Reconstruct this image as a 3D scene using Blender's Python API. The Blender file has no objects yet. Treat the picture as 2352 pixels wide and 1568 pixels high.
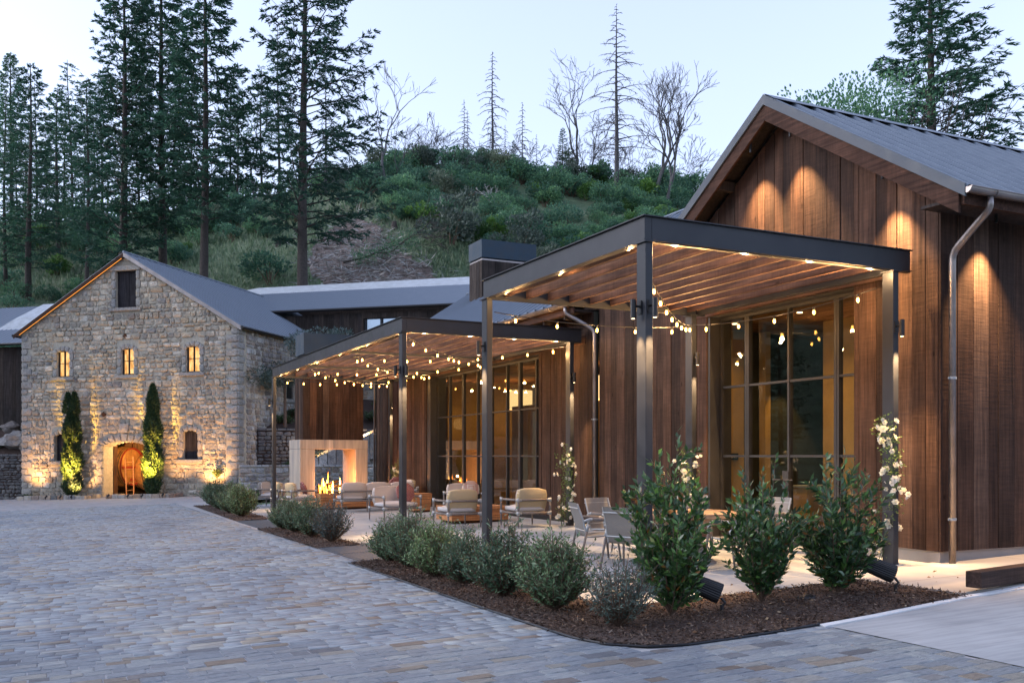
import bpy, bmesh, math, random
import numpy as np
from mathutils import Vector, Matrix, noise
rnd = random.Random(7)
rng = np.random.default_rng(11)
S = bpy.context.scene
COL = S.collection
PI = math.pi

# ------------------------------------------------------------------ camera
RX, RY, FX, FY = .8983, -.4394, .4394, .8983      # camera right / forward in world X, Y
FPX, CXP, HYP = 2173.0, 1176.0, 1047.0
cam_d = bpy.data.cameras.new('camera')
cam = bpy.data.objects.new('camera', cam_d)
COL.objects.link(cam)
cam.location = (0, 0, 1.5)
cam.rotation_euler = (math.radians(90), 0, -math.atan2(FX, FY))
cam_d.sensor_width = 36.0
cam_d.lens = 36.0 * FPX / 2352.0
cam_d.shift_y = (HYP - 784.0) / 2352.0
cam_d.clip_start = .1
cam_d.clip_end = 2500
S.camera = cam

# ------------------------------------------------------------------ world, sun, exposure
SUN_EL, SUN_AZ = 12.0, -62.0        # azimuth measured from +Y towards +X
W = bpy.data.worlds.new('World')
S.world = W
W.use_nodes = True
wn = W.node_tree
sky = wn.nodes.new('ShaderNodeTexSky')
sky.sky_type = 'NISHITA'
sky.sun_disc = False
sky.sun_elevation = math.radians(SUN_EL)
sky.sun_rotation = math.radians(SUN_AZ)
sky.air_density = 1.0
sky.dust_density = 3.0
sky.ozone_density = 3.0
hs = wn.nodes.new('ShaderNodeHueSaturation')
hs.inputs['Saturation'].default_value = .45
wn.links.new(sky.outputs[0], hs.inputs['Color'])
gm = wn.nodes.new('ShaderNodeGamma')
gm.inputs[1].default_value = .8
wn.links.new(hs.outputs[0], gm.inputs[0])
bg = wn.nodes['Background']
tint = wn.nodes.new('ShaderNodeMix'); tint.data_type = 'RGBA'; tint.blend_type = 'MULTIPLY'; tint.inputs['Factor'].default_value = 1.0
tint.inputs['B'].default_value = (.825, .885, 1.10, 1)
wn.links.new(gm.outputs[0], tint.inputs['A'])
wn.links.new(tint.outputs['Result'], bg.inputs[0])
bg.inputs[1].default_value = .15
sun_d = bpy.data.lights.new('sun', 'SUN')
sun_d.energy = .3
sun_d.angle = math.radians(30)
sun_d.color = (1, .9, .78)
sun = bpy.data.objects.new('sun', sun_d)
COL.objects.link(sun)
_az, _el = math.radians(SUN_AZ), math.radians(SUN_EL + 12)
sun.rotation_euler = Vector((math.sin(_az) * math.cos(_el), math.cos(_az) * math.cos(_el), math.sin(_el))).to_track_quat('Z', 'Y').to_euler()
S.view_settings.view_transform = 'Standard'
S.view_settings.look = 'None'
S.view_settings.exposure = 2.15
S.view_settings.gamma = 1.0
S.view_settings.use_curve_mapping = False
S.cycles.max_bounces = 7
S.cycles.diffuse_bounces = 3
S.cycles.glossy_bounces = 3
S.cycles.transparent_max_bounces = 10
S.cycles.transmission_bounces = 4
S.cycles.sample_clamp_indirect = 4.0
S.cycles.caustics_reflective = False
S.cycles.caustics_refractive = False
S.cycles.use_denoising = True
S.cycles.use_light_tree = True

# ------------------------------------------------------------------ helpers
LS, ES = 2.6, .5      # lamp and glow levels for this exposure
def G(X, Y):
    return .028 * (X - 10.5) - .007 * (Y - 9.5)
def c2w(xc, Z):
    return (RX * xc + FX * Z, RY * xc + FY * Z)
def w2c(X, Y):
    return (RX * X + RY * Y, FX * X + FY * Y)

def tag(o, label=None, cat=None, group=None, kind=None):
    if label: o['label'] = label
    if cat: o['category'] = cat
    if group: o['group'] = group
    if kind: o['kind'] = kind
    return o
def thing(name, label, cat, loc=(0, 0, 0), rz=0, group=None, kind=None):
    o = bpy.data.objects.new(name, None)
    COL.objects.link(o)
    o.location = loc
    o.rotation_euler = (0, 0, rz)
    o.empty_display_size = .2
    return tag(o, label, cat, group, kind)
def link(name, me, mat=None, parent=None, loc=None, rot=None, scale=None):
    o = bpy.data.objects.new(name, me)
    COL.objects.link(o)
    if parent: o.parent = parent
    if mat is not None and me is not None and len(me.materials) == 0:
        me.materials.append(mat)
    if loc is not None: o.location = loc
    if rot is not None: o.rotation_euler = rot
    if scale is not None: o.scale = scale
    return o
def copy_tree(o, parent=None, loc=None, rz=None):
    c = o.copy()
    COL.objects.link(c)
    if parent: c.parent = parent
    if loc is not None: c.location = loc
    if rz is not None: c.rotation_euler = (0, 0, rz)
    for ch in o.children:
        copy_tree(ch, c)
    return c
def lamp(name, kind, loc, energy, color=(1, .60, .27), parent=None, size=.05, target=None, angle=60, blend=.8):
    d = bpy.data.lights.new(name, kind)
    d.energy = energy * LS
    d.color = color
    if kind in ('POINT', 'SPOT'): d.shadow_soft_size = size
    if kind == 'AREA': d.size = size
    if kind == 'SPOT':
        d.spot_size = math.radians(angle)
        d.spot_blend = blend
    o = bpy.data.objects.new(name, d)
    COL.objects.link(o)
    o.location = loc
    if target is not None:
        o.rotation_euler = (Vector(loc) - Vector(target)).to_track_quat('Z', 'Y').to_euler()
    if parent: o.parent = parent
    return o

class MB:
    def __init__(s):
        s.v, s.f, s.t = [], [], []
    def poly(s, vs, fs, tone=None):
        b = len(s.v)
        s.v.extend([tuple(p) for p in vs])
        s.f.extend([tuple(b + i for i in f) for f in fs])
        s.t.extend([tone if tone is not None else 0.0] * len(fs))
    def box(s, x0, x1, y0, y1, z0, z1, tone=None):
        s.poly([(x0, y0, z0), (x1, y0, z0), (x1, y1, z0), (x0, y1, z0), (x0, y0, z1), (x1, y0, z1), (x1, y1, z1), (x0, y1, z1)],
               [(0, 3, 2, 1), (4, 5, 6, 7), (0, 1, 5, 4), (1, 2, 6, 5), (2, 3, 7, 6), (3, 0, 4, 7)], tone)
    def prism(s, pts, n):
        """pts: ring of 3-D points, n: extrusion vector"""
        k = len(pts)
        n = Vector(n)
        vs = [Vector(p) for p in pts] + [Vector(p) + n for p in pts]
        s.poly(vs, [tuple(range(k))[::-1], tuple(range(k, 2 * k))] + [(i, (i + 1) % k, k + (i + 1) % k, k + i) for i in range(k)])
    def tube(s, pts, radii, n=8, cap=True, tone=None):
        pts = [Vector(p) for p in pts]
        if not hasattr(radii, '__len__'): radii = [radii] * len(pts)
        vs, fs = [], []
        t0 = (pts[1] - pts[0]).normalized()
        up = Vector((0, 0, 1)) if abs(t0.z) < .9 else Vector((1, 0, 0))
        a = t0.cross(up).normalized()
        for i, p in enumerate(pts):
            if i == 0: t = pts[1] - pts[0]
            elif i == len(pts) - 1: t = pts[-1] - pts[-2]
            else: t = pts[i + 1] - pts[i - 1]
            t = t.normalized()
            a = (a - t * a.dot(t))
            a = a.normalized() if a.length > 1e-6 else t.orthogonal().normalized()
            b = t.cross(a)
            for k in range(n):
                an = 2 * PI * k / n
                vs.append(p + (a * math.cos(an) + b * math.sin(an)) * radii[i])
        for i in range(len(pts) - 1):
            for k in range(n):
                fs.append((i * n + k, i * n + (k + 1) % n, (i + 1) * n + (k + 1) % n, (i + 1) * n + k))
        if cap:
            fs.append(tuple(range(n))[::-1])
            fs.append(tuple(range((len(pts) - 1) * n, len(pts) * n)))
        s.poly(vs, fs, tone)
    def xf(s, M):
        s.v = [tuple(M @ Vector(p)) for p in s.v]
        return s
    def mesh(s, name, mat=None, smooth=False, tones=False):
        me = bpy.data.meshes.new(name)
        me.from_pydata(s.v, [], s.f)
        if mat is not None: me.materials.append(mat)
        if smooth:
            me.polygons.foreach_set('use_smooth', [True] * len(me.polygons))
        if tones:
            at = me.attributes.new('tone', 'FLOAT', 'FACE')
            at.data.foreach_set('value', s.t)
        me.update()
        return me
    def build(s, name, mat, parent=None, smooth=False, world=False, tones=False, bevel=0, kind=None):
        if world and parent is not None:
            M = (Matrix.Translation(parent.location) @ parent.rotation_euler.to_matrix().to_4x4()).inverted()
            s.xf(M)
        me = s.mesh(name, mat, smooth, tones)
        if bevel:
            bm = bmesh.new(); bm.from_mesh(me)
            bmesh.ops.bevel(bm, geom=bm.edges[:], offset=bevel, segments=1 if not smooth else 2, affect='EDGES', clamp_overlap=True)
            bm.to_mesh(me); bm.free()
        o = bpy.data.objects.new(name, me)
        COL.objects.link(o)
        if parent: o.parent = parent
        if kind: o['kind'] = kind
        return o

def np_mesh(name, verts, faces, mat, tone=None, smooth=False):
    me = bpy.data.meshes.new(name)
    nv, nf, k = len(verts), len(faces), faces.shape[1]
    me.vertices.add(nv)
    me.vertices.foreach_set('co', np.ascontiguousarray(verts, dtype=np.float32).ravel())
    me.loops.add(nf * k)
    me.loops.foreach_set('vertex_index', np.ascontiguousarray(faces, dtype=np.int32).ravel())
    me.polygons.add(nf)
    me.polygons.foreach_set('loop_start', np.arange(0, nf * k, k, dtype=np.int32))
    me.polygons.foreach_set('loop_total', np.full(nf, k, dtype=np.int32))
    if smooth: me.polygons.foreach_set('use_smooth', np.ones(nf, dtype=bool))
    me.materials.append(mat)
    if tone is not None:
        at = me.attributes.new('tone', 'FLOAT', 'FACE')
        at.data.foreach_set('value', np.ascontiguousarray(tone, dtype=np.float32))
    me.update(calc_edges=True)
    me.validate()
    return me

def leaf_arrays(P, D, L, Wd, fold=.25, r=rng):
    """diamond leaves folded along the midrib: P base (n,3), D unit axis (n,3), L length (n,), Wd half width (n,)"""
    n = len(P)
    A = r.normal(size=(n, 3))
    Sd = np.cross(D, A); Sd /= np.linalg.norm(Sd, axis=1, keepdims=True) + 1e-9
    Nn = np.cross(Sd, D)
    L = L[:, None]; Wd = Wd[:, None]
    mid = P + D * L * .45
    v = np.stack([P, mid + Sd * Wd + Nn * Wd * fold, P + D * L, mid - Sd * Wd + Nn * Wd * fold], axis=1).reshape(-1, 3)
    i = np.arange(n)[:, None] * 4
    f = np.concatenate([i + np.array([[0, 1, 2]]), i + np.array([[0, 2, 3]])], axis=1).reshape(-1, 3)
    t = np.repeat(r.random(n), 2)
    return v, f, t
def cat_arrays(parts):
    vs, fs, ts, b = [], [], [], 0
    for v, f, t in parts:
        vs.append(v); fs.append(f + b); ts.append(t); b += len(v)
    return np.concatenate(vs), np.concatenate(fs), np.concatenate(ts)
def rdir(n, r=rng):
    d = r.normal(size=(n, 3)); return d / np.linalg.norm(d, axis=1, keepdims=True)
def unit(a):
    return a / (np.linalg.norm(a, axis=1, keepdims=True) + 1e-9)

# ------------------------------------------------------------------ materials
def mat_new(name):
    m = bpy.data.materials.new(name); m.use_nodes = True
    nt = m.node_tree
    return m, nt, nt.nodes['Principled BSDF']
def N(nt, t, **kw):
    n = nt.nodes.new('ShaderNode' + t)
    for k, v in kw.items():
        if k in n.inputs: n.inputs[k].default_value = v
        else: setattr(n, k, v)
    return n
def ramp(nt, stops, interp='LINEAR'):
    r = nt.nodes.new('ShaderNodeValToRGB')
    r.color_ramp.interpolation = interp
    e = r.color_ramp.elements
    while len(e) > 1: e.remove(e[-1])
    e[0].position = stops[0][0]; e[0].color = (*stops[0][1], 1)
    for p, c in stops[1:]:
        x = e.new(p); x.color = (*c, 1)
    return r
def tone_src(nt):
    """per-piece random value: face attribute tone plus object random, wrapped to 0..1"""
    a = nt.nodes.new('ShaderNodeAttribute'); a.attribute_name = 'tone'
    o = nt.nodes.new('ShaderNodeObjectInfo')
    s = N(nt, 'Math', operation='ADD'); f = N(nt, 'Math', operation='FRACT')
    nt.links.new(a.outputs['Fac'], s.inputs[0]); nt.links.new(o.outputs['Random'], s.inputs[1])
    nt.links.new(s.outputs[0], f.inputs[0])
    return f.outputs[0]
def coords(nt, scale=(1, 1, 1), use='Object', jitter=True):
    tc = nt.nodes.new('ShaderNodeTexCoord')
    mp = nt.nodes.new('ShaderNodeMapping')
    mp.inputs['Scale'].default_value = scale
    nt.links.new(tc.outputs[use], mp.inputs['Vector'])
    if jitter:
        o = nt.nodes.new('ShaderNodeObjectInfo')
        m = N(nt, 'Math', operation='MULTIPLY'); m.inputs[1].default_value = 57.0
        nt.links.new(o.outputs['Random'], m.inputs[0])
        cb = nt.nodes.new('ShaderNodeCombineXYZ')
        for k in range(3): nt.links.new(m.outputs[0], cb.inputs[k])
        nt.links.new(cb.outputs[0], mp.inputs['Location'])
    return mp.outputs[0]
def mixc(nt, a, b, f, mode='MIX'):
    m = nt.nodes.new('ShaderNodeMix'); m.data_type = 'RGBA'; m.blend_type = mode
    for s, v in ((m.inputs['Factor'], f), (m.inputs['A'], a), (m.inputs['B'], b)):
        if hasattr(v, 'is_output'): nt.links.new(v, s)
        elif isinstance(v, (int, float)): s.default_value = v
        else: s.default_value = (*v, 1)
    return m.outputs['Result']
def noise_out(nt, vec, scale, detail=4, rough=.6, out='Fac'):
    n = N(nt, 'TexNoise'); n.inputs['Scale'].default_value = scale
    n.inputs['Detail'].default_value = detail; n.inputs['Roughness'].default_value = rough
    nt.links.new(vec, n.inputs['Vector']); return n.outputs[out]
def bump(nt, bs, h, strength=.4, dist=.02):
    b = N(nt, 'Bump'); b.inputs['Strength'].default_value = strength; b.inputs['Distance'].default_value = dist
    nt.links.new(h, b.inputs['Height']); nt.links.new(b.outputs[0], bs.inputs['Normal'])

def mat_plain(name, col, rough=.6, metal=0, nscale=0, var=.15, bstr=0, use='Object'):
    m, nt, bs = mat_new(name)
    bs.inputs['Roughness'].default_value = rough; bs.inputs['Metallic'].default_value = metal
    if nscale:
        v = coords(nt, use=use)
        n = noise_out(nt, v, nscale)
        r = ramp(nt, [(.25, tuple(c * (1 - var) for c in col)), (.75, tuple(min(1, c * (1 + var)) for c in col))])
        nt.links.new(n, r.inputs[0]); nt.links.new(r.outputs[0], bs.inputs['Base Color'])
        if bstr: bump(nt, bs, n, bstr)
    else:
        bs.inputs['Base Color'].default_value = (*col, 1)
    return m
def mat_emit(name, col, strength):
    m, nt, bs = mat_new(name)
    bs.inputs['Base Color'].default_value = (*col, 1)
    bs.inputs['Emission Color'].default_value = (*col, 1)
    bs.inputs['Emission Strength'].default_value = strength * ES
    return m
def mat_wood(name, stops, grain=1.0, dirv='Z', bstr=.35, rough=.75):
    m, nt, bs = mat_new(name)
    sc = {'Z': (14, 14, .55), 'X': (.55, 14, 14), 'Y': (14, .55, 14)}[dirv]
    v = coords(nt, sc)
    v2 = coords(nt, (1.2, 1.2, 1.2))
    t = tone_src(nt)
    r = ramp(nt, stops)
    nt.links.new(t, r.inputs[0])
    g = noise_out(nt, v, 1.7, 6, .65)
    rg = ramp(nt, [(.3, (.35, .33, .32)), (.5, (.95, .95, .95)), (.72, (1.7, 1.62, 1.5))])
    nt.links.new(g, rg.inputs[0])
    c = mixc(nt, r.outputs[0], rg.outputs[0], .85, 'MULTIPLY')
    big = noise_out(nt, v2, 1.3, 3)
    rb = ramp(nt, [(.35, (.7, .68, .68)), (.65, (1.2, 1.2, 1.2))])
    nt.links.new(big, rb.inputs[0])
    c = mixc(nt, c, rb.outputs[0], .8, 'MULTIPLY')
    # rough sawn cross marks and knots
    vs = coords(nt, {'Z': (3, 3, 26), 'X': (26, 3, 3), 'Y': (3, 26, 3)}[dirv])
    saw = noise_out(nt, vs, 1.0, 4)
    rs = ramp(nt, [(.35, (.78, .77, .76)), (.65, (1.22, 1.2, 1.18))]); nt.links.new(saw, rs.inputs[0])
    c = mixc(nt, c, rs.outputs[0], .45, 'MULTIPLY')
    k = N(nt, 'TexVoronoi'); k.inputs['Scale'].default_value = 2.3
    kv = coords(nt, {'Z': (1.5, 1.5, .6), 'X': (.6, 1.5, 1.5), 'Y': (1.5, .6, 1.5)}[dirv])
    nt.links.new(kv, k.inputs['Vector'])
    kr = ramp(nt, [(.03, (.25, .2, .18)), (.09, (1, 1, 1))])
    nt.links.new(k.outputs['Distance'], kr.inputs[0])
    c = mixc(nt, c, kr.outputs[0], .8, 'MULTIPLY')
    nt.links.new(c, bs.inputs['Base Color'])
    ad = N(nt, 'Math', operation='ADD')
    nt.links.new(g, ad.inputs[0]); nt.links.new(saw, ad.inputs[1])
    bump(nt, bs, ad.outputs[0], bstr, .012)
    bs.inputs['Specular IOR Level'].default_value = .12 if rough > .7 else .3
    bs.inputs['Roughness'].default_value = rough
    return m
def mat_stone(name, stops, nscale=6, bstr=.8, bdist=.04, rough=.9, spots=True, soft=.8, stretch=(1, 1, 1), use='Object'):
    m, nt, bs = mat_new(name)
    v = coords(nt, stretch, use)
    r = ramp(nt, stops); nt.links.new(tone_src(nt), r.inputs[0])
    n = noise_out(nt, v, nscale, 8, .7)
    rn = ramp(nt, [(.3, (.48, .48, .5)), (.5, (1, 1, 1)), (.7, (1.4, 1.37, 1.3))])
    nt.links.new(n, rn.inputs[0])
    c = mixc(nt, r.outputs[0], rn.outputs[0], soft, 'MULTIPLY')
    if spots:
        n2 = noise_out(nt, v, nscale * .35, 5, .6)
        r2 = ramp(nt, [(.55, (0, 0, 0)), (.7, (.6, .6, .6))]); nt.links.new(n2, r2.inputs[0])
        c = mixc(nt, c, (.42, .3, .17), r2.outputs[0])
        n3 = noise_out(nt, v, nscale * 3, 3, .5)
        r3 = ramp(nt, [(.62, (0, 0, 0)), (.72, (.7, .7, .7))]); nt.links.new(n3, r3.inputs[0])
        c = mixc(nt, c, (.09, .09, .09), r3.outputs[0])
    gp = nt.nodes.new('ShaderNodeNewGeometry')
    ns = noise_out(nt, gp.outputs['Position'], .55, 5, .6)
    rs = ramp(nt, [(.32, (.74, .76, .80)), (.5, (1, 1, 1)), (.68, (1.14, 1.10, 1.02))]); nt.links.new(ns, rs.inputs[0])
    c = mixc(nt, c, rs.outputs[0], 1.0, 'MULTIPLY')
    nt.links.new(c, bs.inputs['Base Color'])
    bump(nt, bs, n, bstr, bdist)
    bs.inputs['Specular IOR Level'].default_value = .25
    bs.inputs['Roughness'].default_value = rough
    return m
def mat_leaf(name, stops, rough=.5, trans=.25):
    m, nt, bs = mat_new(name)
    a = nt.nodes.new('ShaderNodeAttribute'); a.attribute_name = 'tone'
    r = ramp(nt, stops); nt.links.new(a.outputs['Fac'], r.inputs[0])
    oi = nt.nodes.new('ShaderNodeObjectInfo')
    rv = ramp(nt, [(0, (.55, .62, .66)), (.35, (.85, .9, .95)), (.6, (1, 1, 1)), (.85, (1.35, 1.3, 1.05)), (1, (.75, .8, .8))]); nt.links.new(oi.outputs['Random'], rv.inputs[0])
    lc = mixc(nt, r.outputs[0], rv.outputs[0], 1.0, 'MULTIPLY')
    nt.links.new(lc, bs.inputs['Base Color'])
    bs.inputs['Roughness'].default_value = rough
    tr = N(nt, 'BsdfTranslucent'); nt.links.new(lc, tr.inputs[0])
    mx = N(nt, 'MixShader'); mx.inputs[0].default_value = trans
    nt.links.new(bs.outputs[0], mx.inputs[1]); nt.links.new(tr.outputs[0], mx.inputs[2])
    nt.links.new(mx.outputs[0], nt.nodes['Material Output'].inputs[0])
    return m
def mat_glass(name, tint=(.90, .91, .88)):
    m, nt, bs = mat_new(name)
    nt.nodes.remove(bs)
    tr = N(nt, 'BsdfTransparent'); tr.inputs[0].default_value = (*tint, 1)
    gl = N(nt, 'BsdfGlossy'); gl.inputs['Roughness'].default_value = 0.0; gl.inputs[0].default_value = (.95, .97, 1, 1)
    lw = N(nt, 'LayerWeight'); lw.inputs[0].default_value = .5
    pw = N(nt, 'Math', operation='POWER'); pw.inputs[1].default_value = 3.5
    ma = N(nt, 'Math', operation='MULTIPLY_ADD'); ma.inputs[1].default_value = .75; ma.inputs[2].default_value = .05
    mx = N(nt, 'MixShader')
    nt.links.new(lw.outputs['Facing'], pw.inputs[0]); nt.links.new(pw.outputs[0], ma.inputs[0]); nt.links.new(ma.outputs[0], mx.inputs[0])
    nt.links.new(tr.outputs[0], mx.inputs[1]); nt.links.new(gl.outputs[0], mx.inputs[2])
    nt.links.new(mx.outputs[0], nt.nodes['Material Output'].inputs[0])
    return m

M = {}
M['board'] = mat_wood('reclaimed_board', [(0, (.026, .016, .013)), (.2, (.046, .026, .019)), (.4, (.066, .037, .026)), (.55, (.032, .020, .016)), (.75, (.054, .030, .022)), (.88, (.090, .054, .039)), (.94, (.056, .042, .037)), (1, (.032, .020, .017))])
M['board_dark'] = mat_wood('dark_weathered_board', [(0, (.022, .019, .018)), (.4, (.045, .036, .033)), (.7, (.06, .048, .042)), (1, (.035, .03, .03))])
M['rafter'] = mat_wood('rafter_timber', [(0, (.075, .040, .028)), (.5, (.12, .064, .042)), (1, (.09, .05, .035))], dirv='Y')
M['fascia'] = mat_wood('fascia_timber', [(0, (.050, .027, .020)), (1, (.07, .037, .027))], dirv='Y')
M['beam_timber'] = mat_wood('dark_sleeper_timber', [(0, (.04, .026, .022)), (1, (.06, .04, .034))], dirv='X')
M['block'] = mat_wood('oiled_cedar', [(0, (.36, .16, .065)), (.5, (.44, .21, .09)), (1, (.33, .15, .06))], dirv='X', bstr=.15, rough=.55)
M['table'] = mat_wood('teak_top', [(0, (.30, .19, .11)), (1, (.38, .25, .15))], dirv='X', bstr=.15, rough=.6)
M['ceiling'] = mat_wood('ceiling_boards', [(0, (.22, .12, .05)), (1, (.30, .17, .08))], dirv='Y', bstr=.2)
def steel(name, col, rough, metal, var=.28):
    m, nt, bs = mat_new(name)
    v = coords(nt, (1, 1, 1))
    n = noise_out(nt, v, 3.0, 6, .65)
    r = ramp(nt, [(.3, tuple(c * (1 - var) for c in col)), (.7, tuple(c * (1 + var) for c in col))]); nt.links.new(n, r.inputs[0])
    nt.links.new(r.outputs[0], bs.inputs['Base Color'])
    rr = ramp(nt, [(.3, (rough * .8,) * 3), (.7, (min(1, rough * 1.25),) * 3)]); nt.links.new(n, rr.inputs[0])
    nt.links.new(rr.outputs[0], bs.inputs['Roughness'])
    bs.inputs['Metallic'].default_value = metal
    return m
M['steel'] = steel('blackened_steel', (.022, .024, .030), .5, .3)
M['frame'] = steel('window_steel', (.030, .028, .027), .55, .2)
M['roof'] = steel('galvalume_roof', (.17, .20, .24), .42, .55, .08)
M['roof_pale'] = steel('pale_roof', (.40, .43, .46), .6, .1)
M['trim'] = steel('galvanised_trim', (.06, .072, .09), .6, .2)
M['gutter'] = steel('zinc_gutter', (.26, .23, .22), .38, .85)
M['capmetal'] = steel('chimney_cap_metal', (.016, .036, .058), .65, .0)
M['glass'] = mat_glass('clear_glass')
M['plaster'] = mat_plain('ochre_plaster', (.46, .29, .10), .9, 0, 2.0, .18, .1)
M['room_dark'] = mat_plain('dark_room_panel', (.035, .038, .03), .8, 0, 3, .3)
M['brownwall'] = mat_plain('brown_room_wall', (.16, .09, .05), .8, 0, 3, .2)
M['limestone'] = mat_stone('limestone_tile', [(0, (.25, .27, .295)), (.5, (.305, .325, .35)), (1, (.28, .30, .325))], 5, .15, .01, .75, False, .3)
M['paver'] = mat_stone('quartzite_paver', [(0, (.21, .235, .265)), (.2, (.255, .28, .31)), (.4, (.22, .25, .285)), (.55, (.30, .325, .34)), (.68, (.24, .27, .305)), (.77, (.29, .295, .29)), (.84, (.28, .27, .245)), (.895, (.25, .215, .18)), (.925, (.18, .145, .125)), (.945, (.26, .29, .32)), (.965, (.25, .275, .305)), (.985, (.13, .135, .15)), (1, (.25, .28, .31))], 7, 1.0, .02, .8, False, 1.0, (.45, 2.2, 1))
M['joint'] = mat_plain('mortar_joint', (.30, .30, .31), .95, 0, 12, .2, .3)
M['rubble'] = mat_stone('sandy_ashlar', [(0, (.33, .29, .235)), (.2, (.44, .395, .32)), (.4, (.27, .25, .22)), (.55, (.38, .34, .27)), (.7, (.52, .475, .40)), (.78, (.42, .32, .21)), (.86, (.22, .21, .20)), (.95, (.60, .56, .49)), (1, (.38, .345, .285))], 5, 1.0, .08, .92, True)
M['quoin'] = mat_stone('grey_quoin', [(0, (.27, .27, .26)), (.5, (.34, .33, .31)), (1, (.30, .29, .28))], 12, 1.0, .05, .92, True)
M['mortar'] = mat_plain('wall_mortar', (.40, .36, .29), .95, 0, 8, .25, .5)
M['fieldstone'] = mat_stone('field_stone', [(0, (.30, .28, .27)), (.25, (.42, .41, .40)), (.5, (.22, .20, .19)), (.7, (.34, .27, .22)), (.85, (.5, .49, .47)), (1, (.26, .25, .26))], 5, 1.0, .06, .92, True)
M['darkstone'] = mat_stone('dry_stone', [(0, (.10, .10, .105)), (.4, (.17, .16, .155)), (.7, (.13, .12, .125)), (1, (.23, .22, .21))], 6, 1.0, .06, .92, False)
M['kerb'] = mat_stone('kerb_block', [(0, (.14, .15, .16)), (.3, (.36, .34, .32)), (.5, (.30, .2, .14)), (.8, (.42, .4, .36)), (1, (.25, .2, .17))], 6, .8, .03)
M['concrete'] = mat_plain('board_formed_concrete', (.24, .225, .215), .85, 0, 1.6, .15, .1)
M['concrete_pale'] = mat_plain('pale_apron_concrete', (.36, .335, .31), .85, 0, 1.2, .12, .08)
M['white_strip'] = mat_plain('white_kerb_concrete', (.66, .67, .68), .8, 0, 6, .08, .1)
M['mulch'] = mat_plain('bark_mulch', (.055, .034, .026), .95, 0, 30, .5, .8)
M['chip'] = mat_stone('mulch_chip', [(0, (.035, .022, .017)), (.4, (.085, .05, .036)), (.7, (.15, .105, .08)), (.9, (.055, .03, .022)), (1, (.26, .21, .17))], 20, .3, .01, .9, False)
M['bark'] = mat_plain('fir_bark', (.055, .045, .04), .95, 0, 7, .4, .9)
M['deadwood'] = mat_plain('dead_wood', (.085, .082, .085), .9, 0, 5, .3, .5)
M['palewood'] = mat_plain('bleached_wood', (.36, .35, .34), .9, 0, 5, .3, .4)
M['twig'] = mat_plain('shrub_stem', (.12, .075, .05), .8, 0, 9, .3)
M['fir'] = mat_leaf('fir_needles', [(0, (.028, .085, .058)), (.5, (.05, .13, .082)), (.85, (.07, .165, .09)), (1, (.04, .10, .066))], .6, .35)
M['ridge_leaf'] = mat_leaf('hill_shrub_leaf', [(0, (.055, .13, .090)), (.4, (.085, .20, .125)), (.8, (.12, .25, .145)), (1, (.17, .29, .14))], .6, .5)
M['grey_leaf'] = mat_leaf('grey_oak_leaf', [(0, (.07, .10, .08)), (.5, (.11, .15, .11)), (1, (.16, .19, .14))], .6, .2)
M['bright_leaf'] = mat_leaf('spring_leaf', [(0, (.06, .14, .03)), (.5, (.09, .2, .045)), (1, (.13, .25, .06))], .6, .3)
M['olive_leaf'] = mat_leaf('olive_leaf', [(0, (.06, .11, .065)), (.35, (.10, .175, .09)), (.7, (.14, .235, .115)), (.9, (.21, .30, .16)), (1, (.26, .34, .22))], .5, .2)
M['dusty_leaf'] = mat_leaf('grey_olive_leaf', [(0, (.045, .075, .065)), (.5, (.09, .13, .115)), (1, (.17, .22, .20))], .5, .2)
M['laurel_leaf'] = mat_leaf('bay_leaf', [(0, (.026, .058, .026)), (.3, (.042, .092, .034)), (.6, (.06, .125, .042)), (.82, (.085, .17, .045)), (.93, (.13, .26, .05)), (.975, (.12, .24, .05)), (.98, (.30, .12, .03)), (1, (.22, .09, .03))], .32, .15)
M['cypress_leaf'] = mat_leaf('cypress_spray', [(0, (.022, .052, .022)), (.5, (.04, .085, .03)), (1, (.07, .12, .035))], .6, .2)
M['rose_leaf'] = mat_leaf('rose_leaf', [(0, (.045, .09, .025)), (.6, (.08, .15, .035)), (1, (.13, .2, .05))], .5, .3)
M['petal'] = mat_leaf('rose_petal', [(0, (.78, .72, .60)), (1, (.86, .84, .78))], .6, .35)
M['grass'] = mat_leaf('hill_grass', [(0, (.10, .17, .09)), (.5, (.17, .24, .13)), (1, (.30, .34, .21))], .8, .3)
M['bedgreen'] = mat_leaf('groundcover_leaf', [(0, (.03, .07, .025)), (.5, (.055, .115, .04)), (1, (.09, .15, .06))], .6, .25)
M['rope'] = mat_plain('taupe_rope', (.16, .14, .13), .85, 0, 60, .2, .4)
M['joint_white'] = mat_plain('pale_metal_fitting', (.30, .32, .335), .45, .2)
M['cushion'] = mat_plain('linen_cushion', (.44, .39, .36), .9, 0, 40, .06, .1)
M['cushion_white'] = mat_plain('white_seat_fabric', (.46, .445, .45), .9, 0, 40, .06, .1)
M['sling'] = mat_plain('grey_mesh_sling', (.17, .165, .16), .7, 0, 80, .1, .1)
M['black'] = mat_plain('black_plastic', (.012, .012, .014), .45, 0)
M['black_metal'] = mat_plain('black_fixture', (.02, .02, .022), .4, .5)
M['white'] = mat_plain('white_paint', (.75, .75, .75), .5)
M['shutter'] = mat_wood('dark_shutter_wood', [(0, (.028, .026, .03)), (1, (.038, .034, .038))], bstr=.15)
M['door'] = mat_wood('brown_door_wood', [(0, (.07, .035, .02)), (1, (.09, .045, .025))], bstr=.15)
M['cask'] = mat_wood('cask_oak', [(0, (.42, .2, .06)), (1, (.52, .26, .085))], bstr=.2, rough=.5)
M['cask_rim'] = mat_plain('red_cask_rim', (.30, .03, .015), .6, 0, 6, .2)
M['hoop'] = mat_plain('cask_hoop_iron', (.10, .08, .06), .5, .6)
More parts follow.
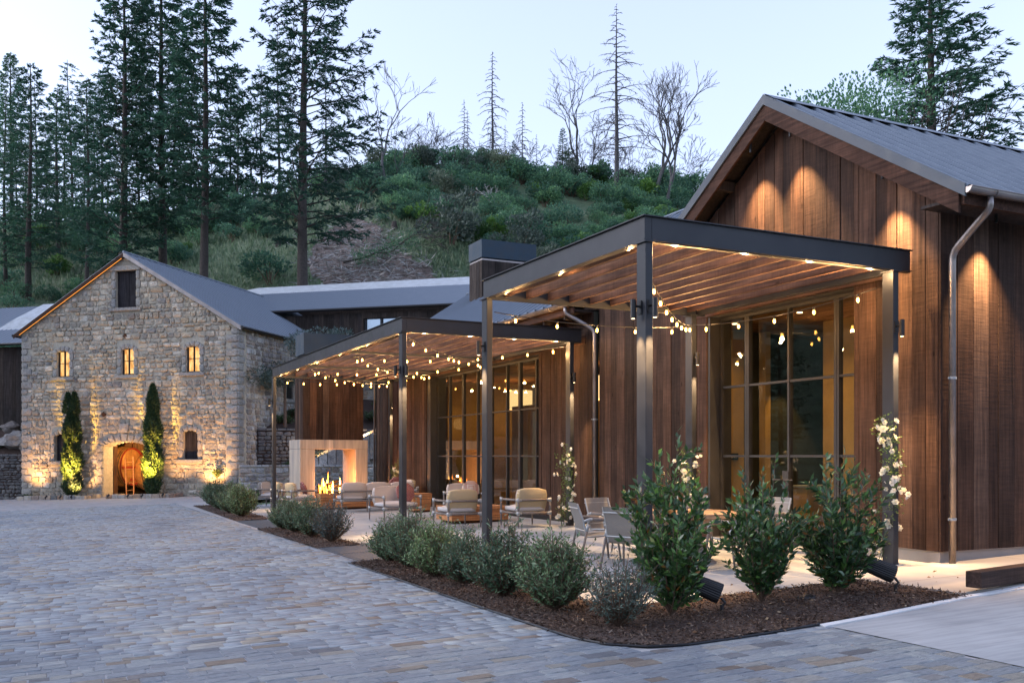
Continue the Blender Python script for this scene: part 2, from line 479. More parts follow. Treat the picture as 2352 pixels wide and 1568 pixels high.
M['bulb'] = mat_emit('warm_bulb', (1, .46, .085), 9)
M['puck'] = mat_emit('warm_led', (1, .60, .23), 12)
M['lens'] = mat_emit('warm_lens', (1, .66, .32), 8)
M['winglow'] = mat_emit('window_room_glow', (1, .50, .17), .75)
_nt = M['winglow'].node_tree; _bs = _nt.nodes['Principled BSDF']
_n = noise_out(_nt, coords(_nt, (3, 1, 1.2)), 2.2, 3); _r = ramp(_nt, [(.35, (.55, .22, .05)), (.5, (1, .52, .18)), (.65, (1, .66, .32))]); _nt.links.new(_n, _r.inputs[0]); _nt.links.new(_r.outputs[0], _bs.inputs['Emission Color'])  # uneven room light put into the emission colour
M['shade'] = mat_emit('lit_drum_shade', (1, .66, .28), .7)
M['flame'] = mat_emit('flame', (1, .27, .03), 5)
M['flame_core'] = mat_emit('flame_core', (1, .48, .09), 12)
M['ember'] = mat_emit('ember', (1, .2, .03), 2.5)
M['char'] = mat_plain('charred_log', (.02, .014, .012), .9, 0, 9, .5, .9)
# fabric stripes for armchair backs
def mat_stripe(name, a, b, sc, axis=0, rough=.9):
    m, nt, bs = mat_new(name)
    tc = nt.nodes.new('ShaderNodeTexCoord'); sx = nt.nodes.new('ShaderNodeSeparateXYZ')
    nt.links.new(tc.outputs['Object'], sx.inputs[0])
    mm = N(nt, 'Math', operation='MULTIPLY'); mm.inputs[1].default_value = sc; nt.links.new(sx.outputs[axis], mm.inputs[0])
    sn = N(nt, 'Math', operation='SINE'); nt.links.new(mm.outputs[0], sn.inputs[0])
    r = ramp(nt, [(.35, a), (.65, b)]); nt.links.new(sn.outputs[0], r.inputs[0])
    nt.links.new(r.outputs[0], bs.inputs['Base Color']); bs.inputs['Roughness'].default_value = rough
    bump(nt, bs, sn.outputs[0], .3, .004)
    return m
M['stripe'] = mat_stripe('ochre_stripe_fabric', (.36, .28, .15), (.48, .42, .32), 300)
def mat_check(name):
    m, nt, bs = mat_new(name)
    v = coords(nt, (1, 1, 1), jitter=False)
    rot = nt.nodes.new('ShaderNodeMapping'); rot.inputs['Rotation'].default_value = (0, PI / 4, 0)
    nt.links.new(v, rot.inputs[0])
    ck = N(nt, 'TexBrick'); ck.inputs['Scale'].default_value = 16
    ck.inputs['Color1'].default_value = (.16, .03, .035, 1); ck.inputs['Color2'].default_value = (.20, .045, .045, 1); ck.inputs['Mortar'].default_value = (.38, .24, .23, 1)
    ck.inputs['Mortar Size'].default_value = .03
    sw = nt.nodes.new('ShaderNodeSeparateXYZ'); cb = nt.nodes.new('ShaderNodeCombineXYZ')
    nt.links.new(rot.outputs[0], sw.inputs[0]); nt.links.new(sw.outputs[0], cb.inputs[0]); nt.links.new(sw.outputs[2], cb.inputs[1])
    nt.links.new(cb.outputs[0], ck.inputs['Vector'])
    nt.links.new(ck.outputs['Color'], bs.inputs['Base Color']); bs.inputs['Roughness'].default_value = .9
    return m
M['red_weave'] = mat_check('red_lattice_weave')
# streaked travertine for the fireplace
m, nt, bs = mat_new('streaked_travertine')
v = coords(nt, (7, 7, .5), jitter=False); n = noise_out(nt, v, 1.4, 5, .6)
r = ramp(nt, [(.3, (.20, .20, .215)), (.45, (.36, .31, .26)), (.6, (.45, .38, .31)), (.75, (.55, .50, .45))]); nt.links.new(n, r.inputs[0])
nt.links.new(r.outputs[0], bs.inputs['Base Color']); bs.inputs['Roughness'].default_value = .6
bump(nt, bs, n, .1, .01)
M['travertine'] = m
# hillside soil / grass
m, nt, bs = mat_new('hillside')
v = coords(nt, (1, 1, 1), jitter=False)
n1 = noise_out(nt, v, .09, 6, .6); n2 = noise_out(nt, v, .9, 6, .7)
r1 = ramp(nt, [(.35, (.07, .12, .06)), (.5, (.13, .18, .10)), (.62, (.18, .21, .13)), (.75, (.16, .13, .11))]); nt.links.new(n1, r1.inputs[0])
r2 = ramp(nt, [(.3, (.5, .5, .5)), (.7, (1.3, 1.3, 1.3))]); nt.links.new(n2, r2.inputs[0])
c = mixc(nt, r1.outputs[0], r2.outputs[0], .8, 'MULTIPLY'); nt.links.new(c, bs.inputs['Base Color'])
bs.inputs['Roughness'].default_value = 1; bump(nt, bs, n2, 1.0, .3)
M['hill'] = m
M['soil'] = mat_plain('bare_soil', (.15, .115, .10), 1, 0, 2.5, .35, .8)
# driveway concrete with broom streaks
m, nt, bs = mat_new('broomed_concrete')
v = coords(nt, (.5, 6, 1), jitter=False); n = noise_out(nt, v, 2.2, 6, .65)
v3 = coords(nt, (1, 1, 1), jitter=False); n3 = noise_out(nt, v3, .8, 4, .6)
r = ramp(nt, [(.35, (.28, .295, .31)), (.55, (.345, .36, .375)), (.8, (.38, .395, .41))]); nt.links.new(n, r.inputs[0])
r3 = ramp(nt, [(.35, (.85, .85, .85)), (.65, (1.08, 1.08, 1.08))]); nt.links.new(n3, r3.inputs[0])
c = mixc(nt, r.outputs[0], r3.outputs[0], 1, 'MULTIPLY')
nt.links.new(c, bs.inputs['Base Color']); bs.inputs['Roughness'].default_value = .8; bump(nt, bs, n, .15, .01)
M['drive'] = m
# ------------------------------------------------------------------ terrain
_ridge_px = [(-600, 470), (-300, 480), (0, 505), (200, 500), (330, 490), (470, 465), (560, 440), (640, 425), (700, 415), (850, 388), (930, 372), (1100, 362), (1300, 378), (1450, 398), (1560, 425), (1640, 450), (1800, 500), (2352, 585), (3200, 700)]
_az = [math.atan((x - CXP) / FPX) for x, y in _ridge_px]
_te = [(HYP - y) / FPX * math.cos(a) for (x, y), a in zip(_ridge_px, _az)]
AZ = np.array([-3.14, -2.3, -1.9, -1.1] + _az + [1.2, 2.0, 3.14])
TE = np.array([.02, .05, .20, .24] + _te + [.10, .03, .02])
R0, R1 = 58.0, 125.0
def terr_np(X, Y):
    xc = RX * X + RY * Y; zc = FX * X + FY * Y
    r = np.sqrt(xc * xc + zc * zc); az = np.arctan2(xc, zc)
    te = np.interp(az, AZ, TE)
    base = .028 * (np.clip(X, -25, 16) - 10.5) - .007 * (np.clip(Y, -15, 56) - 9.5) - .16
    H = 1.5 + te * R1
    u = (r - R0) / (R1 - R0)
    s = np.where(u < 0, 0, np.where(u < 1, .82 * u + .18 * u * u * (3 - 2 * u), 1 - .10 * (u - 1)))
    s = np.maximum(s, .1 * (u > 1))
    amp = np.clip(u * 3, 0, 1)
    nz = (np.sin(X * .11 + 1.3) * np.cos(Y * .09 + .4) * 1.0 + np.sin(X * .31 + Y * .23) * .35 + np.sin(X * .71 - Y * .57 + 2) * .14) * amp
    # the bank behind the patio, between the cellar and the long timber house
    sx, sy = X - 7.9, Y - 45.1
    dd = sx * .6544 + sy * .7564; ww = sx * .7564 - sy * .6544
    bank = np.clip((dd - 4) * .42, 0, 4.2) * np.clip((ww + 3) / 4, 0, 1) * np.clip((24 - ww) / 6, 0, 1)
    return base + H * s + nz + bank * np.clip(1 - u * 2, 0, 1)
def terr(X, Y):
    return float(terr_np(np.array([X], float), np.array([Y], float))[0])
def hit(px, py, rmin=60.0, rmax=170.0):
    """the point of the terrain seen in direction (px, py)"""
    d = px - CXP
    dx, dy, dz = (d * RX + FPX * FX) / FPX, (d * RY + FPX * FY) / FPX, (HYP - py) / FPX
    zz = np.arange(rmin, rmax, .5)
    h = terr_np(dx * zz, dy * zz) - (1.5 + dz * zz)
    k = np.argmax(h > 0)
    if h[k] <= 0: return None
    Z = zz[k]
    return (dx * Z, dy * Z, float(terr_np(np.array([dx * Z]), np.array([dy * Z]))[0]), Z)
def at(px, Z, dz=0):
    d = (px - CXP) / FPX * Z
    X, Y = c2w(d, Z)
    return (X, Y, terr(X, Y) + dz)

ax = np.concatenate([[-900, -500, -320, -240], np.arange(-180, 226, 2.5), [260, 330, 520, 900]])
ay = np.concatenate([[-900, -400, -200, -120], np.arange(-70, 236, 2.5), [260, 330, 520, 900]])
gx, gy = np.meshgrid(ax, ay)
gz = terr_np(gx.ravel(), gy.ravel())
nx_, ny_ = len(ax), len(ay)
ii, jj = np.meshgrid(np.arange(nx_ - 1), np.arange(ny_ - 1))
a0 = (jj * nx_ + ii).ravel()
link('hill', np_mesh('hill', np.stack([gx.ravel(), gy.ravel(), gz], 1), np.stack([a0, a0 + 1, a0 + nx_ + 1, a0 + nx_], 1), M['hill'], smooth=True))['kind'] = 'structure'

def sheet(name, pts, dz, mat, parent=None, thick=0.0, kind='structure'):
    """flat polygon on the sloping court"""
    mb = MB()
    top = [(x, y, G(x, y) + dz) for x, y in pts]
    if thick:
        mb.prism([(x, y, z - thick) for x, y, z in top], (0, 0, thick))
    else:
        mb.poly(top, [tuple(range(len(top)))])
    o = mb.build(name, mat, parent)
    if kind and not parent: o['kind'] = kind
    return o

# court paving: joint bed, pavers near, brick-pattern material beyond
m, nt, bs = mat_new('distant_paving')
tc = nt.nodes.new('ShaderNodeTexCoord')
bk = N(nt, 'TexBrick'); bk.inputs['Scale'].default_value = 1.0
bk.inputs['Brick Width'].default_value = .25; bk.inputs['Row Height'].default_value = .145
bk.inputs['Mortar Size'].default_value = .008; bk.offset = .37
bk.inputs['Color1'].default_value = (.22, .23, .255, 1); bk.inputs['Color2'].default_value = (.31, .31, .33, 1); bk.inputs['Mortar'].default_value = (.3, .3, .3, 1)
nt.links.new(tc.outputs['Object'], bk.inputs['Vector'])
n = noise_out(nt, tc.outputs['Object'], 3.0, 5, .7)
r = ramp(nt, [(.3, (.75, .75, .75)), (.7, (1.2, 1.18, 1.15))]); nt.links.new(n, r.inputs[0])
c = mixc(nt, bk.outputs['Color'], r.outputs[0], 1, 'MULTIPLY'); nt.links.new(c, bs.inputs['Base Color'])
bs.inputs['Roughness'].default_value = .8; bump(nt, bs, n, .5, .03)
M['far_paving'] = m
YB = 40.0
court = sheet('court_paving', [(-26, -6), (6.55, -6), (6.55, 6.9), (9.2, 6.9), (9.2, 9), (6.0, 9), (6.0, YB), (-26, YB)], -.007, M['joint'])
sheet('court_paving_far', [(-26, YB), (9, YB), (9, 44), (7.9, 45.3), (-1.2, 53.2), (-26, 56)], -.004, M['far_paving'])

bed_outline = [(4.3, 14.75), (4.28, 11), (4.27, 8.3), (4.28, 7.5), (4.38, 7.08), (4.62, 6.79), (4.95, 6.67), (5.4, 6.66), (6.0, 6.69), (6.52, 6.74), (7.26, 6.83), (8.25, 6.95), (8.98, 7.04), (9.02, 8.62), (5.5, 8.62), (5.5, 14.75)]
bed2 = [(4.5, 17.5), (5.4, 17.5), (5.4, 23.2), (4.5, 23.2)]
bed3 = [(4.6, 26.6), (5.6, 26.6), (5.8, 36.8), (4.8, 36.8)]
def inside(p, poly):
    x, y = p; c = False; j = len(poly) - 1
    for i in range(len(poly)):
        xi, yi = poly[i]; xj, yj = poly[j]
        if (yi > y) != (yj > y) and x < (xj - xi) * (y - yi) / (yj - yi) + xi: c = not c
        j = i
    return c

def paver_unit():
    b = .0
    v = [(-.5, -.5, -.04), (.5, -.5, -.04), (.5, .5, -.04), (-.5, .5, -.04),
         (-.5, -.5, -.006), (.5, -.5, -.006), (.5, .5, -.006), (-.5, .5, -.006),
         (-.475, -.45, 0), (.48, -.46, 0.001), (.47, .45, -.001), (-.48, .46, 0.0005)]
    f = [(0, 1, 5, 4), (1, 2, 6, 5), (2, 3, 7, 6), (3, 0, 4, 7), (4, 5, 9, 8), (5, 6, 10, 9), (6, 7, 11, 10), (7, 4, 8, 11), (8, 9, 10, 11)]
    return v, f
pv, pf = paver_unit()
pme = bpy.data.meshes.new('paver'); pme.from_pydata(pv, [], pf); pme.materials.append(M['paver'])
rects = []
y = -1.0
while y < YB:
    h = rnd.choice([.12, .13, .14, .15, .16, .18])
    x = -8 + rnd.random() * .3
    xe = 6.55 if y + h < 6.85 else 4.5
    while x < xe:
        w = rnd.uniform(.13, .36)
        if x + w > xe: w = xe - x
        if w > .06: rects.append((x, x + w, y, y + h))
        x += w
    y += h
rects = [q for q in rects if not any(inside(((q[0] + q[1]) / 2, (q[2] + q[3]) / 2), b) and inside((q[0], q[3]), b) for b in (bed_outline, bed2, bed3))]
def in_view(X, Y, m=60):
    xc, zc = w2c(X, Y)
    if zc < 6: return False
    px = CXP + FPX * xc / zc; py = HYP + FPX * (1.5 - G(X, Y)) / zc
    return -m < px < 2352 + m and py < 1568 + m
rects.sort(key=lambda q: (not in_view((q[0] + q[1]) / 2, (q[2] + q[3]) / 2, 0), w2c((q[0] + q[1]) / 2, (q[2] + q[3]) / 2)[1] - (q[1] - q[0]) * 2))
tiltX, tiltY = -math.atan(.007), -math.atan(.028)
for q in rects[:300]:
    cx, cy = (q[0] + q[1]) / 2, (q[2] + q[3]) / 2
    link('paver', pme, None, court, (cx, cy, G(cx, cy) + rnd.uniform(-.003, .003)), (tiltX + rnd.gauss(0, .008), tiltY + rnd.gauss(0, .006), rnd.gauss(0, .004)),
         (q[1] - q[0] - rnd.uniform(.005, .011), q[3] - q[2] - rnd.uniform(.002, .007), 1))
R = np.array(rects[300:])
R = R[R[:, 3] > 1]
pva = np.array(pv); pfa = [np.array(f) for f in pf]
n = len(R)
cx = (R[:, 0] + R[:, 1]) / 2; cy = (R[:, 2] + R[:, 3]) / 2
sx = R[:, 1] - R[:, 0] - rng.uniform(.005, .011, n); sy = R[:, 3] - R[:, 2] - rng.uniform(.002, .007, n)
V = np.zeros((n, 12, 3))
V[:, :, 0] = cx[:, None] + pva[None, :, 0] * sx[:, None]
V[:, :, 1] = cy[:, None] + pva[None, :, 1] * sy[:, None]
V[:, :, 2] = .028 * (V[:, :, 0] - 10.5) - .007 * (V[:, :, 1] - 9.5) + pva[None, :, 2] + rng.uniform(-.003, .003, n)[:, None] \
    + (pva[None, :, 0] * rng.normal(0, .003, n)[:, None]) + (pva[None, :, 1] * rng.normal(0, .002, n)[:, None])
Fq = (np.arange(n)[:, None, None] * 12 + np.array(pf)[None]).reshape(-1, 4)
o = link('paver_field', np_mesh('paver_field', V.reshape(-1, 3), Fq, M['paver'], np.repeat(rng.random(n), 9)), None, court)
o['kind'] = 'stuff'

# driveway, kerb strip, apron
sheet('driveway', [(6.55, -6), (60, -6), (60, 7.2), (10, 7.06), (8.9, 6.98), (8.25, 6.88), (7.26, 6.73), (6.56, 6.62)], 0.0, M['drive'])
st = [(6.5, 6.64), (7.26, 6.73), (8.25, 6.88), (8.9, 6.99), (10, 7.07), (14, 7.12), (60, 7.3)]
sheet('kerb_strip', st + [(60, 7.42), (14, 7.24), (10, 7.19), (8.9, 7.09), (8.25, 6.97), (7.26, 6.82), (6.52, 6.735)], .012, M['white_strip'], thick=.1)
apron = sheet('concrete_apron', [(9.03, 7.2), (12.2, 7.3), (12.2, 9.2), (9.03, 9.2)], .016, M['concrete_pale'], thick=.2)
sheet('concrete_walk', [(12.21, 7.3), (60, 7.5), (60, 9.2), (12.21, 9.2)], .016, M['concrete_pale'], thick=.2)

# patio of limestone tiles
patio = sheet('patio', [(5.42, 8.66), (11.35, 8.66), (11.35, 35.5), (5.42, 35.5)], -.012, M['joint'], thick=.12)
tile_me = {}
def tile_mesh():
    if 't' not in tile_me:
        v = [(-.5, -.5, -.03), (.5, -.5, -.03), (.5, .5, -.03), (-.5, .5, -.03), (-.5, -.5, -.003), (.5, -.5, -.003), (.5, .5, -.003), (-.5, .5, -.003), (-.496, -.496, 0), (.496, -.496, 0), (.496, .496, 0), (-.496, .496, 0)]
        me = bpy.data.meshes.new('tile'); me.from_pydata(v, [], pf); me.materials.append(M['limestone']); tile_me['t'] = me
    return tile_me['t']
y = 8.66; row = 0
while y < 35:
    h = .62
    x = 5.42 - (row % 3) * .37
    while x < 11.3:
        x0, x1 = max(x, 5.42), min(x + 1.1, 11.3)
        if x1 - x0 > .05:
            cx, cy = (x0 + x1) / 2, y + h / 2
            link('tile', tile_mesh(), None, patio, (cx, cy, G(cx, cy) + .004 + rnd.uniform(-.001, .001)), (tiltX, tiltY, 0), (x1 - x0 - .006, h - .006, 1))
        x += 1.1
    y += h; row += 1
mb = MB(); mb.poly([(5.4, 8.6, G(5.4, 8.6) - .08), (9.05, 8.6, G(9.05, 8.6) - .08), (9.05, 8.645, G(9.05, 8.6) - .08), (5.4, 8.645, G(5.4, 8.6) - .08),
                    (5.4, 8.6, G(5.4, 8.6) + .012), (9.05, 8.6, G(9.05, 8.6) + .012), (9.05, 8.645, G(9.05, 8.6) + .012), (5.4, 8.645, G(5.4, 8.6) + .012)],
                   [(0, 3, 2, 1), (4, 5, 6, 7), (0, 1, 5, 4), (1, 2, 6, 5), (2, 3, 7, 6), (3, 0, 4, 7)])
tag(mb.build('steel_edging', M['black_metal']), 'thin dark steel edging along the near edge of the pale patio', 'edging')

# planting beds with bark mulch
def bed(name, outline, nchips, label):
    # mulch surface as a fine bumpy grid clipped to the outline
    xs = [p[0] for p in outline]; ys = [p[1] for p in outline]
    st = .07
    gx = np.arange(min(xs), max(xs) + st, st); gy = np.arange(min(ys), max(ys) + st, st)
    XX, YY = np.meshgrid(gx, gy)
    ok = np.array([inside((a, b), outline) for a, b in zip(XX.ravel(), YY.ravel())]).reshape(XX.shape)
    Z = .028 * (XX - 10.5) - .007 * (YY - 9.5) + .012 + .012 * np.sin(XX * 5 + 1) * np.cos(YY * 4) + rng.uniform(-.008, .012, XX.shape)
    nx = len(gx)
    a = np.arange(XX.size).reshape(XX.shape)
    sel = ok[:-1, :-1] & ok[:-1, 1:] & ok[1:, :-1] & ok[1:, 1:]
    F = np.stack([a[:-1, :-1][sel], a[:-1, 1:][sel], a[1:, 1:][sel], a[1:, :-1][sel]], 1)
    root = link(name, np_mesh(name, np.stack([XX.ravel(), YY.ravel(), Z.ravel()], 1), F, M['mulch'], smooth=False))
    root['kind'] = 'structure'
    mb = MB()
    top = [(x, y, G(x, y)) for x, y in outline]
    mb.poly([(x, y, z + .006) for x, y, z in top], [tuple(range(len(top)))])
    mb.build('bed_base', M['mulch'], root)
    pts = []
    while len(pts) < nchips:
        p = (rnd.uniform(min(xs), max(xs)), rnd.uniform(min(ys), max(ys)))
        if inside(p, outline): pts.append(p)
    P = np.array(pts)
    P3 = np.column_stack([P[:, 0], P[:, 1], .028 * (P[:, 0] - 10.5) - .007 * (P[:, 1] - 9.5) + rng.uniform(.012, .04, len(P))])
    D = rdir(len(P)); D[:, 2] *= .35; D = unit(D)
    v, f, t = leaf_arrays(P3, D, rng.uniform(.015, .065, len(P)), rng.uniform(.003, .009, len(P)), .3)
    c = link('mulch_chips', np_mesh('mulch_chips', v, f, M['chip'], t))
    tag(c, None, None, None, 'stuff')
    return root
bed('planting_bed', bed_outline, 26000, '')
bed('planting_bed', bed2, 3500, '')
bed('planting_bed', bed3, 2500, '')
mb = MB()
for i in range(len(bed_outline) - 4):
    a, b = bed_outline[i], bed_outline[i + 1]
    if a[0] > 6.5: continue
    mb.tube([(a[0], a[1], G(*a) + .012), (b[0], b[1], G(*b) + .012)], .012, 5)
tag(mb.build('bed_edging', M['black_metal']), 'low dark edging curving round the mulch bed beside the pavers', 'edging')

# drain grates between the beds: slatted frames
def grate(x0, x1, y0, y1, label):
    t = thing('drain_grate', label, 'grate', ((x0 + x1) / 2, (y0 + y1) / 2, G((x0 + x1) / 2, (y0 + y1) / 2)), group='slotted grates between the olive beds')
    mb = MB()
    zz = lambda x, y: G(x, y) + .012
    def bar(xa, xb, ya, yb, h=.012):
        mb.poly([(xa, ya, zz(xa, ya) - h), (xb, ya, zz(xb, ya) - h), (xb, yb, zz(xb, yb) - h), (xa, yb, zz(xa, yb) - h), (xa, ya, zz(xa, ya)), (xb, ya, zz(xb, ya)), (xb, yb, zz(xb, yb)), (xa, yb, zz(xa, yb))],
                [(0, 3, 2, 1), (4, 5, 6, 7), (0, 1, 5, 4), (1, 2, 6, 5), (2, 3, 7, 6), (3, 0, 4, 7)])
    bar(x0, x1, y0, y0 + .04); bar(x0, x1, y1 - .04, y1); bar(x0, x0 + .04, y0 + .041, y1 - .041); bar(x1 - .04, x1, y0 + .041, y1 - .041)
    mb.build('grate_frame', M['trim'], t, world=True)
    sl = MB(); k = 0
    x = x0 + .07
    while x < x1 - .06:
        mb = MB(); bar(x, x + .036, y0 + .042, y1 - .042); mb.build('slat', M['trim'], t, world=True)
        x += .052
    return t
def grate_fix(x0, x1, y0, y1, label): return grate(x0, x1, y0, y1, label)
grate_fix(4.52, 5.38, 14.8, 16.1, 'slotted metal grate at the far end of the near mulch bed')
grate_fix(4.52, 5.38, 16.15, 17.45, 'slotted metal grate at the near end of the second olive bed')
grate_fix(4.6, 5.38, 23.3, 26.5, 'slotted metal grate between second and farthest olive beds')
sheet('gravel_strip', [(4.3, 14.76), (5.42, 14.76), (5.42, 17.5), (4.3, 17.5)], -.008, M['mulch'])
sheet('gravel_strip', [(4.45, 23.2), (5.42, 23.2), (5.42, 26.6), (4.45, 26.6)], -.008, M['joint'])

# dropped leaves on the bed edge, apron and patio
LP = []
for i in range(150):
    x, y = (rnd.uniform(4.4, 9.0), rnd.uniform(6.8, 8.6)) if i < 70 else (rnd.uniform(8.6, 10.4), rnd.uniform(7.0, 8.8)) if i < 105 else (rnd.uniform(5.5, 10.8), rnd.uniform(8.7, 20))
    LP.append((x, y, G(x, y) + (.045 if i < 70 else .024)))
LP = np.array(LP); D = rdir(len(LP)); D[:, 2] *= .15
v, f, t = leaf_arrays(LP, unit(D), rng.uniform(.025, .055, len(LP)), rng.uniform(.009, .016, len(LP)), .4)
M['dryleaf'] = mat_leaf('dry_leaf', [(0, (.22, .11, .05)), (.6, (.34, .20, .10)), (1, (.42, .32, .2))], .7, .2)
tag(link('dropped_leaves', np_mesh('dropped_leaves', v, f, M['dryleaf'], t)), 'dry leaves dropped on the mulch, apron and patio', 'leaves', None, 'stuff')
# ------------------------------------------------------------------ wall building helpers
def spans(a, b, z0, ztop, holes):
    """free height ranges of the strip a..b"""
    zs = [(z0, ztop)]
    for h in holes:
        if h[0] < b - 1e-4 and h[1] > a + 1e-4:
            new = []
            for lo, hi in zs:
                if h[2] > lo: new.append((lo, min(hi, h[2])))
                if h[3] < hi: new.append((max(lo, h[3]), hi))
            zs = [q for q in new if q[1] - q[0] > .02]
    return zs
def plank_wall(parent, P, a0, a1, z0, topf, holes, mat, w=(.14, .3), name='plank', thick=.025, gap=.007, vary=.016, seed=1):
    """P(a, depth, z) -> world point, depth outward"""
    r = random.Random(seed)
    edges = sorted({a0, a1, *[h for q in holes for h in q[:2] if a0 < h < a1]})
    back = MB()
    for e0, e1 in zip(edges[:-1], edges[1:]):
        a = e0
        while a < e1 - .01:
            b = min(e1, a + r.uniform(*w))
            if e1 - b < .08: b = e1
            top = max(topf(a), topf(b))
            for lo, hi in spans(a, b, z0, top, holes):
                ta, tb = (topf(a + gap), topf(b - gap)) if hi == top else (hi, hi)
                if min(ta, tb) <= lo + .02: ta, tb = max(ta, lo + .03), max(tb, lo + .03)
                d1 = thick + r.uniform(0, vary)
                mb = MB()
                ring = [(a + gap / 2, lo), (b - gap / 2, lo), (b - gap / 2, tb), (a + gap / 2, ta)]
                vs = [P(x, 0.0, z) for x, z in ring] + [P(x, d1 - .003, z) for x, z in ring] + \
                     [P(x + (.003 if k in (0, 3) else -.003), d1, z) for k, (x, z) in enumerate(ring)]
                mb.poly(vs, [(0, 1, 2, 3)] + [(i, 4 + i, 4 + (i + 1) % 4, (i + 1) % 4) for i in range(4)] + [(4 + i, 8 + i, 8 + (i + 1) % 4, 4 + (i + 1) % 4) for i in range(4)] + [(8, 11, 10, 9)])
                mb.build(name, mat, parent, world=True)
                back.poly([P(a, 0.001, lo), P(b, 0.001, lo), P(b, 0.001, tb), P(a, 0.001, ta), P(a, -.12, lo), P(b, -.12, lo), P(b, -.12, tb), P(a, -.12, ta)],
                          [(0, 1, 2, 3), (4, 7, 6, 5), (0, 4, 5, 1), (1, 5, 6, 2), (2, 6, 7, 3), (3, 7, 4, 0)])
            a = b
    back.build('wall_backing', M['room_dark'], parent, world=True)
def rib_roof(parent, E, along, up, name='roof', pitch=.3, h=.028, mat=None, thick=.03, minor=True):
    E, along, up = Vector(E), Vector(along), Vector(up)
    L = along.length; al = along.normalized(); n = al.cross(up).normalized()
    if n.z < 0: n = -n
    vs = []; k = max(1, int(L / pitch)); p = L / k
    prof = []
    for i in range(k):
        x = i * p
        prof += [(x, 0), (x + .03, h), (x + .06, h), (x + .09, 0)]
        if minor: prof += [(x + p * .5, 0), (x + p * .5 + .015, h * .35), (x + p * .5 + .03, 0)]
    prof.append((L, 0))
    for x, z in prof:
        vs += [E + al * x + n * z, E + al * x + n * z + up, ]
    m_ = len(prof)
    fs = [(2 * i, 2 * i + 2, 2 * i + 3, 2 * i + 1) for i in range(m_ - 1)]
    mb = MB(); mb.poly(vs, fs)
    a, b, c, d = E, E + along, E + along + up, E + up
    mb.poly([q - n * .001 for q in (a, b, c, d)] + [q - n * thick for q in (a, b, c, d)], [(0, 1, 5, 4), (1, 2, 6, 5), (2, 3, 7, 6), (3, 0, 4, 7), (4, 5, 6, 7)])
    return mb.build(name, mat or M['roof'], parent, world=True)
def half_gutter(parent, A, B, r=.07, name='gutter', brackets=0):
    A, B = Vector(A), Vector(B); t = (B - A).normalized(); s = t.cross(Vector((0, 0, 1)))
    mb = MB(); k = 9
    ring = [(math.cos(PI + PI * i / (k - 1)), math.sin(PI + PI * i / (k - 1))) for i in range(k)]
    o = [A + s * c * r + Vector((0, 0, q * r)) for c, q in ring] + [B + s * c * r + Vector((0, 0, q * r)) for c, q in ring]
    i_ = [A + s * c * (r - .006) + Vector((0, 0, q * (r - .006))) for c, q in ring] + [B + s * c * (r - .006) + Vector((0, 0, q * (r - .006))) for c, q in ring]
    mb.poly(o, [(j, j + 1, k + j + 1, k + j) for j in range(k - 1)] + [tuple(range(k))])
    mb.poly(i_, [(j, k + j, k + j + 1, j + 1) for j in range(k - 1)])
    mb.tube([A + s * -r, B + s * -r], .009, 6); mb.tube([A + s * r, B + s * r], .009, 6)
    g = mb.build(name, M['gutter'], parent, world=True, smooth=False)
    for j in range(brackets):
        p = A + (B - A) * ((j + .5) / brackets)
        mb = MB(); mb.tube([p + s * c * (r + .006) + Vector((0, 0, q * (r + .006))) for c, q in ring], .008, 5)
        b = mb.build('bracket', M['gutter'], parent, world=True)
    return g
def downpipe(parent, pts, r=.045, clamps=()):
    mb = MB()
    P = [Vector(p) for p in pts]
    sm = [P[0]]
    for i in range(1, len(P) - 1):
        a = (P[i - 1] - P[i]); b = (P[i + 1] - P[i])
        l = min(.12, a.length * .4, b.length * .4)
        q0, q1 = P[i] + a.normalized() * l, P[i] + b.normalized() * l
        for t in (0, .33, .67, 1): sm.append((q0 * (1 - t) ** 2 + P[i] * 2 * t * (1 - t) + q1 * t * t))
    sm.append(P[-1])
    mb.tube(sm, r, 14)
    o = mb.build('downpipe', M['gutter'], parent, world=True, smooth=True)
    for z in clamps:
        x, y = P[-1].x, P[-1].y
        mb = MB(); mb.tube([(x, y, z), (x, y, z + .035)], r + .007, 14); mb.box(x - r - .035, x + r + .035, y - .006, y + .006, z + .004, z + .03)
        mb.build('pipe_clamp', M['joint_white'], parent, world=True)
    return o

# ------------------------------------------------------------------ near timber house with the gable
XW = 11.0
for x_, y0_, y1_ in ((10.2, 7.25, 9.1), ):
    pass
mbj = MB(); zj = lambda x, y: G(x, y) + .0175
mbj.poly([(9.05, 8.12, zj(9.05, 8.12)), (12.2, 8.12, zj(12.2, 8.12)), (12.2, 8.128, zj(12.2, 8.12)), (9.05, 8.128, zj(9.05, 8.12))], [(0, 1, 2, 3)])
mbj.poly([(10.95, 7.3, zj(10.95, 7.3)), (10.958, 7.3, zj(10.95, 7.3)), (10.958, 9.0, zj(10.95, 9)), (10.95, 9.0, zj(10.95, 9))], [(0, 1, 2, 3)])
tag(mbj.build('control_joint', M['black_metal'], apron), None)
house = thing('timber_house', 'gabled house of reclaimed brown boards with metal roof and tall lit glazing', 'house', (11, 12.17, 0))
PF = lambda a, d, z: (XW - d, a, z)                      # front face looks to -X
RY0, RZ, PT = 12.17, 7.08, .64
gab = lambda y: (RZ - PT * abs(y - RY0)) if y < 15.25 else 4.9
hole_r = (10.62, 14.2, -.2, 4.07)
plank_wall(house, PF, 9.1, 12.17, .19, gab, [hole_r], M['board'], seed=3, w=(.17, .33))
plank_wall(house, PF, 12.17, 18.02, .0, gab, [hole_r], M['board'], seed=4, w=(.17, .33))
PS = lambda a, d, z: (a, 9.1 - d, z)
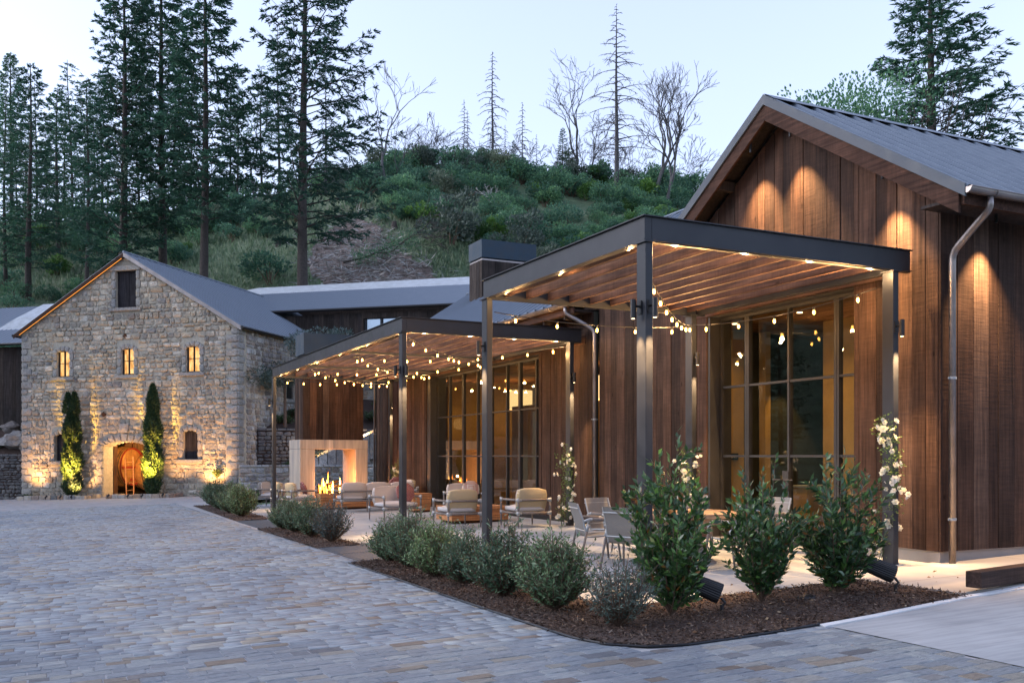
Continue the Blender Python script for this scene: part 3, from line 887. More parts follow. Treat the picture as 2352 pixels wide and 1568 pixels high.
plank_wall(house, PS, XW + .0, 22.0, .19, lambda a: 4.98, [], M['board'], seed=5, w=(.2, .36))
mb = MB(); mb.box(XW - .012, XW + .3, 9.09, 10.6, -.3, .18); mb.box(XW + .301, 22, 9.09, 9.4, -.3, .18); mb.build('plinth', M['concrete'], house, world=True)
mb = MB(); mb.box(XW - .035, XW, 9.065, 10.6, .181, .189); mb.box(XW + .001, 22, 9.065, 9.1, .181, .189); mb.build('flashing', M['gutter'], house, world=True)
mb = MB(); mb.box(XW - .03, XW + .0, 9.06, 9.095, .19, 5.0); mb.build('corner_board', M['board'], house, world=True)
mb = MB(); mb.box(XW - .05, XW - .026, 9.9, 14.75, 4.08, 4.3); mb.build('header_board', M['fascia'], house, world=True)
# roof: slopes, barge trim, timber fascia, soffit
XE = 10.58
ez = lambda y: 7.40 - PT * abs(y - RY0)
for s in (-1, 1):
    ye = RY0 + s * 3.82
    rib_roof(house, (XE, ye, ez(ye)), (12.5, 0, 0), (0, -s * 3.82, PT * 3.82), pitch=.42, h=.04, minor=False)
    def rake(x0, x1, zt, zb, name, mat, y_end=3.82):
        mb = MB(); ya, yb = RY0, RY0 + s * y_end
        mb.poly([(x0, ya, ez(ya) + zt), (x0, yb, ez(yb) + zt), (x0, yb, ez(yb) + zb), (x0, ya, ez(ya) + zb), (x1, ya, ez(ya) + zt), (x1, yb, ez(yb) + zt), (x1, yb, ez(yb) + zb), (x1, ya, ez(ya) + zb)],
                [(0, 1, 2, 3), (4, 7, 6, 5), (0, 4, 5, 1), (1, 5, 6, 2), (2, 6, 7, 3), (3, 7, 4, 0)])
        return mb.build(name, mat, house, world=True)
    rake(XE - .03, XE - .001, .045, -.12, 'barge_trim', M['trim'])
    rake(XE + .004, XE + .045, -.10, -.38, 'fascia', M['fascia'], 3.7)
    rake(XE + .05, XW + .05, -.10, -.16, 'soffit', M['board_dark'], 3.7)
    for u in (1.3, 2.6):      # outlooker beams under the gable overhang
        yy = RY0 + s * u
        mb = MB(); mb.box(XE + .06, XW, yy - .06, yy + .06, ez(yy) - .36, ez(yy) - .2); mb.build('outlooker', M['board_dark'], house, world=True)
mb = MB(); mb.tube([(XE - .02, RY0, 7.425), (23, RY0, 7.425)], .035, 8); mb.poly([(XE, RY0 - .24, 7.31), (23, RY0 - .24, 7.31), (23, RY0, 7.462), (XE, RY0, 7.462), (23, RY0 + .24, 7.31), (XE, RY0 + .24, 7.31)], [(0, 1, 2, 3), (3, 2, 4, 5)]); mb.build('ridge_cap', M['roof'], house, world=True)
mb = MB(); mb.box(XE + .05, 22.5, 8.42, 8.47, 4.76, 4.95); mb.build('eave_fascia', M['fascia'], house, world=True)
mb = MB(); mb.box(XE + .05, 22.5, 8.48, 9.1, 4.84, 4.88); mb.build('eave_soffit', M['board_dark'], house, world=True)
half_gutter(house, (XE - .02, 8.33, 4.95), (22.8, 8.33, 4.95), .075, brackets=12)
downpipe(house, [(11.0, 8.33, 4.87), (11.0, 8.33, 4.72), (11.1, 8.98, 4.28), (11.1, 8.98, .02)], .047, clamps=(2.55, .62))
mb = MB(); mb.poly([(11, 15.3, 4.93), (18, 15.3, 4.93), (18, 18.3, 4.93), (11, 18.3, 4.93)], [(0, 1, 2, 3)]); mb.build('link_roof', M['roof'], house, world=True)
mb = MB(); mb.box(22, 22.1, 9.2, 15.1, 0, 5); mb.box(11.4, 22, 15.9, 16.0, 0, 4.9); mb.build('rear_wall', M['room_dark'], house, world=True)

def glazing(parent, ys, thick_at, zs, X=11.27, door=None, name='window'):
    w = thing(name, None, None, (0, 0, 0)); w.parent = parent; w.location = -Vector(parent.location)
    y0, y1 = min(ys), max(ys)
    mb = MB(); mb.box(X - .05, X + .05, y0 - .05, y0, zs[0], zs[-1]); mb.box(X - .05, X + .05, y1, y1 + .05, zs[0], zs[-1]); mb.box(X - .05, X + .05, y0 - .05, y1 + .05, zs[-1], zs[-1] + .05); mb.box(X - .05, X + .05, y0 - .05, y1 + .05, zs[0] - .06, zs[0])
    mb.build('frame', M['frame'], w)
    ys = sorted(ys)
    for y in ys[1:-1]:
        h = .055 if y in thick_at else .022
        mb = MB(); mb.box(X - .045, X + .045, y - h, y + h, zs[0] + .001, zs[-1] - .001)
        if y in thick_at: mb.box(X - .05, X + .05, y - .006, y + .006, zs[0] + .001, zs[-1] - .001)
        mb.build('mullion', M['frame'], w)
    for ya, yb in zip(ys[:-1], ys[1:]):
        for k, (za, zb) in enumerate(zip(zs[:-1], zs[1:])):
            if k: 
                mb = MB(); mb.box(X - .035, X + .035, ya + .024, yb - .024, za - .02, za + .02); mb.build('transom', M['frame'], w)
            if door and k == 0:
                mb = MB(); mb.box(X - .03, X + .03, ya + .024, yb - .024, za + .001, za + .26); mb.build('kick_plate', M['frame'], w)
            mb = MB(); mb.box(X - .004, X + .004, ya + .01, yb - .01, za + .005, zb - .005); mb.build('pane', M['glass'], w)
    return w
win = glazing(house, [10.62, 11.23, 12.32, 13.38, 14.08], (11.23, 13.38), [.06, 1.5, 2.77, 4.0], door=True, name='glazed_doors')
mb = MB(); mb.box(11.0, 11.5, 14.14, 14.2, 0, 4.06); mb.box(11.0, 11.5, 10.55, 10.6, 0, 4.06); mb.box(11.0, 11.5, 10.55, 14.2, 4.052, 4.07); mb.build('reveal', M['frame'], house, world=True)
mb = MB(); mb.box(11.16, 11.2, 12.25, 12.39, .95, 1.25); mb.tube([(11.14, 12.28, 1.1), (11.1, 12.28, 1.1), (11.1, 12.08, 1.1)], .012, 6); mb.tube([(11.14, 12.36, 1.1), (11.1, 12.36, 1.1), (11.1, 12.56, 1.1)], .012, 6); mb.build('door_handle', M['frame'], house, world=True)
# the room behind
mb = MB(); mb.box(11.35, 18, 9.2, 15.8, -.1, .02); mb.build('room_floor', M['concrete'], house, world=True)
mb = MB(); mb.box(11.33, 18, 9.15, 15.9, 4.12, 4.2); mb.build('room_ceiling', M['ceiling'], house, world=True)
mb = MB(); mb.box(13.5, 13.6, 9.2, 13.85, .02, 4.11); mb.box(11.34, 13.1, 15.7, 15.8, .02, 4.11); mb.box(13.5, 13.64, 15.5, 15.69, .02, 4.11); mb.box(11.35, 13.49, 9.16, 9.2, .02, 4.11); mb.build('plaster_wall', M['plaster'], house, world=True)
mb = MB(); mb.box(13.101, 15.6, 15.72, 15.8, .02, 4.11); mb.box(15.6, 15.7, 9.2, 15.8, .02, 4.11); mb.build('dark_panel', M['room_dark'], house, world=True)
mb = MB(); mb.box(13.7, 14.9, 14.5, 15.1, .02, .86); mb.build('counter', M['plaster'], house, world=True)
mb = MB(); mb.box(13.65, 14.95, 14.45, 15.15, .861, .9); mb.build('counter_top', M['limestone'], house, world=True)
mb = MB(); mb.box(12.7, 12.92, 15.66, 15.69, 1.42, 1.56); sign = mb.build('exit_sign', M['black_metal'], house, world=True)
fc = bpy.data.curves.new('exit_letters', 'FONT'); fc.body = 'EXIT'; fc.size = .085; fc.extrude = .002; fc.align_x = 'CENTER'; fc.align_y = 'CENTER'; fc.materials.append(M['white'])
fo_ = bpy.data.objects.new('exit_letters', fc); COL.objects.link(fo_); bpy.context.view_layer.update(); fm_ = bpy.data.meshes.new_from_object(fo_.evaluated_get(bpy.context.evaluated_depsgraph_get())); bpy.data.objects.remove(fo_)
fo = bpy.data.objects.new('exit_letters', fm_); COL.objects.link(fo); fo.parent = sign; fo.location = Vector((12.81, 15.655, 1.49)) - Vector(house.location); fo.rotation_euler = (PI / 2, 0, 0)
for n_, (x, y, z) in (('switch_plate', (13.49, 12.9, 1.25)), ('switch_plate', (13.49, 11.2, 1.25))):
    mb = MB(); mb.box(x - .012, x, y - .04, y + .04, z - .07, z + .07); mb.build(n_, M['black'], house, world=True)
for x, y in ((12.2, 14.9), (12.3, 13.2), (12.3, 11.6), (12.3, 10.2)):
    mb = MB(); mb.tube([(x, y, 4.112), (x, y, 4.119)], .05, 12); mb.build('downlight', M['lens'], house, world=True)
    lamp('room_light', 'SPOT', Vector((x, y, 4.05)) - Vector(house.location), 9, (1, .58, .20), house, .05, tuple(Vector((x + .2, y, 0)) - Vector(house.location)), 130, 1)
lamp('room_light', 'SPOT', Vector((14.0, 15.0, 3.9)) - Vector(house.location), 16, (1, .58, .20), house, .03, tuple(Vector((14.2, 15.4, 0)) - Vector(house.location)), 55, .3)
# gable spotlights under the soffit and one under the side eave
def soffit_spot(x, y, z, tx, ty, e=170, ang=74):
    mb = MB(); mb.tube([(x, y, z + .16), (x, y, z)], .022, 8); mb.build('soffit_light', M['black_metal'], house, world=True)
    lamp('soffit_beam', 'SPOT', Vector((x, y, z - .02)) - Vector(house.location), e, (1, .60, .27), house, .02, tuple(Vector((tx, ty, z - 3)) - Vector(house.location)), ang, .9)
soffit_spot(10.68, 12.63, 6.64, 10.64, 12.63)
soffit_spot(10.68, 11.68, 6.62, 10.64, 11.68)
soffit_spot(10.68, 9.80, 5.45, 10.64, 9.80)
soffit_spot(11.75, 8.80, 4.72, 11.75, 8.86, 140)

# ------------------------------------------------------------------ middle tasting house with long glazing
mid = thing('tasting_house', 'long low timber house with wide dark glazing behind the far pergola', 'house', (11, 26, 0))
hole_m = (20.9, 28.75, -.4, 4.03)
plank_wall(mid, PF, 18.3, 34.0, -.15, lambda y: 4.78, [hole_m], M['board'], seed=8, w=(.17, .33))
mb = MB(); mb.box(XW - .045, XW - .026, 18.6, 31.3, 4.05, 4.28); mb.build('header_board', M['fascia'], mid, world=True)
mb = MB(); mb.box(XW - .05, XW - .03, 18.2, 34.02, -.3, .05); mb.build('plinth', M['black_metal'], mid, world=True)
ME = (10.4, 4.95)
rib_roof(mid, (ME[0], 18.25, ME[1]), (0, 16.0, 0), (4.4, 0, 2.9), pitch=.42, h=.04, minor=False)
rib_roof(mid, (19.2, 18.25, ME[1]), (0, 16.0, 0), (-4.4, 0, 2.9), pitch=.6)
mb = MB(); mb.tube([(14.8, 18.2, 7.87), (14.8, 34.3, 7.87)], .05, 6); mb.build('ridge_cap', M['roof'], mid, world=True)
mb = MB(); mb.box(10.46, 10.5, 18.3, 34.2, 4.68, 4.92); mb.build('eave_fascia', M['fascia'], mid, world=True)
mb = MB(); mb.box(10.51, 11.0, 18.3, 34.2, 4.72, 4.77); mb.build('eave_soffit', M['board_dark'], mid, world=True)
for k in range(16):
    y = 18.8 + k
    mb = MB(); mb.box(10.52, 11, y - .03, y + .03, 4.6, 4.715); mb.build('rafter_tail', M['board_dark'], mid, world=True)
half_gutter(mid, (10.38, 34.2, 4.9), (10.38, 18.15, 4.9), .075, brackets=8)
downpipe(mid, [(10.38, 18.5, 4.82), (10.38, 18.5, 4.7), (10.9, 18.1, 4.3), (10.9, 18.1, -.06)], .045, clamps=(2.3, .5))
downpipe(mid, [(10.5, 33.9, 4.6), (10.9, 33.96, 4.3), (10.9, 33.96, -.1)], .04, clamps=(2.3,))
mb = MB()
mb.poly([(10.7, 18.3, 4.75), (18.8, 18.3, 4.75), (14.8, 18.3, 7.75)], [(0, 1, 2)]); mb.poly([(10.7, 34.15, 4.75), (18.8, 34.15, 4.75), (14.8, 34.15, 7.75)], [(0, 2, 1)])
mb.box(11.05, 18.8, 33.95, 34.1, -.5, 4.8); mb.box(18.7, 18.8, 18.3, 34.0, -.2, 4.8)
mb.build('end_wall', M['board_dark'], mid, world=True)
win = glazing(mid, [20.98, 21.55, 22.52, 23.3, 24.3, 25.27, 26.34, 27.41, 28.4], (22.52, 26.34), [-.05, 1.5, 2.73, 3.98], name='window_wall')
mb = MB(); mb.box(11.0, 11.6, 28.45, 28.75, -.1, 4.02); mb.build('reveal', M['frame'], mid, world=True)
mb = MB(); mb.box(11.0, 11.5, 20.9, 20.92, -.1, 4.02); mb.build('reveal', M['frame'], mid, world=True)
mb = MB(); mb.box(11.35, 18, 18.4, 33, -.3, -.06); mb.build('room_floor', M['concrete'], mid, world=True)
mb = MB(); mb.box(11.33, 18, 18.4, 33, 4.12, 4.2); mb.build('room_ceiling', M['ceiling'], mid, world=True)
mb = MB(); mb.box(11.5, 18, 30.6, 30.7, -.05, 4.11); mb.box(16.9, 17.0, 26.4, 30.6, -.05, 4.11); mb.build('plaster_wall', M['plaster'], mid, world=True)
mb = MB(); mb.box(17.001, 17.1, 18.4, 26.39, -.05, 4.11); mb.box(13.5, 14.6, 24.2, 27.6, -.05, 3.1); mb.build('dark_panel', M['brownwall'], mid, world=True)
for x, y in ((14.6, 29.2), (14.0, 22.9)):
    mb = MB(); mb.tube([(x, y, 3.1), (x, y, 3.75)], .42, 20, cap=False); sh = mb.build('drum_shade', M['shade'], mid, world=True)
    mb = MB(); mb.tube([(x, y, 3.74), (x, y, 4.12)], .01, 5); mb.build('shade_rod', M['black_metal'], mid, world=True)
lamp('room_light', 'POINT', Vector((14.6, 29.2, 3.0)) - Vector(mid.location), 1.6, (1, .58, .20), mid, .2)
lamp('room_light', 'POINT', Vector((14.0, 22.9, 3.0)) - Vector(mid.location), 1.4, (1, .58, .20), mid, .2)
lamp('room_light', 'POINT', Vector((12.6, 29.9, 2.6)) - Vector(mid.location), .8, (1, .58, .20), mid, .2)

def clad_chimney(root, x0, x1, y0, y1, z0, z1, capz, grow, seed, mat='board', core=True):
    Pn = lambda a, d, z: (a, y0 - d, z)
    Pw = lambda a, d, z: (x0 - d, a, z)
    plank_wall(root, Pn, x0, x1, z0, lambda a: z1, [], M[mat], seed=seed, w=(.2, .3))
    plank_wall(root, Pw, y0 - .025, y1, z0, lambda a: z1, [], M[mat], seed=seed + 1, w=(.12, .22))
    mb = MB(); mb.box(x0 + .13, x1, y0 + .13, y1, z0, z1); mb.build('chimney_core', M['room_dark'], root, world=True)
    mb = MB(); mb.box(x0 - grow + .03, x1 + grow - .03, y0 - grow + .03, y1 + grow - .03, z1, z1 + .06); mb.build('cap_flashing', M['gutter'], root, world=True)
    mb = MB(); mb.box(x0 - grow, x1 + grow, y0 - grow, y1 + grow, z1 + .1, capz); mb.build('chimney_cap', M['capmetal'], root, world=True)
ch = thing('board_chimney', 'board-clad chimney with blue-grey metal cap rising from the middle roof', 'chimney', (14.5, 30, 7))
clad_chimney(ch, 13.5, 15.55, 29.95, 31.0, 6.2, 8.3, 9.02, .04, 21, 'board_dark')

# ------------------------------------------------------------------ outdoor fireplace
fp = thing('outdoor_fireplace', 'freestanding see-through stone fireplace with board-clad chimney and burning gas fire', 'fireplace', (8.85, 32.9, -.25))
FX0, FX1, FY0, FY1 = 7.66, 10.04, 32.05, 33.65
mb = MB(); mb.box(FX0, 8.17, FY0, FY1, -.3, 1.74, ); mb.build('side_pier', M['travertine'], fp, world=True, bevel=.01)
mb = MB(); mb.box(9.6, FX1, FY0, FY1, -.3, 1.74); mb.build('side_pier', M['travertine'], fp, world=True, bevel=.01)
mb = MB(); mb.box(FX0 - .004, FX1 + .004, FY0 - .004, FY1, 1.742, 2.06); mb.build('lintel', M['travertine'], fp, world=True, bevel=.01)
mb = MB(); mb.box(8.17, 9.6, FY0, FY1, -.3, .12); mb.build('hearth', M['travertine'], fp, world=True)
clad_chimney(fp, 7.82, 9.92, 32.2, 33.4, 2.06, 4.9, 5.72, .0, 31, 'board')
mb = MB()
for k in range(60):
    x, y = rnd.uniform(8.3, 9.5), rnd.uniform(32.4, 33.2); s = rnd.uniform(.03, .06)
    mb.tube([(x, y, .12), (x + .02, y, .12 + s)], [s, s * .5], 5)
tag(mb.build('lava_rock', M['char'], fp, world=True), None, None, None, 'stuff')
for (a, b, r_) in (((8.35, 32.6, .25), (9.4, 32.75, .27), .07), ((8.3, 33.0, .27), (9.45, 32.9, .3), .075), ((8.6, 32.5, .38), (9.1, 33.1, .42), .06), ((8.5, 33.0, .42), (9.3, 32.5, .46), .055), ((8.75, 32.55, .52), (9.2, 33.0, .6), .05)):
    mb = MB(); A, B = Vector(a), Vector(b); pts = [A.lerp(B, t) + Vector((rnd.gauss(0, .012), rnd.gauss(0, .012), rnd.gauss(0, .01))) for t in (0, .25, .5, .75, 1)]
    mb.tube(pts, [r_ * rnd.uniform(.8, 1.15) for _ in pts], 8); mb.build('log', M['char'], fp, world=True)
for k in range(20):
    x = 8.36 + 1.08 * rnd.random(); y = rnd.uniform(32.45, 33.05); h = rnd.uniform(.18, .46) * (1.5 - abs(x - 8.9)); r_ = rnd.uniform(.018, .042)
    z = rnd.uniform(.14, .34); lean = rnd.uniform(-.05, .05)
    mb = MB(); mb.tube([(x, y, z), (x + lean * .3, y, z + h * .3), (x + lean, y, z + h * .65), (x + lean * 1.4, y + .02, z + h)], [r_ * .5, r_, r_ * .55, .002], 7)
    mb.build('flame', M['flame_core'] if k % 3 == 0 else M['flame'], fp, world=True, smooth=True)
lamp('fire_light', 'POINT', Vector((8.9, 32.5, .75)) - Vector(fp.location), 5, (1, .30, .07), fp, .03)
lamp('fire_light', 'POINT', Vector((8.9, 31.8, .6)) - Vector(fp.location), 9, (1, .40, .12), fp, .03)

# ------------------------------------------------------------------ stone cellar
SBA = math.atan2(-.6544, .7564)
SBO = Vector((-1.22, 53.03, 0))
cel = thing('stone_cellar', 'old coursed stone winery building with steep grey metal gable roof', 'building', tuple(SBO), SBA)
ex = Vector((.7564, -.6544, 0)); ey = Vector((.6544, .7564, 0))
SW, SE, SR = 12.06, 7.55, 3.56           # width, eave height, roof rise
def sbp(px, py, yl=0.0):
    """local (x, z) on the plane y = yl of the cellar seen at a picture position"""
    d = px - CXP
    D = Vector((d * RX + FPX * FX, d * RY + FPX * FY, HYP - py)) / FPX
    O = Vector((0, 0, 1.5)) - SBO
    t = (yl - O.dot(ey)) / D.dot(ey)
    Pp = O + D * t
    return Pp.dot(ex), Pp.z
def c1(x, y): return sbp(.4395 * x, 517 + .4395 * y)
def rect(xa, ya, xb, yb):
    a, b = c1(xa, ya), c1(xb, yb)
    return (a[0], b[0], b[1], a[1])       # x0, x1, z0, z1
W_loft = rect(606, 240, 713, 427)
W_up = [rect(300, 668, 365, 792), rect(636, 655, 701, 780), rect(974, 642, 1044, 766)]
W_low = [rect(288, 1100, 356, 1232), rect(958, 1082, 1034, 1222)]
def c4(x, y): return sbp(172.3 + .1465 * x, 976 + .1465 * y)
dx0 = c4(445, 360)[0]; dx1 = c4(1135, 360)[0]; dzs = c4(445, 365)[1]; dzt = c4(790, 262)[1]
dzb = -.45
def arch(x): 
    u = (x - (dx0 + dx1) / 2) / ((dx1 - dx0) / 2); u = max(-1, min(1, u))
    return dzs + (dzt - dzs) * math.sqrt(max(0, 1 - u * u)) ** 1.0
holes = [W_loft] + [(w[0], w[1], w[2], w[3] + .11) for w in W_up + W_low]
na = 12
for i in range(na):
    xa, xb = dx0 + (dx1 - dx0) * i / na, dx0 + (dx1 - dx0) * (i + 1) / na
    holes.append((xa, xb, -2, arch((xa + xb) / 2)))
top = lambda x: SE + SR - SR / (SW / 2) * abs(x - SW / 2)
def local_wall(name, mat, parent, y0, y1, holes, x0=0, x1=SW, z0=-.9, topf=top):
    xs = sorted({x0, x1, SW / 2, *[q for h in holes for q in h[:2] if x0 < q < x1]})
    mb = MB()
    for a, b in zip(xs[:-1], xs[1:]):
        if b - a < 1e-3: continue
        T = max(topf(a), topf(b))
        for lo, hi in spans(a, b, z0, T, holes):
            ta, tb = (topf(a), topf(b)) if hi == T else (hi, hi)
            mb.poly([(a, y0, lo), (b, y0, lo), (b, y0, tb), (a, y0, ta), (a, y1, lo), (b, y1, lo), (b, y1, tb), (a, y1, ta)],
                    [(0, 1, 2, 3), (4, 7, 6, 5), (0, 4, 5, 1), (1, 5, 6, 2), (2, 6, 7, 3), (3, 7, 4, 0)])
    return mb.build(name, mat, parent)
local_wall('wall', M['mortar'], cel, 0, .7, holes)
SD = 18.0
side_hole = None
mb = MB(); mb.box(SW - .7, SW, .701, SD, -1, SE); mb.box(0, .7, .701, SD, -1, SE); mb.box(.701, SW - .701, SD - .7, SD, -1, SE + 3.4)
mb.build('wall', M['mortar'], cel)

def stone_poly(mb, quad, to3, proud, r, tone=None, rough=.012):
    """quad: 4 (u, z) corners ccw; to3(u, depth, z) -> point"""
    pts = []
    for i in range(4):
        p0, p, p1 = quad[i - 1], quad[i], quad[(i + 1) % 4]
        for q in (p0, p1):
            l = math.hypot(q[0] - p[0], q[1] - p[1]) + 1e-6
            c = r.uniform(.03, .075)
            f = min(.4, c / l)
            pts.append((p[0] + (q[0] - p[0]) * f + r.gauss(0, rough * .5), p[1] + (q[1] - p[1]) * f + r.gauss(0, rough * .5)))
    cx = sum(p[0] for p in pts) / 8; cz = sum(p[1] for p in pts) / 8
    vs = [to3(u, -.01, z) for u, z in pts]
    vs += [to3(cx + (u - cx) * .9, proud * .85 + r.gauss(0, rough), cz + (z - cz) * .88) for u, z in pts]
    vs += [to3(cx + r.gauss(0, .02), proud + r.uniform(0, .025), cz)]
    fs = [(i, (i + 1) % 8, 8 + (i + 1) % 8, 8 + i) for i in range(8)] + [(8 + i, 8 + (i + 1) % 8, 16) for i in range(8)]
    mb.poly(vs, fs, tone if tone is not None else r.random())
def overlap(a, b): return a[0] < b[1] and a[1] > b[0] and a[2] < b[3] and a[3] > b[2]
def coursed(u0, u1, z0, topf, avoid, r, hh=(.15, .33), ww=(.16, .55), joint=.026):
    out = []
    z = z0
    while True:
        h = r.uniform(*hh)
        if z > max(topf(u0), topf(u1), topf((u0 + u1) / 2)) - .05: break
        u = u0
        while u < u1 - .02:
            w = r.uniform(*ww) * (1.0 if r.random() > .12 else 1.35)
            if u + w > u1 - .12: w = u1 - u
            segs = [(u, u + w)]
            zl, zh = z + joint / 2, z + h - joint / 2
            for a in avoid:
                new = []
                for s0, s1 in segs:
                    if overlap((s0, s1, zl, zh), a):
                        if a[0] - s0 > .08: new.append((s0, a[0]))
                        if s1 - a[1] > .08: new.append((a[1], s1))
                    else: new.append((s0, s1))
                segs = new
            for s0, s1 in segs:
                a, b = s0 + joint / 2, s1 - joint / 2
                ta, tb = min(zh, topf(a) - .02), min(zh, topf(b) - .02)
                if ta < zl + .05 and tb < zl + .05: continue
                ta, tb = max(ta, zl + .02), max(tb, zl + .02)
                if h > .3 and r.random() < .16 and ta == zh and tb == zh:     # two thin stones in one course
                    zm = zl + (zh - zl) * r.uniform(.4, .6)
                    out.append([(a, zl), (b, zl), (b, zm - .006), (a, zm - .006)]); out.append([(a, zm + .006), (b, zm + .006), (b, zh), (a, zh)])
                else:
                    j = lambda s=.008: r.gauss(0, s)
                    out.append([(a + j(), zl + j()), (b + j(), zl + j()), (b + j(), tb + j()), (a + j(), ta + j())])
            u += w
        z += h
    return out
def area(q): return abs((q[1][0] - q[0][0]) * (q[2][1] - q[0][1]))
def lay_stones(parent, quads, to3, mat, r, proud=(.02, .06), each=300, name='stone', rest='stonework'):
    quads = sorted(quads, key=lambda q: -area(q))
    for q in quads[:each]:
        mb = MB(); stone_poly(mb, q, to3, r.uniform(*proud), r); mb.build(name, mat, parent)
    if len(quads) > each:
        mb = MB()
        for q in quads[each:]: stone_poly(mb, q, to3, r.uniform(*proud), r)
        mb.build(rest, mat, parent, tones=True, kind='stuff')
r_ = random.Random(5)
avoid = [(W_loft[0] - .2, W_loft[1] + .2, W_loft[2] - .2, W_loft[3] + .28)]
for w in W_up + W_low: avoid.append((w[0] - .24, w[1] + .24, w[2] - .2, w[3] + .34))
avoid.append((dx0 - .02, dx1 + .02, -2, dzs))
for i in range(10):
    xa, xb = dx0 + (dx1 - dx0) * i / 10, dx0 + (dx1 - dx0) * (i + 1) / 10
    avoid.append((xa, xb, -2, arch((xa + xb) / 2) + .42))
quoins = []
z = -.75; k = 0
while z < SE - .1:
    h = .36 if k % 2 else .30
    wl = .62 if k % 2 else .36
    quoins.append(([(0.0, z + .008), (wl, z + .008), (wl, min(z + h, SE) - .008), (0.0, min(z + h, SE) - .008)], k))
    quoins.append(([(SW - wl, z + .008), (SW, z + .008), (SW, min(z + h, SE) - .008), (SW - wl, min(z + h, SE) - .008)], k))
    avoid.append((0, wl + .01, z, z + h)); avoid.append((SW - wl - .01, SW, z, z + h))
    z += h; k += 1
F3 = lambda u, d, z: (u, -d, z)
S3 = lambda u, d, z: (SW + d, u, z)
lay_stones(cel, coursed(0, SW, -.75, top, avoid, r_), F3, M['rubble'], r_, (.015, .09))
lay_stones(cel, coursed(.7, 16, -.75, lambda u: SE - .1, [(4.3, 5.3, 4.3, 6.2)], random.Random(9), hh=(.16, .34), ww=(.16, .5)), S3, M['fieldstone'], r_, each=0, name='stone', rest='side_stonework')
for q, k in quoins:
    mb = MB(); stone_poly(mb, q, F3, .085 if k % 2 else .06, r_, rough=.006)
    if q[1][0] > SW - .1:
        L = .7 - (q[1][0] - q[0][0]) * .4
        stone_poly(mb, [(-.06, q[0][1]), (L, q[0][1]), (L, q[2][1]), (-.06, q[2][1])], S3, .06, r_, rough=.006)
    mb.build('quoin', M['quoin'], cel)
def surround(w, arched=True, sill=True, parent=cel, to3=F3):
    x0, x1, z0, z1 = w
    h = z1 - z0; nb = max(3, int(h / .42))
    for s in (0, 1):
        for i in range(nb):
            wd = .2 if i % 2 else .24
            xa = x0 - wd if s == 0 else x1 + .001
            mb = MB(); stone_poly(mb, [(xa, z0 + h * i / nb + .006), (xa + wd, z0 + h * i / nb + .006), (xa + wd, z0 + h * (i + 1) / nb - .006), (xa, z0 + h * (i + 1) / nb - .006)], to3, .07, r_, rough=.004)
            mb.build('jamb_stone', M['quoin'], parent)
    if arched:
        c = (x0 + x1) / 2; hw = (x1 - x0) / 2; R = (hw * hw + .14 * .14) / (2 * .14)
        a = math.asin(min(1, hw / R)) * 1.25; cz = z1 - R + .08
        for i in range(5):
            a0, a1 = -a + 2 * a * i / 5 + .01, -a + 2 * a * (i + 1) / 5 - .01
            ro = R + .26
            mb = MB(); stone_poly(mb, [(c + R * math.sin(a0), cz + R * math.cos(a0)), (c + R * math.sin(a1), cz + R * math.cos(a1)), (c + ro * math.sin(a1), cz + ro * math.cos(a1)), (c + ro * math.sin(a0), cz + ro * math.cos(a0))], to3, .09, r_, rough=.004)
            mb.build('arch_stone', M['quoin'], parent)
    else:
        mb = MB(); mb.poly([to3(x0 - .24, 0, z1 + .004), to3(x1 + .24, 0, z1 + .004), to3(x1 + .24, 0, z1 + .22), to3(x0 - .24, 0, z1 + .22), to3(x0 - .24, .09, z1 + .004), to3(x1 + .24, .09, z1 + .004), to3(x1 + .24, .09, z1 + .22), to3(x0 - .24, .09, z1 + .22)],
                           [(0, 3, 2, 1), (4, 5, 6, 7), (0, 1, 5, 4), (1, 2, 6, 5), (2, 3, 7, 6), (3, 0, 4, 7)]); mb.build('lintel_stone', M['quoin'], parent)
    if sill:
        a, b = x0 - .3, x1 + .3
        mb = MB(); mb.poly([to3(a, 0, z0 - .19), to3(b, 0, z0 - .19), to3(b, 0, z0 - .006), to3(a, 0, z0 - .006), to3(a, .16, z0 - .17), to3(b, .16, z0 - .17), to3(b, .16, z0 - .03), to3(a, .16, z0 - .03)],
                           [(0, 3, 2, 1), (4, 5, 6, 7), (0, 1, 5, 4), (1, 2, 6, 5), (2, 3, 7, 6), (3, 0, 4, 7)]); mb.build('sill', M['quoin'], parent)
surround(W_loft, False)
for w in W_up + W_low: surround(w)
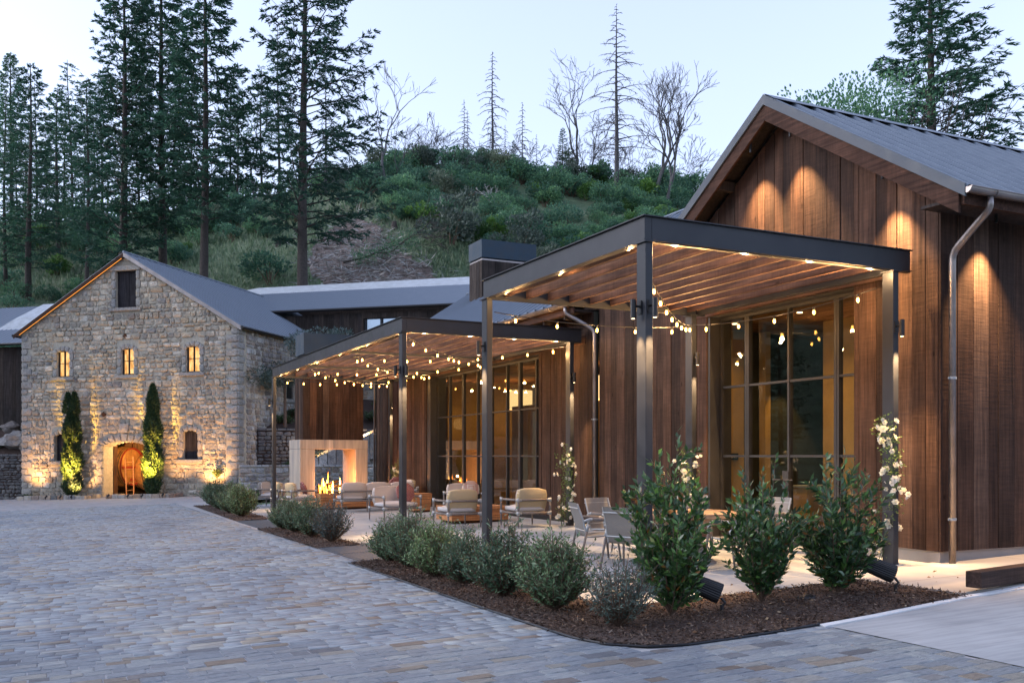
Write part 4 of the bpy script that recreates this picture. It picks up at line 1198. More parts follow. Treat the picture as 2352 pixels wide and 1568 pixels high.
# lit casements
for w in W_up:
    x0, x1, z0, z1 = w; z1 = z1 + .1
    mb = MB(); f = .05; y0, y1 = .08, .14
    mb.box(x0, x0 + f, y0, y1, z0, z1); mb.box(x1 - f, x1, y0, y1, z0, z1); mb.box(x0 + f, x1 - f, y0, y1, z0, z0 + f); mb.box(x0 + f, x1 - f, y0, y1, z1 - f, z1)
    mb.box((x0 + x1) / 2 - .03, (x0 + x1) / 2 + .03, y0 - .005, y1, z0 + f, z1 - f)
    wf = mb.build('window', M['shutter'], cel)
    mb = MB(); zm = z0 + (z1 - z0) * .52; mb.box(x0 + f, (x0 + x1) / 2 - .03, y0 + .01, y1, zm - .015, zm + .015); mb.box((x0 + x1) / 2 + .03, x1 - f, y0 + .01, y1, zm - .015, zm + .015); mb.build('glazing_bar', M['shutter'], wf)
    for a, b in ((x0 + f, (x0 + x1) / 2 - .03), (((x0 + x1) / 2 + .03), x1 - f)):
        for c, d in ((z0 + f, zm - .015), (zm + .015, z1 - f)):
            mb = MB(); mb.box(a, b, .105, .11, c, d); mb.build('pane', M['glass'], wf)
    mb = MB(); mb.box(x0 + .001, x1 - .001, .24, .25, z0 + .001, z1 - .001); mb.build('room_glow_panel', M['winglow'], cel)  # glowing panel added close behind the panes, standing in for the lit room
    
# shutters
for w in [W_loft] + W_low:
    x0, x1, z0, z1 = w; xm = (x0 + x1) / 2
    if w is not W_loft: z1 = z1 + .1
    for a, b in ((x0, xm - .006), (xm + .006, x1)):
        mb = MB(); mb.box(a, b, .16, .2, z0, z1); sh = mb.build('shutter', M['shutter'], cel)
        mb = MB(); e = .07; mb.box(a, a + e, .14, .159, z0, z1); mb.box(b - e, b, .14, .159, z0, z1); mb.box(a + e, b - e, .14, .159, z0, z0 + e); mb.box(a + e, b - e, .14, .159, z1 - e, z1); mb.build('shutter_rail', M['shutter'], sh)
# door arch stones, keystone
cxd = (dx0 + dx1) / 2; hw = (dx1 - dx0) / 2; rise = dzt - dzs
R_ = (hw * hw + rise * rise) / (2 * rise) if rise < hw else hw
def apt(t, off):
    an = PI * (1 - t)
    return (cxd + (hw + off) * math.cos(an), dzs + (rise + off) * math.sin(an))
nv = 11
for i in range(nv):
    t0, t1 = .04 + .92 * i / nv + .004, .04 + .92 * (i + 1) / nv - .004
    off = .42 if i % 2 else .34
    mb = MB(); stone_poly(mb, [apt(t0, .01), apt(t1, .01), apt(t1, off), apt(t0, off)], F3, .12, r_, rough=.01); mb.build('voussoir', M['quoin'], cel)
mb = MB(); stone_poly(mb, [(cxd - .22, dzt + .42), (cxd + .22, dzt + .42), (cxd + .3, dzt + .9), (cxd - .3, dzt + .9)], F3, .16, r_); mb.build('keystone', M['quoin'], cel)
for s in (-1, 1):
    z = -.6
    while z < dzs - .1:
        h = .38; xa = dx0 - .34 if s < 0 else dx1 + .01
        mb = MB(); stone_poly(mb, [(xa, z), (xa + .33, z), (xa + .33, z + h - .015), (xa, z + h - .015)], F3, .1, r_); mb.build('jamb_stone', M['quoin'], cel)
        z += h
for x, y in ((658, 580), (545, 988)):
    a = c1(x, y); mb = MB(); mb.poly([(a[0] - .13, -.08, a[1]), (a[0], -.08, a[1] - .13), (a[0] + .13, -.08, a[1]), (a[0], -.08, a[1] + .13)], [(0, 1, 2, 3)]); mb.poly([(a[0] - .13, -.081, a[1]), (a[0], -.081, a[1] - .13), (a[0] + .13, -.081, a[1]), (a[0], -.081, a[1] + .13), (a[0] - .13, 0, a[1]), (a[0], 0, a[1] - .13), (a[0] + .13, 0, a[1]), (a[0], 0, a[1] + .13)], [(0, 1, 5, 4), (1, 2, 6, 5), (2, 3, 7, 6), (3, 0, 4, 7)])
    mb.build('wall_anchor', M['door'], cel)
# roof
ov = .3
for s in (-1, 1):
    xe = SW / 2 + s * (SW / 2 + ov); k = SR / (SW / 2)
    A = SBO + ex * xe + ey * (-.22) + Vector((0, 0, SE + .14 - k * ov))
    rib_roof(cel, A, ey * (SD + .5), ex * (-s * (SW / 2 + ov)) + Vector((0, 0, k * (SW / 2 + ov))), pitch=.5, h=.045, thick=.07, minor=False)
    mb = MB()
    za, zb = SE + SR + .14, SE + .14 - k * ov
    mb.poly([(SW / 2, -.25, za), (xe, -.25, zb), (xe, -.25, zb - .2), (SW / 2, -.25, za - .2), (SW / 2, -.221, za), (xe, -.221, zb), (xe, -.221, zb - .2), (SW / 2, -.221, za - .2)],
            [(0, 1, 2, 3), (4, 7, 6, 5), (0, 4, 5, 1), (1, 5, 6, 2), (2, 6, 7, 3), (3, 7, 4, 0)]); mb.build('barge_board', M['fascia'] if s < 0 else M['gutter'], cel)
    mb = MB(); mb.tube([(xe + s * .03, -.25, zb - .05), (xe + s * .03, SD, zb - .05)], .07, 8); mb.build('gutter', M['black_metal'], cel)
mb = MB(); mb.tube([(SW / 2, -.25, SE + SR + .17), (SW / 2, SD + .2, SE + SR + .17)], .06, 6); mb.build('ridge_cap', M['roof'], cel)
# side window
mb = MB(); mb.box(SW - .05, SW + .012, 4.45, 5.15, 4.45, 5.9); mb.build('side_window', M['black'], cel)
mb = MB(); mb.box(SW, SW + .1, 4.25, 5.35, 4.25, 4.44); mb.box(SW, SW + .1, 4.25, 4.44, 4.45, 5.95); mb.box(SW, SW + .1, 5.16, 5.35, 4.45, 5.95); mb.box(SW, SW + .1, 4.3, 5.3, 5.96, 6.2); mb.build('side_surround', M['quoin'], cel)
mb = MB(); mb.tube([(SW + .1, 8.3, SE - .2), (SW + .1, 8.3, 3)], .05, 8); mb.build('downpipe', M['black_metal'], cel)
# cellar inside
mb = MB(); mb.box(.71, SW - .71, .05, 9, -.6, -.46 + .0); mb.box(dx0, dx1, -.2, .69, -.6, -.465); mb.build('cellar_floor', M['concrete_pale'], cel)
mb = MB(); mb.box(.71, SW - .71, 9, 9.1, -.45, 3.6); mb.box(.71, SW - .71, .71, 9, 3.3, 3.4); mb.build('cellar_walls', M['brownwall'], cel)
mb = MB(); mb.box(dx0 - .02, dx0 + .04, .71, 1.0, -.44, dzs + .35); dr = mb.build('door', M['door'], cel)
mb = MB(); mb.tube([(dx0 + .045, .8, .55), (dx0 + .08, .8, .6), (dx0 + .08, .8, .95), (dx0 + .045, .8, 1.0)], .012, 6); mb.build('door_pull', M['black_metal'], dr)

lamp('cellar_light', 'POINT', (cxd + .2, .9, 2.2), 22, (1, .58, .22), cel, .2)
lamp('cellar_light', 'POINT', (cxd + .9, .9, .9), 12, (1, .58, .22), cel, .2)
def to_w(x, y, z=0): return SBO + ex * x + ey * y + Vector((0, 0, z))
def cask(R, L, label, x, y, z, rz, grp=None):
    t = thing('wine_cask', label, 'cask', to_w(x, y, z), SBA + rz)
    mb = MB(); n = 28
    # staves: bulged body along local y; head faces -y
    prof = [(-L / 2, R * .93), (-L / 4, R * 1.0), (0, R * 1.03), (L / 4, R), (L / 2, R * .93)]
    mb.tube([(0, a, 0) for a, b in prof], [b for a, b in prof], n, cap=False); mb.build('staves', M['cask'], t)
    mb = MB(); mb.tube([(0, -L / 2 + .06, 0), (0, -L / 2 + .10, 0)], R * .9, n); mb.build('cask_head', M['cask'], t)
    mb = MB(); vs = []
    for q, (rr, yy) in enumerate(((R * .87, -L / 2 + .055), (R * .96, -L / 2 - .01), (R * .96, -L / 2 + .08))):
        for k in range(n): vs.append((rr * math.cos(2 * PI * k / n), yy, rr * math.sin(2 * PI * k / n)))
    mb.poly(vs, [(q * n + k, q * n + (k + 1) % n, (q + 1) * n + (k + 1) % n, (q + 1) * n + k) for q in range(2) for k in range(n)]); mb.build('cask_rim', M['cask_rim'], t)
    for yy in (-L / 2 + .16, -L / 4, L / 4):
        rr = R * (1.0 if abs(yy) < L / 3 else .975) + .01
        mb = MB(); mb.tube([(0, yy - .03, 0), (0, yy + .03, 0)], rr, n, cap=False); mb.build('hoop', M['hoop'], t)
    if R > .7:
        mb = MB(); mb.box(-R * .82, R * .82, -L / 2 - .03, -L / 2 + .05, -.08, .02); mb.build('cross_bar', M['cask_rim'], t)
        mb = MB(); mb.box(-.18, .18, -L / 2 - .02, -L / 2 + .05, -R * .72, -R * .6); mb.build('hatch', M['cask_rim'], t)
    return t
q1, q2, q3, q4, ql = sbp(288, 1071, 2.4), sbp(338, 1083, 3.5), sbp(303, 1027, 4.2), sbp(321, 1024, 4.4), sbp(299, 1135, 1.2)
cask(1.0, 1.0, 'huge oak cask with red painted rim just inside the arched doorway', q1[0] - .05, 2.4, q1[1], 1.58)
cask(.95, 1.0, 'second large oak cask partly behind the right cypress in the doorway', q2[0] + .2, 3.5, q2[1], 1.5)
cask(.42, .8, 'small pale barrel lying on top behind the big casks', q3[0], 4.2, q3[1], .7)
cask(.42, .8, 'small oak barrel stacked beside the pale barrel above the casks', q4[0], 4.4, q4[1], .7)
lad = thing('ladder', 'short wooden ladder leaning against the red rimmed cask', 'ladder', to_w(ql[0], 1.2, -.44), SBA + .45)
for s in (-.17, .17):
    mb = MB(); mb.box(s - .022, s + .022, -.03, .03, 0, 1.95); mb.xf(Matrix.Rotation(-.22, 4, 'X') @ Matrix.Rotation(-.08 if s < 0 else -.06, 4, 'Y')); mb.build('ladder_rail', M['block'], lad)
for k in range(5):
    mb = MB(); mb.tube([(-.17, 0, .25 + k * .36), (.17, 0, .25 + k * .36)], .016, 6); mb.xf(Matrix.Rotation(-.22, 4, 'X') @ Matrix.Rotation(-.07, 4, 'Y')); mb.build('rung', M['block'], lad)

# low block kerbs round the cypress pits
def kerb(xa, xb, label):
    t = thing('stone_kerb', label, 'kerb', to_w((xa + xb) / 2, -1.2, 0), SBA)
    def blk(x0, x1, y0, y1):
        p = to_w((x0 + x1) / 2, (y0 + y1) / 2); g = G(p.x, p.y); mb = MB()
        mb.box(x0 - (xa + xb) / 2 + .01, x1 - (xa + xb) / 2 - .01, y0 + 1.2 + .01, y1 + 1.2 - .01, g - .05, g + .17 + r_.uniform(-.02, .03)); mb.build('kerb_block', M['kerb'], t, bevel=.015)
    x = xa
    while x < xb - .1:
        w = min(r_.uniform(.25, .45), xb - x); blk(x, x + w, -1.3, -1.1); x += w
    for e in (xa, xb - .2):
        y = -1.1
        while y < -.15:
            blk(e, e + .2, y, min(y + .33, -.08)); y += .33
kx = [sbp(75, 1140)[0], sbp(236, 1140)[0], sbp(283, 1140)[0], sbp(425, 1138)[0]]
kerb(kx[0] + .2, kx[1], 'mixed stone kerb round the left cypress foot')
kerb(kx[2], kx[3], 'mixed stone kerb running right from the cellar doorway')

# ------------------------------------------------------------------ dark barn on the left with roof light
def cel_box(mb, x0, x1, y0, y1, z0, z1):
    mb.box(x0, x1, y0, y1, z0, z1)
barn = thing('dark_barn', 'dark board barn with grey metal roof and pale roof light at the far left', 'barn', tuple(to_w(-6, 3)), SBA)
PB = lambda a, d, z: tuple(to_w(a, 2.6 - d, z))
plank_wall(barn, PB, -14, -.02, 3.1, lambda a: 7.3, [], M['board_dark'], seed=41, w=(.2, .34))
rib_roof(barn, to_w(-15, 2.2, 7.45), ex * 15.6, ey * 5.5 + Vector((0, 0, 2.9)), pitch=.3)
mb = MB(); mb.tube([to_w(-15, 2.15, 7.4), to_w(-.2, 2.15, 7.4)], .07, 8); mb.build('gutter', M['black_metal'], barn, world=True)
def roofpt(x, s, h): return to_w(x, 2.2 + 5.5 * s, 7.45 + 2.9 * s + h)
mb = MB()
b0 = [roofpt(-5.5, .35, 0), roofpt(-.7, .35, 0), roofpt(-.7, .9, 0), roofpt(-5.5, .9, 0)]; t0 = [roofpt(-4.6, .45, .45), roofpt(-1.5, .45, .45), roofpt(-1.5, .82, .45), roofpt(-4.6, .82, .45)]
mb.poly(b0 + t0, [(0, 1, 5, 4), (1, 2, 6, 5), (2, 3, 7, 6), (3, 0, 4, 7), (4, 5, 6, 7)]); mb.build('roof_light', M['roof_pale'], barn, world=True)
mb = MB(); mb.box(-15, 0, 2.75, 9, 2, 7.2); mb.xf(Matrix.Translation(SBO) @ Matrix.Rotation(SBA, 4, 'Z')); mb.build('barn_core', M['room_dark'], barn, world=True)

# ------------------------------------------------------------------ long timber house behind and pale roof beyond
P0 = Vector((*c2w(-13.9, 53.8), 0)); u_ = ex.copy(); d_ = ey.copy()
back = thing('long_barn', 'long dark board house with corrugated roof and two-pane window behind the cellar', 'house', (P0.x, P0.y, 5), SBA)
PL = lambda a, d, z: tuple(P0 + u_ * a - d_ * (d - .35) + Vector((0, 0, z)))
wx0, wx1 = 5.75, 7.75
plank_wall(back, PL, -4.5, 16, 6.0, lambda a: 9.45, [(wx0, wx1, 7.2, 9.15)], M['board_dark'], seed=51, w=(.2, .34))
rib_roof(back, P0 + u_ * -3 + Vector((0, 0, 9.72)), u_ * 20, d_ * 4.6 + Vector((0, 0, 1.85)), pitch=.12, h=.03, minor=False)
mb = MB(); mb.poly([P0 + u_ * -3 + Vector((0, 0, 9.72)), P0 + Vector((0, 0, 9.72)) + u_ * -2.9, P0 + d_ * 4.6 + u_ * -2.9 + Vector((0, 0, 11.57)), P0 + d_ * 4.6 + u_ * -7.5 + Vector((0, 0, 11.57))], [(0, 1, 2, 3)]); mb.build('roof_hip', M['roof'], back, world=True)
mb = MB(); mb.tube([P0 + u_ * -1.5 + Vector((0, 0, 9.66)), P0 + u_ * 17 + Vector((0, 0, 9.66))], .08, 8); mb.build('gutter', M['black_metal'], back, world=True)
wn_ = MB(); 
for a, b in ((wx0, wx0 + .08), (wx0 + .95, wx0 + 1.05), (wx1 - .08, wx1)):
    q = [PL(a, -.15, 7.2), PL(b, -.15, 7.2), PL(b, -.15, 9.15), PL(a, -.15, 9.15)]; wn_.prism(q, d_ * -.08)
wf = wn_.build('window', M['black_metal'], back, world=True)
gm_ = mat_plain('sky_glass', (.30, .36, .42), .06, .9)
for a, b in ((wx0 + .08, wx0 + .95), (wx0 + 1.05, wx1 - .08)):
    mb = MB(); q = [PL(a, -.2, 7.2), PL(b, -.2, 7.2), PL(b, -.2, 9.15), PL(a, -.2, 9.15)]; mb.prism(q, d_ * -.01)
    mb.build('pane', gm_, back, world=True)
pale = thing('pale_roof_house', 'low house with pale hipped metal roof showing above the long corrugated roof', 'house', tuple(P0 + d_ * 9), SBA)
o_ = lambda a, b, z: P0 + u_ * a + d_ * b + Vector((0, 0, z))
mb = MB(); mb.poly([o_(-8.5, 5.6, 11.65), o_(16, 5.6, 11.5), o_(9.5, 9.5, 13.0), o_(-6.0, 9.5, 12.95)], [(0, 1, 2, 3)]); mb.poly([o_(-8.5, 5.6, 11.6), o_(-6, 9.5, 12.95), o_(-8.5, 13, 11.6)], [(0, 1, 2)])
mb.poly([o_(16, 5.6, 11.45), o_(16, 13, 11.4), o_(9.5, 9.5, 13.0)], [(0, 1, 2)]); mb.poly([o_(-8.5, 13, 11.6), o_(-6, 9.5, 12.95), o_(9.5, 9.5, 13), o_(16, 13, 11.4)], [(0, 1, 2, 3)])
mb.build('roof', M['roof_pale'], pale, world=True)
mb = MB(); mb.box(-8, 15.5, 6, 12.5, 7, 11.4); mb.xf(Matrix.Translation(P0) @ Matrix.Rotation(SBA, 4, 'Z')); mb.build('wall', M['board_dark'], pale, world=True)

# ------------------------------------------------------------------ retaining walls, steps
def rubble_wall(name, label, A, B, z0, ztop, thick, mat, seed, hh, ww, each=300, proud=(.02, .08), dry=False, group=None):
    A, B = Vector(A), Vector(B); t = (B - A); L = t.length; t.normalize(); nrm = Vector((t.y, -t.x, 0))
    root = thing(name, label, 'wall', tuple((A + B) / 2), math.atan2(t.y, t.x), group)
    tf = ztop if callable(ztop) else (lambda u: ztop)
    r = random.Random(seed)
    mb = MB(); st = max(1, int(L / .8))
    for i in range(st):
        a, b = L * i / st - L / 2, L * (i + 1) / st - L / 2
        za, zb = tf(L * i / st), tf(L * (i + 1) / st)
        mb.poly([(a, 0, z0), (b, 0, z0), (b, 0, zb), (a, 0, za), (a, thick, z0), (b, thick, z0), (b, thick, zb), (a, thick, za)], [(0, 1, 2, 3), (4, 7, 6, 5), (0, 4, 5, 1), (1, 5, 6, 2), (2, 6, 7, 3), (3, 7, 4, 0)])
    mb.build('wall_core', M['mulch'] if dry else M['mortar'], root)
    T = lambda u, d, z: (u - L / 2, -d, z)
    qs = coursed(0, L, z0, lambda u: tf(u), [], r, hh, ww, joint=.02)
    for q in qs:
        for i in range(4): q[i] = (q[i][0] + r.gauss(0, .02), q[i][1] + r.gauss(0, .015))
    lay_stones(root, qs, T, mat, r, proud, each)
    # coping stones
    u = 0
    while u < L - .1:
        w = min(r.uniform(.3, .6), L - u)
        za, zb = tf(u), tf(u + w)
        mb = MB(); mb.poly([(u - L / 2 + .01, -.07, za), (u + w - L / 2 - .01, -.06, zb), (u + w - L / 2 - .01, thick, zb), (u - L / 2 + .01, thick, za), (u - L / 2 + .03, -.05, za + .09), (u + w - L / 2 - .03, -.04, zb + .1), (u + w - L / 2 - .03, thick - .03, zb + .09), (u - L / 2 + .03, thick - .02, za + .1)],
                           [(0, 3, 2, 1), (4, 5, 6, 7), (0, 1, 5, 4), (1, 2, 6, 5), (2, 3, 7, 6), (3, 0, 4, 7)]); mb.build('coping_stone', mat, root)
        u += w
    return root
rubble_wall('retaining_wall', 'low pale field stone retaining wall behind the fireplace', (7.85, 44.6, 0), (17.5, 43.4, 0), -.6, 1.0, .4, M['fieldstone'], 61, (.16, .3), (.15, .42))
rubble_wall('retaining_wall', 'dark dry stone terrace wall above the pale retaining wall', (9.0, 46.3, 0), (16, 46.2, 0), .6, 2.75, .5, M['darkstone'], 62, (.12, .24), (.15, .45), dry=True)
rubble_wall('retaining_wall', 'white mortared stone wall high behind the outdoor steps', (15.0, 52, 0), (21, 50, 0), 3.2, 7.2, .5, M['fieldstone'], 63, (.2, .34), (.2, .45), each=150)
rubble_wall('dry_wall', 'dark dry stone wall below the dark barn at the left edge', tuple(to_w(-9, .9, 0)), tuple(to_w(-.15, .9, 0)), -.9, 1.5, .5, M['darkstone'], 64, (.1, .2), (.16, .45), each=200, dry=True)
# terraces filled with soil
mb = MB(); mb.poly([(8.3, 44.7, .93), (17.5, 43.6, .93), (17.5, 46.6, .93), (9.2, 46.6, .93)], [(0, 1, 2, 3)])
mb.build('terrace', M['mulch'])['kind'] = 'structure'
XX, YY = np.meshgrid(np.linspace(8.6, 22, 40), np.linspace(46.5, 53, 24))
ZZ = 2.6 + (YY - 46.5) * .42 + rng.uniform(-.06, .06, XX.shape) + .15 * np.sin(XX * 2) - np.clip(XX - 14.5, 0, 9) * .1
a = np.arange(XX.size).reshape(XX.shape)
Fb = np.stack([a[:-1, :-1].ravel(), a[:-1, 1:].ravel(), a[1:, 1:].ravel(), a[1:, :-1].ravel()], 1)
link('planted_bank', np_mesh('planted_bank', np.stack([XX.ravel(), YY.ravel(), ZZ.ravel()], 1), Fb, M['mulch'], smooth=True))['kind'] = 'structure'
XX, YY = np.meshgrid(np.linspace(-10, 0, 20), np.linspace(1.2, 2.7, 8))
ZZ = 1.4 + (YY - 1.2) * 1.0
PW = [to_w(a_, b_, c_) for a_, b_, c_ in zip(XX.ravel(), YY.ravel(), ZZ.ravel())]
a = np.arange(XX.size).reshape(XX.shape); Fb = np.stack([a[:-1, :-1].ravel(), a[:-1, 1:].ravel(), a[1:, 1:].ravel(), a[1:, :-1].ravel()], 1)
link('planted_bank', np_mesh('planted_bank', np.array([tuple(p) for p in PW]), Fb, M['mulch']))['kind'] = 'structure'
def boulder(p, s, label, seed):
    bm = bmesh.new(); bmesh.ops.create_icosphere(bm, subdivisions=3, radius=1)
    for v in bm.verts:
        n_ = noise.noise(v.co * 1.3 + Vector((seed, 0, 0))) * .45 + noise.noise(v.co * 3.1 + Vector((seed, 9, 0))) * .12
        v.co *= 1 + n_; v.co.z *= .7
        v.co = Vector((v.co.x * s[0], v.co.y * s[1], v.co.z * s[2]))
    me = bpy.data.meshes.new('boulder'); bm.to_mesh(me); bm.free(); me.materials.append(M['fieldstone'])
    o = link('boulder', me, None, None, p); tag(o, label, 'boulder'); return o
for k, (x, z, s) in enumerate(((-.6, 1.9, .75), (-1.9, 2.3, .8), (-3.3, 2.0, .6), (-1.1, 2.9, .6), (-2.6, 3.0, .5))):
    p = to_w(x, 1.7 + .1 * k, z)
    boulder(tuple(p), (s, s * .8, s * .8), ['large grey boulder beside the cellar corner on the left bank', 'broad boulder on the left bank between two others', 'boulder at the left end of the bank under the barn', 'upper boulder tucked under the barn boards near the cellar', 'small upper boulder under the barn at far left'][k], k * 7.3)
# stone stairs climbing to the right, with step lights
st_ = thing('garden_steps', 'stone garden steps with sloping stone parapets climbing right behind the fireplace', 'steps', (12.5, 46.4, 1))
for k in range(12):
    mb = MB(); x = 11.0 + k * .42; mb.box(x, x + .44, 44.75, 45.9, .7, 1.05 + k * .18); mb.build('step', M['kerb'], st_, world=True)
for y in (44.65, 45.95):
    r2 = random.Random(int(y * 10))
    for k in range(13):
        x = 10.7 + k * .42; z = 1.12 + k * .18
        mb = MB(); mb.poly([(x, y - .14, z - 1.2), (x + .41, y - .14, z - 1.2), (x + .41, y + .14, z - 1.2), (x, y + .14, z - 1.2), (x + .02, y - .13, z + r2.uniform(-.03, .04)), (x + .39, y - .13, z + .17 + r2.uniform(-.03, .03)), (x + .39, y + .13, z + .17), (x + .02, y + .13, z)],
                           [(0, 3, 2, 1), (4, 5, 6, 7), (0, 1, 5, 4), (1, 2, 6, 5), (2, 3, 7, 6), (3, 0, 4, 7)]); mb.build('parapet_stone', M['fieldstone'], st_, world=True)
for x, z in ((11.9, 1.5), (14.2, 2.55)):
    mb = MB(); mb.tube([(x, 45.75, z), (x, 45.8, z)], .05, 8); mb.build('step_light', M['lens'], st_, world=True)
    lamp('step_lamp', 'POINT', Vector((x, 45.6, z - .03)) - Vector(st_.location), 6, (1, .65, .3), st_, .04)
st2 = thing('garden_steps', 'two low stone steps in front of the pale retaining wall, left of the fireplace', 'steps', (8, 41, 0))
for k in range(3):
    mb = MB(); mb.box(7.6 + k * .2, 10.3, 42.2 + k * .5, 44.2, -.5, -.18 + k * .2); mb.build('step', M['kerb'], st2, world=True)
# ------------------------------------------------------------------ pergolas
def pergola(label, x0, x1, ya, yb, rafters, cross=()):
    """x0 front line of posts, x1 post line near the wall, ya near end, yb far end"""
    t = thing('pergola', label, 'pergola', ((x0 + x1) / 2, (ya + yb) / 2, G((x0 + x1) / 2, (ya + yb) / 2)), group='steel pergolas along the timber houses')
    zu, zt = 4.06, 4.36
    xe = 10.82
    zg = lambda x, y: G(x, y) - .02
    for x, y in ((x0, ya), (x1, ya), (x0, yb), (x1, yb)):
        mb = MB(); mb.box(x - .052, x + .052, y - .1, y + .1, zg(x, y), zu - .002)
        mb.build('post', M['steel'], t, world=True, bevel=.008)
        mb = MB(); mb.box(x - .08, x + .08, y - .13, y + .13, zu - .014, zu - .001); mb.build('post_cap', M['steel'], t, world=True)
    w = .05
    def beam(xa, xb, y_a, y_b):
        mb = MB(); mb.box(xa, xb, y_a, y_b, zu, zt); mb.build('beam', M['steel'], t, world=True, bevel=.004)
    beam(x0 - .04, x0 + .06, ya - .06, yb + .06)                       # front beam
    beam(x0 + .061, xe, ya - .06, ya + .02)                            # near beam
    beam(x0 + .061, xe, yb - .02, yb + .06)
    beam(x1 + .1, x1 + .18, ya + .021, yb - .021)                      # wall ledger beam
    mb = MB()
    mb.box(x0 - .075, xe + .02, ya - .095, ya - .0, zt + .001, zt + .014); mb.box(x0 - .075, x0 + .06, ya + .0005, yb + .095, zt + .001, zt + .014); mb.box(x0 + .061, xe + .02, yb + .0, yb + .095, zt + .001, zt + .014)
    mb.build('top_flange', M['steel'], t, world=True)
    mb = MB(); mb.box(x0 - .07, x0 - .041, ya - .09, yb + .09, zu + .0, zu + .011); mb.box(x0 - .07, xe, ya - .09, ya - .061, zu + .012, zu + .022); mb.build('bottom_flange', M['steel'], t, world=True)
    for i in range(rafters):
        x = x0 + .32 + (x1 - .1 - x0 - .3) * i / (rafters - 1)
        mb = MB(); mb.box(x - .024, x + .024, ya + .022, yb - .022, zu + .05, zu + .235); mb.build('rafter', M['rafter'], t, world=True)
    for y in cross:
        mb = MB(); mb.box(x0 + .062, x1 + .1, y - .03, y + .03, zu - .015, zu + .045); mb.build('cross_tube', M['steel'], t, world=True)
    L = Vector(t.location)
    def post_light(x, y, dx, dy, e=38):
        z = 3.27
        mb = MB(); mb.box(x - .012 - abs(dy) * .03, x + .012 + abs(dy) * .03, y - .012 - abs(dx) * .03, y + .012 + abs(dx) * .03, z - .07, z + .09)
        mb.tube([(x, y, z + .02), (x + dx * .1, y + dy * .1, z + .02)], .015, 6)
        cx, cy = x + dx * .10, y + dy * .10
        mb.tube([(cx, cy, z - .13), (cx, cy, z + .1)], .035, 12)
        pl = mb.build('post_light', M['black_metal'], t, world=True)
        mb = MB(); mb.tube([(cx, cy, z - .131), (cx, cy, z - .1305)], .022, 10); mb.build('lens', M['lens'], pl, world=False).location = -L
        lamp('post_beam', 'SPOT', Vector((cx + dx * .02, cy + dy * .02, z - .16)) - L, e, (1, .60, .27), t, .02, tuple(Vector((cx - dx * .14, cy - dy * .14, z - 2.5)) - L), 58, 1)
    post_light(x0 + .01, ya - .1, 0, -1, 62); post_light(x0 - .052, ya + .02, -1, 0, 62)
    post_light(x0 - .052, yb, -1, 0, 55)
    post_light(x1, ya - .1, 0, -1, 80)
    post_light(x1, yb - .1, 0, -1, 62)
    for y in (ya, (ya + yb) / 2, yb) if yb - ya > 8 else (ya + .5, yb - .5):
        lamp('rafter_fill', 'SPOT', Vector((x1 - .25, y, 3.3)) - L, 60, (1, .55, .2), t, .04, tuple(Vector((x0 + 1.2, (y * 3 + (ya + yb) / 2) / 4, 4.6)) - L), 150, 1)  # added fill spots without fittings, brightening the rafter undersides
    # warm LED pucks on the beams' inner flanges, washing the rafters
    n1 = 4
    for i in range(n1):
        x = x0 + .5 + (x1 - x0 - .8) * i / (n1 - 1)
        mb = MB(); mb.tube([(x, ya + .05, zu + .012), (x, ya + .05, zu + .022)], .022, 8); mb.build('beam_light', M['puck'], t, world=True)
        lamp('rafter_wash', 'POINT', Vector((x, ya + .09, zu - .02)) - L, 3.0, (1, .60, .27), t, .03)
    n2 = max(3, int((yb - ya) / 1.9))
    for i in range(n2):
        y = ya + .5 + (yb - ya - 1) * i / (n2 - 1)
        mb = MB(); mb.tube([(x0 + .09, y, zu + .012), (x0 + .09, y, zu + .022)], .022, 8); mb.build('beam_light', M['puck'], t, world=True)
        lamp('rafter_wash', 'POINT', Vector((x0 + .13, y, zu - .02)) - L, .7, (1, .60, .27), t, .03)
    return t
pergola('tall near pergola of dark steel posts and beams with timber rafters over the dining set', 6.42, 10.5, 9.5, 14.05, 10)
pergola('long far pergola of dark steel with timber rafters over the lounge seats', 6.58, 10.55, 18.6, 31.1, 10, cross=(22.8, 27.0))

bulb_bm = bmesh.new(); bmesh.ops.create_icosphere(bulb_bm, subdivisions=2, radius=1)
for v in bulb_bm.verts:
    v.co.x *= .021; v.co.y *= .021; v.co.z *= .032 if v.co.z < 0 else .042
bulb_me = bpy.data.meshes.new('bulb'); bulb_bm.to_mesh(bulb_me); bulb_bm.free(); bulb_me.materials.append(M['bulb'])
sk = MB(); sk.tube([(0, 0, .035), (0, 0, .085)], [.017, .02], 8); sock_me = sk.mesh('socket', M['black'])
def string_light(label, A, B, sag, n, ends=(.05, .95)):
    A, B = Vector(A), Vector(B)
    f = lambda u: A.lerp(B, u) - Vector((0, 0, sag * 4 * u * (1 - u)))
    t = thing('string_light', label, 'string light', tuple((A + B) / 2), 0, 'bulb strings hung under the pergolas')
    mb = MB(); mb.tube([f(i / 24) for i in range(25)], .008, 5); mb.build('cable', M['black'], t, world=True)
    L = Vector(t.location)
    for i in range(n):
        u = ends[0] + (ends[1] - ends[0]) * i / (n - 1)
        p = f(u) - L - Vector((0, 0, .085))
        b = link('bulb', bulb_me, None, t, p); link('socket', sock_me, None, b)
        if i % 2 == 0: lamp('bulb_light', 'POINT', p - Vector((0, 0, .05)), 1.6, (1, .55, .2), t, .03)
zc = 3.98
string_light('bulb string sagging diagonally from the nearest post to the house wall', (6.5, 9.65, 3.86), (10.4, 13.9, 3.86), .22, 9)
string_light('bulb string along the house wall of the near pergola', (10.45, 9.7, 3.86), (10.4, 13.9, 3.86), .12, 5, (.08, .9))
string_light('bulb string along the far beam of the near pergola', (6.5, 13.95, 3.84), (10.4, 13.95, 3.84), .1, 5, (.1, .9))
